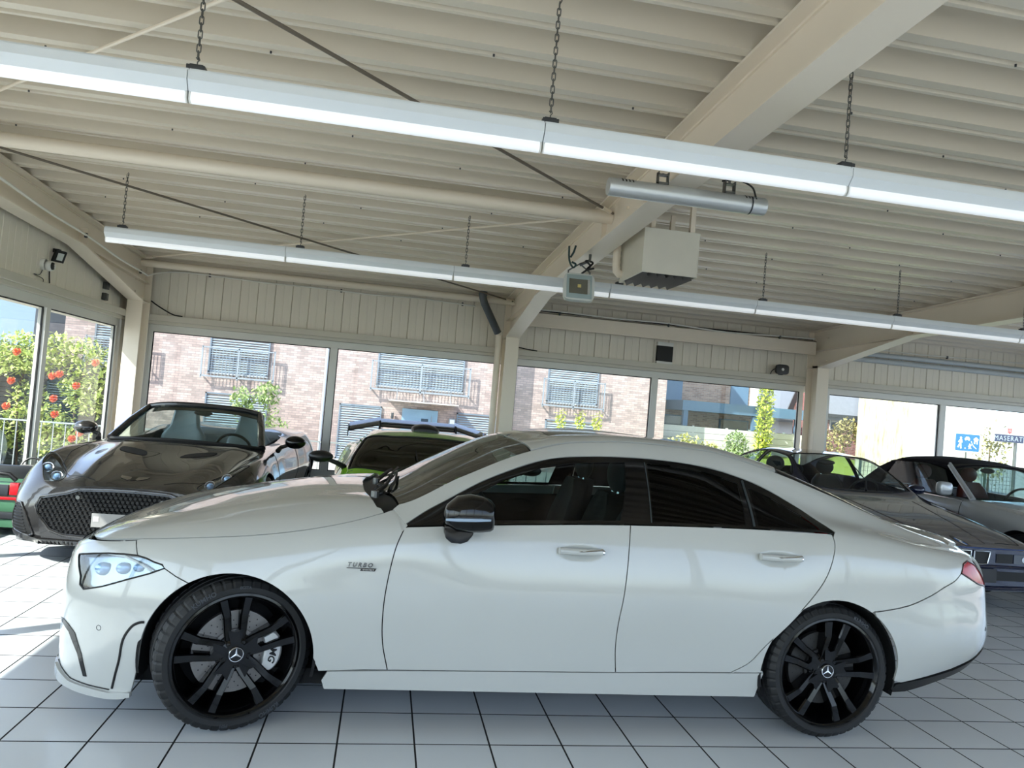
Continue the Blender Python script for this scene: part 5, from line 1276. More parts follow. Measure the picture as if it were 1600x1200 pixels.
for s in (-1, 1):
    side_mirror(HX, 1.42, 1.0, .945, s, M_BLKPL, (.06, .24, -.10), (.085, .115, .055))
    seat(HX, 2.15, s * .36, .22, M_INT, s=.98)
    bl = [(.55, 7), (.62, 5), (.80, 4.2), (1.16, 4.4), (1.2, 5.1)]
    HL_.line('panel_gap', bl if s < 0 else [(x, 14 - v) for x, v in bl], M_BLACK, HX, space='xv', r=.003)
MB().tube([(1.22, -.10, .905), (1.30, -.28, .935), (1.48, -.40, 1.005)], [.012, .009, .006], 6).obj('wiper_arm', M_BLACK, HX)
MB().tube([(1.22, -.10, .905), (1.36, .1, .96), (1.56, .12, 1.05)], .005, 6).obj('wiper_blade', M_BLACK, HX)
b = MB(); b.prism([(1.3, .4), (1.34, .80), (1.6, .82), (1.7, .7), (1.7, .4)], 1.3, (0, -.65, 0), 'xz'); b.obj('dashboard', M_INT2, HX, bevel=.03)
steering(HX, 1.74, -.36, .74, M_INT, .17)
MB().span((1.2, -.7, .15), (3.0, .7, .2)).obj('cabin_floor', M_INT2, HX)
MB().span((2.75, -.7, .2), (2.8, .7, 1.05)).obj('rear_bulkhead', M_INT2, HX)
MB().ball((1.86, .05, 1.09), 1, 12, 8, (.02, .10, .03)).obj('rear_view_mirror', M_GALV, HX)
# roof scoop
b = MB(); P = []; F = []; N_ = 14
for x, hw, hh in ((2.25, .13, .03), (2.32, .15, .06), (2.55, .15, .068), (2.9, .12, .075), (3.3, .06, .06), (3.7, .03, .03)):
    zb = float(HL_.S(np.array([x]), np.array([7.0]))[0, 2]) - .03
    for k in range(N_):
        a = PI * k / (N_ - 1); P.append((x, hw * math.cos(a), zb + .03 + hh * math.sin(a) ** .8 if 0 < k < N_ - 1 else zb))
for i in range(5):
    for k in range(N_ - 1): F.append((i * N_ + k, i * N_ + k + 1, (i + 1) * N_ + k + 1, (i + 1) * N_ + k))
F.append(tuple(range(N_))); b.add(P, F).obj('roof_scoop', M_BLKPL, HX, smooth=40)
# rear wing: flat middle, drooped outer blades, end plates, two stays
wg = mat('wing gloss black', '15181f', .15, coat=1.0)
def blade(y0, y1, x0, x1, z0, z1, name):
    pr = [(0, -.02), (.04, .006), (.16, .046), (.30, .085), (.31, .076), (.16, .022), (.05, -.022)]
    V = [(x0 + p * (x1[1] - x0) / .31 if 0 else x0 + p, y0, z0 + q) for p, q in pr] + [(x1[0] + p, y1, z1 + q) for p, q in pr]; n = len(pr)
    MB().add(V, [(i, (i + 1) % n, n + (i + 1) % n, n + i) for i in range(n)] + [tuple(range(n)), tuple(range(2 * n - 1, n - 1, -1))]).obj(name, wg, HX, smooth=30)
blade(-.50, .50, 4.22, (4.22, 0), 1.165, 1.165, 'wing_centre')
for s in (-1, 1):
    blade(s * .50, s * .90, 4.20, (4.14, 0), 1.185, 1.085, 'wing_blade')
    MB().span((4.10, s * .90 - .006, 1.0), (4.50, s * .90 + .006, 1.165)).obj('wing_end_plate', wg, HX, bevel=.004)
    MB().tube(cr([(4.05, s * .50, .88), (4.12, s * .50, 1.12), (4.22, s * .50, 1.215), (4.32, s * .50, 1.20)], 4), .014, 8).obj('wing_stay', M_BLACK, HX)
MB().tube([(4.24, -.5, 1.19), (4.24, 0, 1.20), (4.24, .5, 1.19)], .008, 6).obj('wing_gurney', M_BLACK, HX)
FH = Front(HL_, .004, 1.2, HX)
for s in (-1, 1):
    FH.patch('headlight', [(s * .50, .50), (s * .78, .55), (s * .80, .61), (s * .62, .56)], mat('lamp projector', '8fb4dc'), .004)
    FH.patch('air_intake', [(s * .35, .17), (s * .80, .18), (s * .82, .34), (s * .45, .30)], M_BLACK, .004)
four_wheels(HX, (.95, 3.57), .94, .345, .26, .265, M_RIMB, 'multi')

# ---------------------------------------------------------------- dark blue wedge coupe
BX = thing('blue_coupe', 'dark navy blue coupe with twin kidney grille parked behind the white coupe tail', 'car', (6.13, 2.73, 0), PI / 2)
M_NVY = mat('navy car paint', '141c3a', 0.16, 0.2, coat=1.0, var=0.04, cr=.02)
M_BGL = glass('pale blue tinted glass', 'd8e6ea', 1.0, 1.38)
BL = Loft(['0:.70 .06:.80 .2:.86 .6:.88 2:.86 4:.86 4.6:.80 4.78:.70', '0:.74 .06:.84 .2:.885 .7:.915 2:.905 3.6:.915 4.4:.88 4.78:.76', '0:.74 .06:.84 .2:.895 .7:.925 2:.915 3.6:.925 4.4:.89 4.78:.78', '0:.68 .06:.78 .2:.82 .7:.845 1.7:.835 2.6:.825 3.6:.83 4.4:.80 4.78:.72',
            '0:.60 .1:.66 .7:.71 1.6:.745 1.9:.70 2.4:.60 2.9:.585 3.4:.60 4:.63 4.78:.58', '0:.5 .1:.55 .7:.61 1.6:.69 1.9:.655 2.4:.555 2.9:.545 3.4:.555 4:.56 4.78:.5', '0:.25 .7:.31 1.6:.36 2.4:.29 2.9:.28 4:.29 4.78:.25', '0:0 5:0'],
           ['0:.20 .3:.17 3.9:.19 4.78:.30', '0:.33 .5:.36 4:.38 4.78:.42', '0:.46 .3:.52 1.5:.60 3:.64 4.2:.66 4.78:.62', '0:.57 .15:.60 .6:.685 1.2:.78 1.7:.85 2.4:.885 3.2:.91 4:.93 4.5:.92 4.78:.86',
            '0:.582 .15:.615 .6:.71 1.2:.815 1.62:.885 1.9:1.02 2.4:1.215 2.9:1.245 3.4:1.175 3.9:1.03 4.2:.965 4.6:.945 4.78:.88', '0:.585 .15:.62 .6:.718 1.2:.825 1.62:.90 1.9:1.045 2.4:1.255 2.9:1.285 3.4:1.21 3.9:1.05 4.2:.97 4.6:.95 4.78:.885', '0:.588 .15:.625 .6:.722 1.2:.83 1.62:.905 1.9:1.06 2.4:1.28 2.9:1.315 3.4:1.235 3.9:1.06 4.2:.975 4.6:.955 4.78:.89', '0:.59 .15:.626 .6:.722 1.2:.83 1.62:.905 1.9:1.065 2.4:1.29 2.9:1.325 3.4:1.24 3.9:1.06 4.2:.975 4.6:.955 4.78:.89'], crease={3: .5, 5: .3})
half = [(1.64, 7), (1.66, 6), (1.72, 5.1), (2.0, 5.03), (2.34, 5.03), (2.40, 5.6), (2.42, 7)]
wso = half + [(x, 14 - v) for x, v in half[::-1] if v < 7]
half = [(3.10, 7), (3.08, 5.8), (3.02, 5.1), (3.4, 5.0), (3.88, 5.0), (4.0, 5.6), (4.02, 7)]
rso = half + [(x, 14 - v) for x, v in half[::-1] if v < 7]
s1 = [(1.95, 3.25), (2.0, 3.85), (2.36, 4.65), (2.80, 4.70), (2.86, 3.25)]; s2 = [(2.92, 3.25), (2.88, 4.68), (3.15, 4.62), (3.45, 4.3), (3.62, 3.7), (3.60, 3.3)]
mir = lambda p: [(x, 14 - v) for x, v in p][::-1]
BL.panel('body', full_outline(BL, .004, 4.775, (.86, 3.54), .36, .32), M_NVY, BX, space='xv', holes=[wso, rso, s1, s2, mir(s1), mir(s2)], gx=.05, gv=.18, gap=0)
caps(BL, (.004, 4.775), M_NVY, BX, 'bumper_face')
for nm, o in (('windscreen', wso), ('rear_screen', rso)):
    BL.panel(nm, o, M_BGL, BX, space='xv', gap=.002, off=-.002, flange=0); BL.line('screen_seal', o + o[:1], M_BLACK, BX, space='xv', r=.009, off=-.003)
for o in (s1, s2, mir(s1), mir(s2)):
    BL.panel('side_window', o, M_BGL, BX, space='xv', gap=.002, off=-.002, flange=0); BL.line('window_trim', o + o[:1], M_BLACK, BX, space='xv', r=.008, off=-.003)
for s in (-1, 1):
    side_mirror(BX, 2.02, .985, .955, s, M_NVY, (.0, .16, -.06), (.07, .10, .06))
    seat(BX, 2.62, s * .36, .30, M_INT, s=1.0); seat(BX, 3.35, s * .34, .36, M_INT, s=.8)
    bl = [(.16, 5.6), (.16, 4.2), (.4, 3.7), (1.0, 3.6), (1.62, 3.7), (1.66, 4.5)]
    BL.line('panel_gap', bl if s < 0 else [(x, 14 - v) for x, v in bl], M_BLACK, BX, space='xv', r=.003)
    BL.line('door_gap', [(1.66, .85), (1.62, .6), (1.66, .28), (2.85, .26), (2.95, .5), (2.93, .88)], M_BLACK, BX, side=0 if s < 0 else 1, r=.003)
    BL.line('bonnet_crease', [(.14, 6.05), (.7, 5.9), (1.4, 5.75)] if s < 0 else [(.14, 7.95), (.7, 8.1), (1.4, 8.25)], M_NVY, BX, space='xv', r=.010, off=-.005)
MB().tube([(1.68, -.05, .93), (1.85, -.16, 1.03), (2.18, -.2, 1.19)], [.012, .009, .006], 6).obj('wiper_arm', M_BLACK, BX)
b = MB(); b.prism([(1.7, .4), (1.7, .87), (1.9, .915), (2.1, .88), (2.15, .7), (2.1, .4)], 1.36, (0, -.68, 0), 'xz'); b.obj('dashboard', M_INT2, BX, bevel=.03)
steering(BX, 2.18, -.36, .87, M_INT)
MB().span((1.6, -.74, .18), (3.9, .74, .24)).obj('cabin_floor', M_INT2, BX)
MB().ball((2.38, .03, 1.19), 1, 12, 8, (.02, .12, .035)).obj('rear_view_mirror', M_BLKPL, BX)
FB = Front(BL, .004, 1.3, BX)
M_KID = mat('kidney chrome', 'b8bcc0', .18, 1)
for s in (-1, 1):
    kd = cr([(s * .018, .455), (s * .018, .555), (s * .03, .57), (s * .17, .57), (s * .185, .555), (s * .165, .47), (s * .15, .452), (s * .035, .448)], 2, True)
    FB.patch('kidney_grille', kd, M_BLACK, .006); FB.border('kidney_surround', kd, M_KID, .007, .010)
    FB.patch('front_grille', [(s * .26, .465), (s * .44, .465), (s * .44, .55), (s * .26, .55)], M_BLACK, .005)
    FB.patch('headlight', [(s * .45, .465), (s * .72, .462), (s * .74, .545), (s * .45, .55)], mat('dark lamp glass', '3c4148', .1, .2, coat=1), .006)
    for y in (.56, .67): FB.patch('lamp_lens', [(s * y + .026 * math.cos(t), .505 + .026 * math.sin(t)) for t in np.linspace(0, 2 * PI, 17)[:-1]], mat('fog lamp lens', 'c8ccd0', .15, .5), .010, step=.012)
    FB.patch('air_intake', [(s * .25, .30), (s * .68, .30), (s * .70, .385), (s * .25, .385)], M_BLACK, .005)
FB.border('bonnet_edge', [(-.62, .592), (-.3, .594), (0, .595), (.3, .594), (.62, .592)], mat('navy bright edge', '2a4a86', .15, .2, coat=1), .007, .002, closed=False)
FB.patch('number_plate_mount', [(-.26, .28), (.22, .28), (.22, .41), (-.26, .41)], M_BLKPL, .02)
FB.border('bumper_strip', [(-.74, .425), (0, .43), (.74, .425)], M_NVY, .016, .004, closed=False)
FB.border('front_lip', [(-.74, .235), (0, .225), (.74, .235)], M_NVY, .02, .008, closed=False)
def roundel(F_, y0, z0, r, parent):
    N_ = 32
    def ringpts(rr): return [(y0 + rr * math.cos(2 * PI * k / N_), z0 + rr * .8 * math.sin(2 * PI * k / N_), 0) for k in range(N_)]
    A = ringpts(r); B = ringpts(r * .62); C_ = [(y0, z0, 0)]
    F_.put(A + B, [(k, (k + 1) % N_, N_ + (k + 1) % N_, N_ + k) for k in range(N_)], .006, 'roundel_ring', M_BADGEB)
    for q in range(4):
        ks = [N_ * q // 4 + j for j in range(N_ // 4 + 1)]
        F_.put(C_ + [B[k % N_] for k in ks], [tuple(range(len(ks) + 1))], .007, 'roundel_quarter', mat('badge blue', '2b6cb8', .2) if q % 2 == 0 else M_WHITEPL)
roundel(FB, 0.0, .627, .041, BX)
four_wheels(BX, (.86, 3.54), .905, .325, .235, .225, M_RIMS, 'multi')

# ---------------------------------------------------------------- silver convertible with its soft top up
SX = thing('silver_convertible', 'silver convertible with black soft top up and red brown seats beside the dark blue coupe', 'car', (8.38, 2.85, 0), PI / 2)
M_SIL = mat('silver car paint', 'b7bcc2', 0.25, 0.25, coat=1.0, var=0.02, cr=.03)
M_TOP = mat('black soft top cloth', '17151b', 0.95, var=0.2, scale=40, bump=.1, spec=.2)
M_RED = mat('red brown leather', '6a2c25', 0.5, var=0.12)
SL = Loft(['0:.62 .08:.76 .3:.80 2:.80 4.2:.78 4.65:.66', '0:.66 .08:.80 .3:.845 2:.85 4.2:.83 4.65:.70', '0:.66 .08:.80 .3:.855 2:.862 4.2:.845 4.65:.72', '0:.62 .08:.74 .3:.785 1.5:.79 3:.785 4.2:.77 4.65:.66', '0:.55 .1:.64 .5:.68 1.4:.70 2:.71 3.2:.71 4.2:.68 4.65:.6', '0:.45 .1:.52 .5:.56 2:.6 3.2:.6 4.65:.5', '0:.22 .5:.28 2:.3 4.65:.25', '0:0 5:0'],
          ['0:.22 .3:.19 4:.2 4.65:.32', '0:.36 1:.38 4:.40 4.65:.45', '0:.52 .4:.58 2:.64 4:.66 4.65:.62', '0:.66 .1:.70 .5:.78 1.2:.845 2:.875 3.2:.89 4.2:.90 4.65:.86', '0:.69 .1:.735 .5:.805 1.2:.87 1.5:.895 2:.90 3.2:.91 4.2:.92 4.65:.88', '0:.70 .1:.745 .5:.815 1.2:.88 1.5:.905 3.2:.92 4.2:.93 4.65:.885', '0:.705 .1:.75 .5:.82 1.2:.89 1.5:.915 3.2:.93 4.2:.935 4.65:.89', '0:.705 .1:.75 .5:.82 1.2:.89 1.5:.915 3.2:.93 4.2:.935 4.65:.89'], crease={3: .4})
cab = [(1.6, 4.2), (2.4, 4.1), (3.3, 4.2), (3.4, 5), (3.42, 7), (3.4, 9), (3.3, 9.8), (2.4, 9.9), (1.6, 9.8), (1.55, 8.5), (1.52, 7), (1.55, 5.5)]
SL.panel('body', full_outline(SL, .004, 4.645, (.82, 3.52), .355, .31), M_SIL, SX, space='xv', holes=[cab], gx=.06, gv=.2, gap=0)
caps(SL, (.004, 4.645), M_SIL, SX, 'bumper_face')
lo = cr([(1.64, -.715, .90), (1.55, -.4, .915), (1.52, 0, .92), (1.55, .4, .915), (1.64, .715, .90)], 4); hi = cr([(2.22, -.575, 1.29), (2.16, -.35, 1.315), (2.14, 0, 1.325), (2.16, .35, 1.315), (2.22, .575, 1.29)], 4)
strip(SX, 'windscreen', lo, hi, M_CARGL, .004)
for a, b in ((lo[0], hi[0]), (lo[-1], hi[-1])): MB().tube([a, b], [.034, .030], 10).obj('screen_pillar', M_SIL, SX)
# soft top: roof cloth, rear quarters with a window
rf2 = [(2.14, 1.315, .60), (2.4, 1.365, .62), (2.8, 1.375, .63), (3.15, 1.345, .635), (3.4, 1.25, .65), (3.65, 1.05, .68), (3.80, .925, .70)]
P = []; F = []; N_ = 17
for x, z, w in rf2:
    for k in range(N_):
        t = -1 + 2 * k / (N_ - 1); P.append((x + .03 * (1 - t * t) * (-1 if x < 2.5 else .5), t * w, z - .075 * abs(t) ** 3))
for i in range(len(rf2) - 1):
    for k in range(N_ - 1): F.append((i * N_ + k, i * N_ + k + 1, (i + 1) * N_ + k + 1, (i + 1) * N_ + k))
b = MB().add(P, F); o = b.obj('soft_top', M_TOP, SX, smooth=60); md = o.modifiers.new('thick', 'SOLIDIFY'); md.thickness = .03
for s in (-1, 1):
    q = MB().add([(3.0, s * .64, 1.285), (3.2, s * .645, 1.26), (3.45, s * .66, 1.15), (3.7, s * .69, .98), (3.8, s * .70, .90), (3.35, s * .73, .89), (3.3, s * .70, 1.05), (3.18, s * .67, 1.18)], [(0, 1, 7), (1, 2, 7), (2, 6, 7), (2, 3, 6), (3, 5, 6), (3, 4, 5)])
    o = q.obj('soft_top_quarter', M_TOP, SX); md = o.modifiers.new('thick', 'SOLIDIFY'); md.thickness = .02
    MB().tube([(2.20, s * .60, 1.29), (2.6, s * .64, 1.30), (3.0, s * .655, 1.29)], .018, 8).obj('roof_rail', M_TOP, SX)
    strip(SX, 'side_window', [(1.95, s * .745, .905), (2.5, s * .75, .91), (3.3, s * .735, .915)], [(2.22, s * .63, 1.22), (2.5, s * .645, 1.275), (3.12, s * .66, 1.255)], M_BGL, .004)
    side_mirror(SX, 1.86, .93, 1.0, s, M_SIL, (-.0, .1, -.07), (.05, .095, .085), 4)
    seat(SX, 2.55, s * .36, .34, M_RED, s=1.0); seat(SX, 3.25, s * .3, .42, M_RED, s=.78, head=False)
    SL.line('door_gap', [(1.72, .875), (1.68, .6), (1.70, .26), (2.9, .25), (2.98, .5), (2.96, .885)], M_BLACK, SX, side=0 if s < 0 else 1, r=.004)
    SL.line('waist_trim', [(1.75, .875), (2.4, .882), (3.4, .89)], M_CHROME, SX, side=0 if s < 0 else 1, r=.006)
    SL.line('door_handle', [(2.72, .77), (2.90, .775)], M_SIL, SX, side=0 if s < 0 else 1, r=.015, off=.012)
    SL.line('side_moulding', [(.45, .46), (.5, .47)] if 0 else [(1.22, .47), (2.4, .47), (3.1, .47)], mat('grey side moulding', '7f858c', .4), SX, side=0 if s < 0 else 1, r=.03, off=-.018)
b = MB(); b.prism([(1.6, .4), (1.6, .86), (1.85, .91), (2.02, .87), (2.05, .7), (2.0, .4)], 1.30, (0, -.65, 0), 'xz'); b.obj('dashboard', M_INT2, SX, bevel=.03)
steering(SX, 2.12, -.36, .88, M_INT)
MB().span((1.5, -.72, .2), (3.5, .72, .26)).obj('cabin_floor', M_INT2, SX)
MB().ball((2.2, .03, 1.24), 1, 12, 8, (.02, .11, .035)).obj('rear_view_mirror', M_BLKPL, SX)
FS = Front(SL, .004, 1.0, SX)
FS.patch('front_grille', [(-.26, .50), (.26, .50), (.28, .69), (-.28, .69)], M_DGREY, .006); FS.border('grille_surround', [(-.26, .50), (.26, .50), (.28, .69), (-.28, .69)], M_CHROME, .012, .01)
for k in range(5): FS.border('grille_bar', [(-.26, .525 + .035 * k), (.26, .525 + .035 * k)], M_CHROME, .005, .012, closed=False)
for s in (-1, 1): FS.patch('headlight', [(s * .32, .51), (s * .70, .52), (s * .70, .66), (s * .32, .675)], mat('lamp projector', '8fb4dc'), .006)
FS.border('front_bumper', [(-.78, .40), (0, .41), (.78, .40)], mat('grey side moulding', '7f858c'), .06, .01, closed=False)
four_wheels(SX, (.82, 3.52), .835, .315, .21, .205, M_RIMS, 'star')

# ---------------------------------------------------------------- ride-on toy car by the side windows
TX = thing('ride_on_car', 'small green ride-on toy car with red tail lights by the side window', 'toy car', (-2.84, 4.02, 0), 0)
M_TGR = mat('green toy plastic', '4d7a5e', .4, var=.05)
M_TRD = mat('red toy lamp', 'd0202a', .2, coat=.6)
pr = [(0.0, .17), (-.02, .26), (0, .40), (.04, .47), (.30, .48), (.36, .38), (.60, .36), (.66, .50), (1.0, .46), (1.12, .34), (1.12, .17)]
MB().prism(pr, .40, (-.20, 0, 0), 'yz').obj('body', M_TGR, TX, bevel=.03, seg=3)
MB().span((-.21, -.05, .155), (.21, .02, .215)).obj('rear_bumper', M_DGREY, TX, bevel=.012)
MB().span((-.20, -.035, .075), (.20, .06, .15)).obj('rear_valance', M_TGR, TX, bevel=.012)
for s in (-1, 1):
    MB().span((s * .165 - .035, -.03, .37), (s * .165 + .04, .02, .48)).obj('tail_light', M_TRD, TX, bevel=.01)
    MB().span((s * .10 - .10, -.032, .325), (s * .10 + .10, .0, .350)).obj('reflector_strip', M_TRD, TX, bevel=.006)
    for y in (.20, .92): MB().lathe([(.02, -.04), (.10, -.045), (.125, -.03), (.125, .03), (.10, .045), (.02, .04)], 24, (s * .20, y, .125), 'x').obj('wheel', M_TYRE, TX)
MB().span((-.13, -.028, .36), (.12, .0, .46)).obj('tail_panel', M_DGREY, TX, bevel=.01)
MB().span((-.17, .30, .36), (.17, .38, .60)).obj('seat_back', M_BLKPL, TX, bevel=.03)
MB().tube([(-.19, .02, .49), (-.16, .02, .54), (0, .02, .56), (.10, .02, .55), (.16, .02, .50)], .022, 10).obj('roll_bar', M_BLKPL, TX)
r = link('steering_wheel', None, TX, (0, .66, .56)); r.rotation_euler = (math.radians(60), 0, 0)
MB().tube([(.09 * math.cos(a), .09 * math.sin(a), 0) for a in np.linspace(0, 2 * PI, 25)[:-1]], .011, 6, closed=True).obj('rim', M_BLKPL, r)
MB().span((-.09, -.01, -.01), (.09, .01, .01)).obj('spoke', M_BLKPL, r)
# ================================================================== outside
GZ = -0.9
def brick_mat(name, c1, c2, mortar, w=.25, h=.083, mix=.35):
    if name in MATS: return MATS[name]
    m = bpy.data.materials.new(name); m.use_nodes = True; nt = m.node_tree; b = nt.nodes['Principled BSDF']; b.inputs['Roughness'].default_value = .85
    tc = nt.nodes.new('ShaderNodeTexCoord'); sx = nt.nodes.new('ShaderNodeSeparateXYZ'); ad = nt.nodes.new('ShaderNodeMath'); cb = nt.nodes.new('ShaderNodeCombineXYZ')
    nt.links.new(tc.outputs['Object'], sx.inputs[0]); nt.links.new(sx.outputs[0], ad.inputs[0]); nt.links.new(sx.outputs[1], ad.inputs[1]); nt.links.new(ad.outputs[0], cb.inputs[0]); nt.links.new(sx.outputs[2], cb.inputs[1])
    br = nt.nodes.new('ShaderNodeTexBrick'); br.inputs['Scale'].default_value = 1.0; br.inputs['Brick Width'].default_value = w; br.inputs['Row Height'].default_value = h; br.inputs['Mortar Size'].default_value = .007; br.inputs['Mortar Smooth'].default_value = .1
    br.inputs['Color1'].default_value = (*lin(c1), 1); br.inputs['Color2'].default_value = (*lin(c2), 1); br.inputs['Mortar'].default_value = (*lin(mortar), 1); br.inputs['Bias'].default_value = 0
    nt.links.new(cb.outputs[0], br.inputs['Vector'])
    no = nt.nodes.new('ShaderNodeTexNoise'); no.inputs['Scale'].default_value = 2.2; no.inputs['Detail'].default_value = 5; nt.links.new(cb.outputs[0], no.inputs['Vector'])
    mx = nt.nodes.new('ShaderNodeMix'); mx.data_type = 'RGBA'; mx.blend_type = 'MULTIPLY'; mx.inputs[0].default_value = mix
    nt.links.new(br.outputs['Color'], mx.inputs[6]); nt.links.new(no.outputs['Color'], mx.inputs[7])
    rm = nt.nodes.new('ShaderNodeMix'); rm.data_type = 'RGBA'; rm.blend_type = 'MULTIPLY'; rm.inputs[0].default_value = mix
    cl = nt.nodes.new('ShaderNodeValToRGB'); cl.color_ramp.elements[0].position = .3; cl.color_ramp.elements[0].color = (.45, .42, .42, 1); cl.color_ramp.elements[1].position = .6
    nt.links.new(no.outputs['Fac'], cl.inputs[0]); nt.links.new(br.outputs['Color'], rm.inputs[6]); nt.links.new(cl.outputs[0], rm.inputs[7]); nt.links.new(rm.outputs[2], b.inputs['Base Color'])
    bp = nt.nodes.new('ShaderNodeBump'); bp.inputs['Strength'].default_value = .4; bp.inputs['Distance'].default_value = .01; bp.invert = True
    nt.links.new(br.outputs['Fac'], bp.inputs['Height']); nt.links.new(bp.outputs[0], b.inputs['Normal'])
    MATS[name] = m; return m
M_BRK = brick_mat('pale pink brick', 'b8a39c', '95837f', '857e7b')
M_BRK2 = brick_mat('tan brick', 'b59a85', '93796a', 'b0a598')
M_BRK3 = brick_mat('red brick', '8d5852', '6f4644', '8f8580')
M_SLAT = mat('blue grey blind slats', 'aebfcc', .35, .3)
M_BGREY = mat('blue grey facade panel', '56758f', .5)
M_RAIL = mat('grey railing steel', '8c9299', .5, .3)
M_PAVE = mat('pale paving', 'a8a49c', .8, var=.12, scale=.8)
M_WIN = mat('dark window glass', '3c4a58', .08, coat=.5)
gr = MB().span((-90, -70, GZ - .3), (90, 90, GZ)); struct(gr.obj('ground', M_PAVE, smooth=0))
struct(MB().span((XL - .25, YF - .3, GZ), (XR + .25, YW + .25, -.2)).obj('foundation_wall', mat('plinth concrete', '9a9894', .8), smooth=0))
def blinds(parent, x0, x1, z0, z1, y, pitch=.085):
    b = MB(); z = z0 + .03
    while z < z1 - .02:
        b.box(((x0 + x1) / 2, y, z), (x1 - x0, .075, .005), (math.radians(38), 0, 0)); z += pitch
    tag(b.obj('blind_slats', M_SLAT, parent, smooth=0, fix=False), kind='stuff')
def house_window(parent, x0, x1, z0, z1, y, rail=False):
    f = MB(); t = .05
    for a, c in (((x0, z0), (x0 + t, z1)), ((x1 - t, z0), (x1, z1)), ((x0, z1 - t), (x1, z1)), ((x0, z0), (x1, z0 + t))): f.span((a[0], y - .03, a[1]), (c[0], y + .08, c[1]))
    w = f.obj('window', mat('grey window frame', '6d7884', .4), parent, smooth=0)
    MB().span((x0 + t, y + .06, z0 + t), (x1 - t, y + .07, z1 - t)).obj('pane', M_WIN, w, smooth=0)
    blinds(w, x0 + t, x1 - t, z0 + t, z1 - t, y + .01)
    MB().span((x0 - .02, y - .06, z0 - .05), (x1 + .02, y + .02, z0)).obj('sill', mat('window sill', 'a6a8aa', .5), w, smooth=0)
    if rail:
        r = MB(); yr = y - .22; a, c = x0 - .18, x1 + .22
        r.span((a, yr - .02, z0 - .17), (c, yr + .02, z0 - .11)); r.span((a, yr - .02, z0 + .86), (c, yr + .02, z0 + .90))
        for x in (a, c, (a + c) / 2): r.span((x - .025, yr - .02, z0 - .22), (x + .025, yr + .02, z0 + .92)); r.span((x - .02, yr, z0 - .15), (x + .02, y, z0 - .10))
        k = MB(); x = a + .1
        while x < c: k.span((x - .007, yr - .007, z0 - .12), (x + .007, yr + .007, z0 + .87)); x += .12
        ro = r.obj('railing', M_RAIL, w, smooth=0); tag(k.obj('railing_bars', M_RAIL, ro, smooth=0, fix=False), kind='stuff')
HA = thing('brick_house', 'long pale brick apartment house with louvred blinds across the lane', 'building', (0, 24.5, GZ))
HB = MB()
def hwall(x0, x1, y0, y1, z0, z1): HB.span((x0, y0 - 24.5, z0 - GZ), (x1, y1 - 24.5, z1 - GZ))
hwall(-10.6, 5.05, 24.5, 34, GZ, 8.5); hwall(5.05, 11.75, 25.3, 34, GZ, 8.5)
HB.obj('wall', M_BRK, HA, smooth=0)
hx = lambda x: .6 + (x - .6) * 1.0286
for a in ((-5.77, -3.70, 1.90, 4.0, 24.5, True), (.155, 3.38, 1.95, 4.0, 24.5, True), (hx(6.61), hx(8.63), 1.89, 4.0, 25.3, True), (-5.77, -3.62, -.4, 1.19, 24.5, False), (-1.09, .45, -.85, 1.17, 24.5, False), (3.235, 4.75, -.4, 1.17, 24.5, False), (hx(6.645), hx(8.55), -.3, 1.20, 25.3, False), (-9.6, -7.9, 1.9, 4.0, 24.5, True)):
    house_window(HA, a[0], a[1], a[2] - GZ, a[3] - GZ, a[4] - 24.5 - .04, a[5])
MB().span((1.2, -.10, 0), (2.52, .02, 1.17 - GZ)).obj('door', mat('blue grey house door', '7f9db5', .4), HA, smooth=0)
MB().span((1.92, -.115, .66 - GZ), (2.18, -.09, .84 - GZ)).obj('door_window', M_WIN, HA, smooth=0); MB().cyl((2.30, -.15, .2 - GZ), (2.30, -.15, .95 - GZ), .015, 8).obj('door_handle', M_RAIL, HA)
MB().span((.67, -1.2, 1.42 - GZ), (3.17, 0, 1.455 - GZ)).obj('canopy', mat('canopy slab', 'c9c4bb', .4), HA, smooth=0)
for x in (.95, 1.92, 2.9): MB().cyl((x, -1.0, 1.46 - GZ), (x, 0, 2.0 - GZ), .012, 6).obj('canopy_stay', M_RAIL, HA)
it = MB().span((2.95, -.12, .68 - GZ), (3.2, 0, .93 - GZ)).obj('letter_box', M_RAIL, HA, smooth=0, bevel=.01); MB().span((2.99, -.13, .72 - GZ), (3.16, -.118, .89 - GZ)).obj('label_plate', M_WHITEPL, it)
MB().cyl((.85, -.12, .75 - GZ), (.85, -.12, .98 - GZ), .05, 10).obj('wall_lamp', M_DGREY, HA)
MB().cyl((-1.68, -.08, 0), (-1.68, -.08, 9.4), .055, 12).obj('downpipe', mat('zinc pipe', 'b9bfc6', .4, .4), HA)
MB().span((-10.9, -.4, 8.5 - GZ), (11.9, 9.8, 8.75 - GZ)).obj('roof', M_DGREY, HA, smooth=0)
# terrace house with blue grey panels
HC = thing('panel_house', 'brick terrace house with blue grey panels and a long blue grey porch beam', 'building', (13.4, 30.4, GZ))
b = MB(); b.span((0, 0, 0), (5.0, 6, 7)); b.obj('wall', M_BRK2, HC, smooth=0)
for x0, x1 in ((.05, 1.10), (3.58, 4.50)): MB().span((x0, -.06, 2.5 - GZ), (x1, .02, 6.8)).obj('facade_panel', M_BGREY, HC, smooth=0)
MB().span((4.62, -.05, 2.5 - GZ), (5.02, .02, 6.8)).obj('corner_strip', M_WHITEPL, HC, smooth=0)
MB().span((.30, -2.2, 2.07 - GZ), (6.30, -.2, 2.52 - GZ)).obj('porch_roof', M_BGREY, HC, smooth=0)
for x in (.38, 3.75, 5.9): MB().span((x, -2.15, 0), (x + .22, -1.93, 2.07 - GZ)).obj('porch_post', M_BGREY, HC, smooth=0)
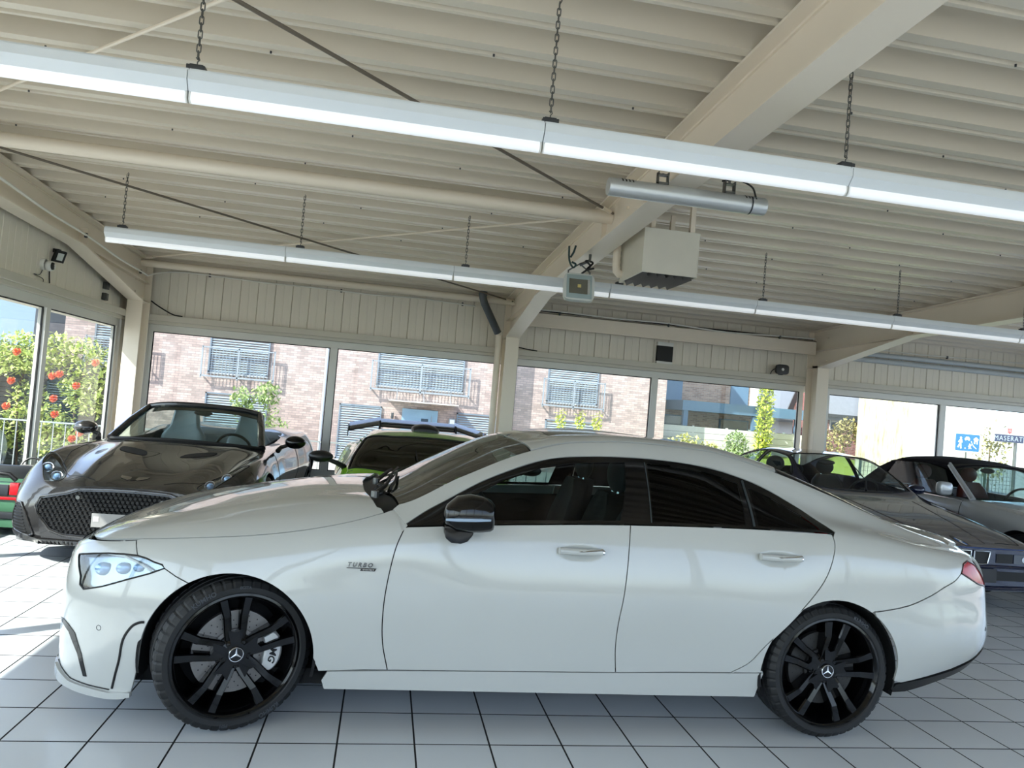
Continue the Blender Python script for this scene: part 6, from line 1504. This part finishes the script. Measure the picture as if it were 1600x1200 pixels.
for x0, x1 in ((.0, 1.42), (3.1, 4.6)):
    w = MB().span((x0, -.08, 1.1 - GZ), (x1, 0, 1.84 - GZ)).obj('window', M_BGREY, HC, smooth=0); MB().span((x0 + .06, -.10, 1.16 - GZ), (x1 - .06, -.07, 1.78 - GZ)).obj('pane', M_WIN, w, smooth=0)
# houses farther right
M_ROOF = mat('grey roof tiles', '777b82', .7, var=.15, scale=6)
def gable(name, label, loc, W_, D_, H_, R_, wm, wins):
    h = thing(name, label, 'building', loc); b = MB().span((0, 0, 0), (W_, D_, H_)); b.prism([(0, H_), (D_ / 2, H_ + R_), (D_, H_)], W_, (0, 0, 0), 'yz'); b.obj('wall', wm, h, smooth=0)
    r = MB()
    for s in (0, 1):
        a = (D_ / 2, H_ + R_); c = (-.4 if s == 0 else D_ + .4, H_ - .4 * R_ / (D_ / 2)); r.add([(-.3, c[0], c[1]), (W_ + .3, c[0], c[1]), (W_ + .3, a[0], a[1]), (-.3, a[0], a[1]), (-.3, c[0], c[1] + .15), (W_ + .3, c[0], c[1] + .15), (W_ + .3, a[0], a[1] + .15), (-.3, a[0], a[1] + .15)], [(0, 1, 2, 3), (4, 5, 6, 7), (0, 1, 5, 4), (1, 2, 6, 5), (2, 3, 7, 6), (3, 0, 4, 7)])
    r.obj('roof', M_ROOF, h, smooth=0)
    MB().span((-.3, -.5, H_ - .45), (W_ + .3, -.36, H_ - .30)).obj('gutter', M_GALV, h, smooth=0)
    for x0, x1, z0, z1, sh in wins:
        w = MB().span((x0, -.05, z0), (x1, .02, z1)).obj('window', M_WHITEPL, h, smooth=0); MB().span((x0 + .05, -.07, z0 + .05), (x1 - .05, -.045, z1 - .05)).obj('pane', M_WIN, w, smooth=0)
        if sh: MB().span((x0 + .05, -.09, z0 + (z1 - z0) * .42), (x1 - .05, -.06, z1 - .05)).obj('shutter', M_WHITEPL, w, smooth=0)
    return h
gable('gabled_house', 'grey roofed house showing over the trees beside the far column', (18.6, 40, GZ), 8, 6, 3.4, 3.2, mat('pale render', 'cfcbc4', .8), [(1, 2, 1.2, 2.4, False)])
gable('red_brick_house', 'red brick house with grey eaves and a white shuttered window', (22.6, 31, GZ), 8, 3.2, 3.75, 2.4, M_BRK3, [(.14, .72, 2.65, 3.6, True), (1.9, 2.7, 2.5, 3.6, False)])
E_ = thing('cream_building', 'windowless cream rendered building with streaky weather stains behind the wire fence', 'building', (18.1, 22, GZ))
def stain_mat():
    m = mat('stained cream render', 'd9cdb0', .85); nt = m.node_tree; b = nt.nodes['Principled BSDF']
    tc = nt.nodes.new('ShaderNodeTexCoord'); mp = nt.nodes.new('ShaderNodeMapping'); mp.inputs['Scale'].default_value = (7, 7, .9); no = nt.nodes.new('ShaderNodeTexNoise'); no.inputs['Scale'].default_value = 1; no.inputs['Detail'].default_value = 8; no.inputs['Roughness'].default_value = .7
    nt.links.new(tc.outputs['Object'], mp.inputs[0]); nt.links.new(mp.outputs[0], no.inputs[0])
    cr_ = nt.nodes.new('ShaderNodeValToRGB'); e = cr_.color_ramp.elements; e[0].position = .36; e[0].color = (*lin('8d8468'), 1); e[1].position = .56; e[1].color = (*lin('ddd2b4'), 1)
    nt.links.new(no.outputs['Fac'], cr_.inputs[0]); nt.links.new(cr_.outputs[0], b.inputs['Base Color']); return m
MB().prism([(0, 0), (2.1, 0), (6.4, 6), (4.6, 6)], 8, (0, 0, 0), 'xy').obj('wall', stain_mat(), E_, smooth=0)
MB().prism([(2.12, .02), (5.5, .02), (9, 6), (6.42, 6)], 8, (0, 0, 0), 'xy').obj('wall', mat('white render', 'dad9d4', .85, var=.06, scale=2, stretch=(5, 5, .6)), E_, smooth=0)
# slatted house beyond the side windows
G_ = thing('slatted_house', 'grey blue house with wide slatted shutters beyond the garden fence', 'building', (-30, 27, GZ))
MB().span((0, 0, 0), (17.5, 8, 7.5)).obj('wall', mat('pale grey render', 'b9b7b6', .8), G_, smooth=0)
for x0, x1, z0, z1 in ((1, 5, 2.2, 5.6), (8.2, 10.6, 2.0, 5.2), (13.0, 16.6, 2.2, 4.2), (5.6, 7.4, 1.0, 2.2)):
    sh = MB().span((x0, -.05, z0), (x1, .0, z1)).obj('shutter', mat('blue grey shutter', '6f8598', .5), G_, smooth=0); b = MB(); z = z0 + .08
    while z < z1: b.box(((x0 + x1) / 2, -.08, z), (x1 - x0, .07, .012), (math.radians(35), 0, 0)); z += .13
    tag(b.obj('shutter_slats', M_SLAT, sh, smooth=0, fix=False), kind='stuff')
MB().span((12.2, -.6, 3.2), (17.6, 8.2, 7.6)).obj('upper_storey', mat('blue grey cladding', '7d92a4', .6), G_, smooth=0)
# railing along the lane, garden fences
def railing(label, p, q, z1, step=.19):
    r = thing('lane_railing', label, 'railing', (p[0], p[1], GZ)); L = q[0] - p[0]; H = z1 - GZ
    for z in (H, .15): MB().span((0, -.016, z - .025), (L, .016, z)).obj('rail', M_RAIL2, r, smooth=0)
    k = MB(); x = .05
    while x < L: k.span((x - .007, -.007, .15), (x + .007, .007, H)); x += step
    tag(k.obj('railing_bars', M_RAIL2, r, smooth=0, fix=False), kind='stuff')
M_RAIL2 = mat('pale galvanised railing', '9fa5a4', .5, .2)
railing('pale galvanised railing along the lane outside the window wall', (-9.5, 10.2), (3.9, 10.2), .66)
def slat_fence(name, label, x0, x1, y, z0, z1, n, m, posts):
    f = thing(name, label, 'fence', (x0, y, z0)); L = x1 - x0; h = (z1 - z0) / n
    me = MB().span((0, -.012, .006), (L, .012, h - .006)).mesh('slat', m, smooth=0); MB().span((0, .013, .0), (L, .02, z1 - z0)).obj('dark_gap_sheet', M_DARK, f, smooth=0)  # dark sheet added behind the slats to make their gaps look shaded
    for k in range(n): link('slat', me, f, (0, 0, k * h))
    for k in range(posts): MB().span((L * k / (posts - 1) - .04, .0, 0), (L * k / (posts - 1) + .04, .08, z1 - z0 + .04)).obj('post', m, f, smooth=0)
slat_fence('slat_fence', 'dark slatted garden fence carrying the trumpet vine', -15.5, -5.9, 15.95, GZ, 1.75, 22, mat('weathered grey slats', '465050', .7, var=.15), 6)
slat_fence('board_fence', 'pale board fence behind the shrubs below the porch beam', 12.2, 20.0, 27.0, -.2, 1.38, 6, mat('pale fence boards', 'b9b9b4', .7, var=.1), 6)
slat_fence('board_fence', 'greenish board fence in front of the red brick house', 17.0, 20.4, 24.2 + 4, .0, 1.38, 6, mat('green grey fence boards', '8fa19c', .7, var=.1), 3)
wf = thing('wire_fence', 'low wire mesh fence in front of the cream building', 'fence', (15.2, 17.5, GZ)); k = MB()
for z in np.arange(.1, 1.75, .13): k.span((0, -.004, z), (5.5, .004, z + .008))
for x in np.arange(0, 5.5, .13): k.span((x, -.004, .1), (x + .008, .004, 1.75))
tag(k.obj('wire_mesh', M_DGREY, wf, smooth=0, fix=False), kind='stuff')
for x in (0, 1.1, 2.75, 4.4): MB().span((x - .03, -.03, 0), (x + .03, .03, 1.8)).obj('post', mat('dark green post', '33413a', .5), wf, smooth=0)
# raised lawn
M_LAWN = mat('yellow green lawn', '8f9a3c', .9, var=.3, scale=5)  # yellow green grass, tone varied at random
ln_ = MB().add([(11, 14, GZ), (22, 14, GZ), (22, 29, .55), (11, 29, .55), (11, 29, GZ), (22, 29, GZ)], [(0, 1, 2, 3), (3, 2, 5, 4), (0, 3, 4), (1, 5, 2)]); struct(ln_.obj('lawn', M_LAWN, smooth=0))

# ------------------------------------------------------------------ plants
def leaf_mat(name, c, var=.35):
    m = mat(name, c, .55, var=var, scale=3.0); return m
def leaves(name, m, parent, n, fn, size, kind='stuff'):
    """n small folded leaves; fn gives the place of each"""
    rng = np.random.RandomState(abs(hash(name)) % 1000 + n) if 0 else np.random.RandomState(n)
    V = []; F = []
    for i in range(n):
        p = np.array(fn(rng)); a = rng.uniform(0, 2 * PI); t = rng.normal(0, .7); s = size * rng.uniform(.6, 1.25)
        d = np.array([math.cos(a) * math.cos(t), math.sin(a) * math.cos(t), math.sin(t)]); u = np.cross(d, [0, 0, 1.0]); u /= max(np.linalg.norm(u), 1e-6); w = np.cross(u, d)
        k = len(V); V += [tuple(p), tuple(p + d * s * .5 + u * s * .3 - w * s * .08), tuple(p + d * s), tuple(p + d * s * .5 - u * s * .3 - w * s * .08)]
        F += [(k, k + 1, k + 2), (k, k + 2, k + 3)]
    o = MB().add(V, F).obj(name, m, parent, smooth=0, fix=False); o['kind'] = kind; return o
def blob(c, r, hollow=.5):
    def f(g):
        d = g.normal(size=3); d /= np.linalg.norm(d); q = hollow + (1 - hollow) * g.uniform() ** .5
        return (c[0] + d[0] * r[0] * q, c[1] + d[1] * r[1] * q, c[2] + d[2] * r[2] * q)
    return f
def multi(parts):
    def f(g): return blob(*parts[g.randint(len(parts))])(g)
    return f
M_BARK = mat('bark', '5a4a3c', .9, var=.3, scale=20)
def plant(name, label, cat, loc, parts, n, size, m, trunk=None, group=None):
    t = thing(name, label, cat, loc, 0, group)
    for a, b, r in (trunk or []): MB().tube([a, b], [r, r * .6], 7).obj('trunk', M_BARK, t)
    leaves('foliage', m, t, n, multi(parts), size); return t
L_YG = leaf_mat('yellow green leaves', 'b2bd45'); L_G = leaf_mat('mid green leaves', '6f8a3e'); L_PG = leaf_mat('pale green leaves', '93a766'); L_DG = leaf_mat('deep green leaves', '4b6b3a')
tv = thing('trumpet_vine', 'trumpet vine with orange flowers spilling over the slatted fence', 'climbing plant', (-10.5, 15.3, GZ))
rng = random.Random(5); parts = []
for k in range(26):
    x = rng.uniform(-3.6, 4.4); z = rng.uniform(.6, 2.9); parts.append(((x, rng.uniform(-.25, .1), z), (rng.uniform(.4, .9), .3, rng.uniform(.3, .55)), .3))
for x in (-3.2, -2.2, -1.0, .2, 1.4, 2.6, 3.8): parts.append(((x, 0, 2.9), (.8, .35, .35), .2))
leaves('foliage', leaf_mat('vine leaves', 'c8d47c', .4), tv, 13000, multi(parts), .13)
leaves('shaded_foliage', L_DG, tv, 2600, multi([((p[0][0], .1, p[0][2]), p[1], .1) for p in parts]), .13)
for k in range(7): MB().tube(cr([(-3.4 + k * 1.25, .05, 0), (-3.2 + k * 1.2, 0, 1.0), (-3.5 + k * 1.25, -.05, 1.9), (-3.0 + k * 1.2, -.1, 2.7)], 4), .025, 6).obj('stem', M_BARK, tv)
M_OR = mat('orange trumpet flower', 'ef7a4c', .5, var=.2)
fm = MB()
for k in range(7):
    a = k * 0.9; d = Vector((math.cos(a) * .7, -.5 + .3 * math.sin(a * 2), math.sin(a) * .7)).normalized(); fm.tube([(0, 0, 0), d * .06, d * .085], [.008, .018, .036], 7, cap=False)
fmesh = fm.mesh('flower', M_OR, smooth=50)
rng = random.Random(11)
for k in range(60): link('flower', fmesh, tv, (rng.uniform(-3.7, 4.5), rng.uniform(-.62, -.42), rng.uniform(.9, 3.0)))
plant('garden_shrub', 'loose light green shrub in front of the brick house, behind the open sports car', 'shrub', (-3.55, 22.5, GZ), [((0, 0, 1.4), (.7, .6, .9), .3), ((.5, 0, .9), (.7, .6, .6), .3), ((-.6, 0, 1.9), (.4, .4, .5), .3), ((.2, 0, 2.2), (.45, .4, .4), .3)], 1100, .17, L_PG, [((0, 0, 0), (0, 0, 1.6), .04)])
for k, x in enumerate((6.75, 7.5, 8.15)):
    plant('tall_perennial', ['yellow green leafy stalks under the last French window, nearest the wall shadow', 'yellow green leafy stalks under the last French window, middle of three clumps', 'yellow green leafy stalks under the last French window, clump farthest along the wall'][k], 'plant', (x + .3, 23.6, GZ), [((0, 0, .5 + .35 * j), (.22, .22, .3), .1) for j in range(6)], 320, .15, L_YG, [((0, 0, 0), (0, 0, 2.1), .02)], 'tall leafy stalks by the brick wall')
plant('columnar_tree', 'narrow yellow green columnar tree in front of the porch beam', 'tree', (16.6, 26.2, GZ), [((0, 0, .9 + .5 * k), (.42 - .02 * k, .42, .5), .3) for k in range(9)], 2200, .18, L_YG, [((0, 0, 0), (0, 0, 4.4), .06)])
plant('tall_grass_clump', 'tall pale grass clump beside the board fence', 'grass clump', (12.6, 25.0, GZ), [((0, 0, 1.3), (.8, .5, .7), .2), ((1.0, 0, 1.2), (.6, .4, .6), .2)], 900, .2, leaf_mat('straw green blades', 'b5b470'), [((0, 0, 0), (0, 0, 1.2), .03)])
plant('feathery_shrub', 'feathery light green conifer shrub before the board fence', 'shrub', (15.1, 25.6, GZ), [((0, 0, 1.2), (.75, .6, .5), .3), ((0, 0, 1.8), (.5, .4, .45), .3)], 1100, .15, leaf_mat('conifer green', '8fa36a'), [((0, 0, 0), (0, 0, 1.6), .04)])
plant('broad_tree', 'broad green tree behind the end of the porch beam', 'tree', (20.2, 34.5, GZ), [((0, 0, 2.2), (1.2, 1, 1.2), .4), ((.4, 0, 3.2), (1.0, .9, .8), .4)], 1700, .24, L_G, [((0, 0, 0), (0, 0, 2.5), .1)])
plant('garden_tree', 'small reddish green tree in front of the red brick house', 'tree', (21.6, 29.2, GZ), [((0, 0, 2.0), (1.1, .8, .8), .3), ((.9, 0, 2.6), (.6, .6, .7), .3), ((-.8, 0, 2.0), (.7, .6, .9), .3)], 1300, .2, leaf_mat('rusty green leaves', '9c9460', .5), [((0, 0, 0), (0, 0, 2), .07)])
plant('tall_tree', 'tall green tree behind the white sign box', 'tree', (27.6, 20.4, GZ), [((0, 0, 3.0), (2.2, 1.5, 1.4), .4), ((-.5, 0, 1.4), (2.2, 1.4, 1.2), .4), ((1.2, 0, 4.2), (2.0, 1.5, 1.4), .4)], 4200, .26, leaf_mat('bright tree leaves', '9db34e'), [((0, 0, 0), (0, 0, 3), .14)])
plant('dry_shrub', 'sparse brownish shrub at the end of the white wall beside the sign box', 'shrub', (23.1, 21.2, GZ), [((0, 0, 2.0), (.7, .6, 1.1), .3), ((.3, 0, 2.8), (.5, .5, .6), .3)], 800, .16, leaf_mat('brownish leaves', '97905c', .5), [((0, 0, 0), (0, 0, 2.5), .05)])
# ------------------------------------------------------------------ the two signs
bs = thing('street_sign', 'blue residential zone street sign with white figures, car and house', 'sign', (21.08, 20.0, 1.645))
BLU = mat('sign blue', '0f63c4', .4); WHT = mat('sign white', 'eef2f4', .4)
def rrect(w, h, r, n=5): return [(sx * (w - r) + r * math.cos(a), sz * (h - r) + r * math.sin(a)) for sx, sz, a0 in ((1, 1, 0), (-1, 1, 90), (-1, -1, 180), (1, -1, 270)) for a in [math.radians(a0 + 90 * k / n) for k in range(n + 1)]]
MB().prism(rrect(.52, .335, .06), .02, (0, 0, 0), 'xz').obj('rim', WHT, bs, smooth=0); MB().prism(rrect(.485, .30, .04), .006, (0, -.006, 0), 'xz').obj('face', BLU, bs, smooth=0)
def sym_(name, polys):
    b = MB()
    for p in polys: b.prism(p, .004, (0, -.0105, 0), 'xz')
    b.obj(name, WHT, bs, smooth=0)
circ = lambda x, z, r: [(x + r * math.cos(a), z + r * math.sin(a)) for a in np.linspace(0, 2 * PI, 15)[:-1]]
sym_('adult_figure', [circ(-.275, .155, .04), [(-.31, .11), (-.235, .11), (-.20, .0), (-.23, -.01), (-.25, .05), (-.25, -.05), (-.235, -.22), (-.285, -.22), (-.29, -.09), (-.36, -.20), (-.405, -.17), (-.325, -.04), (-.32, .04), (-.36, -.01), (-.385, .01)]])
sym_('child_figure', [circ(.09, -.055, .026), [(.065, -.085), (.12, -.085), (.165, -.05), (.175, -.07), (.13, -.125), (.135, -.16), (.17, -.205), (.14, -.215), (.10, -.17), (.085, -.22), (.05, -.22), (.065, -.15), (.03, -.12), (.02, -.14)]])
sym_('ball_mark', [circ(-.09, -.205, .022)])
sym_('car_mark', [[(-.12, .10), (-.12, .15), (-.095, .16), (-.075, .205), (.045, .205), (.065, .16), (.09, .15), (.09, .10), (.065, .10), (.065, .075), (.035, .075), (.035, .10), (-.065, .10), (-.065, .075), (-.095, .075), (-.095, .10)]])
sym_('house_mark', [[(.22, .13), (.335, .215), (.45, .13), (.425, .11), (.41, .12), (.41, -.03), (.365, -.03), (.365, .05), (.31, .05), (.31, -.03), (.26, -.03), (.26, .12), (.245, .11)]])
sym_('kerb_line', [[(.135, .06), (.155, .065), (.20, -.04), (.28, -.12), (.375, -.19), (.36, -.21), (.26, -.14), (.18, -.05)]])
MB().cyl((0, .04, GZ - 1.645), (0, .04, .3), .03, 10).obj('post', M_GALV, bs)
ms = thing('sign_box', 'white and dark blue sign box with a red emblem and pale lettering', 'sign', (18.99, 16.0, 1.96))
MB().span((-.50, .0, -.22), (.50, .16, .22)).obj('box', mat('sign box shaded white', 'a9a9a8', .4), ms, smooth=0)  # box, band and letters darkened: the sign's shade is put into their colours
MB().span((-.50, -.004, -.215), (.50, .0, .0)).obj('blue_band', mat('sign dark blue', '141f44', .4), ms, smooth=0)
V, F = text_mesh('MASERATI', .20, .002, space=1.2); MB().add([(p[0], -.006 - p[2], p[1] - .112) for p in V], F).obj('lettering', mat('sign pale letters', '98a3b0', .4), ms, smooth=0, fix=False)
RD = mat('sign red', 'd04038', .4); b = MB()
for x in (-.05, 0, .05): b.span((x - .011, -.006, .07 if x else .03), (x + .011, -.001, .18)); b.prism([(x - .022, .165), (x + .022, .165), (x, .205)], .005, (0, -.006, 0), 'xz')
b.span((-.055, -.006, .065), (.055, -.001, .085)); b.obj('trident_emblem', RD, ms, smooth=0)
MB().cyl((.3, .08, GZ - 1.96), (.3, .08, -.22), .05, 10).obj('post', M_GALV, ms)
# ------------------------------------------------------------------ car parked outside
OX = thing('parked_car', 'grey car parked outside the side windows in front of the vine', 'car', (-8.3, 10.5, GZ), PI / 2)
OL = Loft(['0:.55 .1:.74 .4:.80 3.8:.80 4.1:.66', '0:.6 .1:.80 .4:.86 3.8:.86 4.1:.70', '0:.58 .1:.79 .4:.865 3.8:.865 4.1:.72', '0:.52 .2:.72 .8:.79 3.6:.79 4.1:.68', '0:.45 .9:.68 1.7:.60 3.4:.60 4.1:.6', '0:.4 .9:.62 1.7:.54 3.4:.55 4.1:.5', '0:.2 .9:.32 1.7:.28 4.1:.25', '0:0 5:0'],
          ['0:.25 .3:.2 3.9:.22 4.1:.35', '0:.4 4.1:.45', '0:.55 .5:.65 3.8:.72 4.1:.7', '0:.68 .3:.80 1:.92 3.8:1.0 4.1:.92', '0:.72 .3:.84 .95:.98 1.7:1.36 2.6:1.42 3.5:1.30 4.0:1.0 4.1:.95', '0:.73 .3:.85 .95:1.0 1.7:1.42 2.6:1.48 3.5:1.36 4.0:1.02 4.1:.96', '0:.73 .3:.86 .95:1.01 1.7:1.44 2.6:1.50 3.5:1.38 4.0:1.03 4.1:.97', '0:.73 .3:.86 .95:1.01 1.7:1.45 2.6:1.51 3.5:1.39 4.0:1.03 4.1:.97'], crease={3: .5, 5: .3})
M_OG = mat('mid grey car paint', '9aa3a8', .25, .3, coat=1)
half = [(.98, 7), (1.0, 6), (1.04, 5.1), (1.66, 5.1), (1.70, 6), (1.71, 7)]; wso = half + [(x, 14 - v) for x, v in half[::-1] if v < 7]
sg = [(1.25, 3.3), (1.72, 4.6), (3.2, 4.65), (3.6, 3.9), (3.5, 3.3)]
OL.panel('body', full_outline(OL, .004, 4.095, (.8, 3.35), .36, .32), M_OG, OX, space='xv', holes=[wso, sg, mir(sg)], gx=.09, gv=.3, gap=0)
caps(OL, (.004, 4.095), M_OG, OX, 'bumper_face')
OL.panel('windscreen', wso, M_WIN, OX, space='xv', gap=.002, off=-.002, flange=0)
for o in (sg, mir(sg)): OL.panel('side_window', o, M_WIN, OX, space='xv', gap=.002, off=-.002, flange=0)
FO = Front(OL, .004, 1.0, OX); FO.patch('front_grille', [(-.4, .5), (.4, .5), (.38, .62), (-.38, .62)], M_BLACK, .005)
for s in (-1, 1): FO.patch('headlight', [(s * .45, .60), (s * .70, .62), (s * .72, .72), (s * .5, .70)], mat('lamp projector', '8fb4dc'), .005); side_mirror(OX, 1.3, .95, 1.02, s, M_OG, (.0, .1, -.05), (.07, .09, .06))
four_wheels(OX, (.8, 3.35), .85, .32, .2, .21, M_RIMS, 'multi')
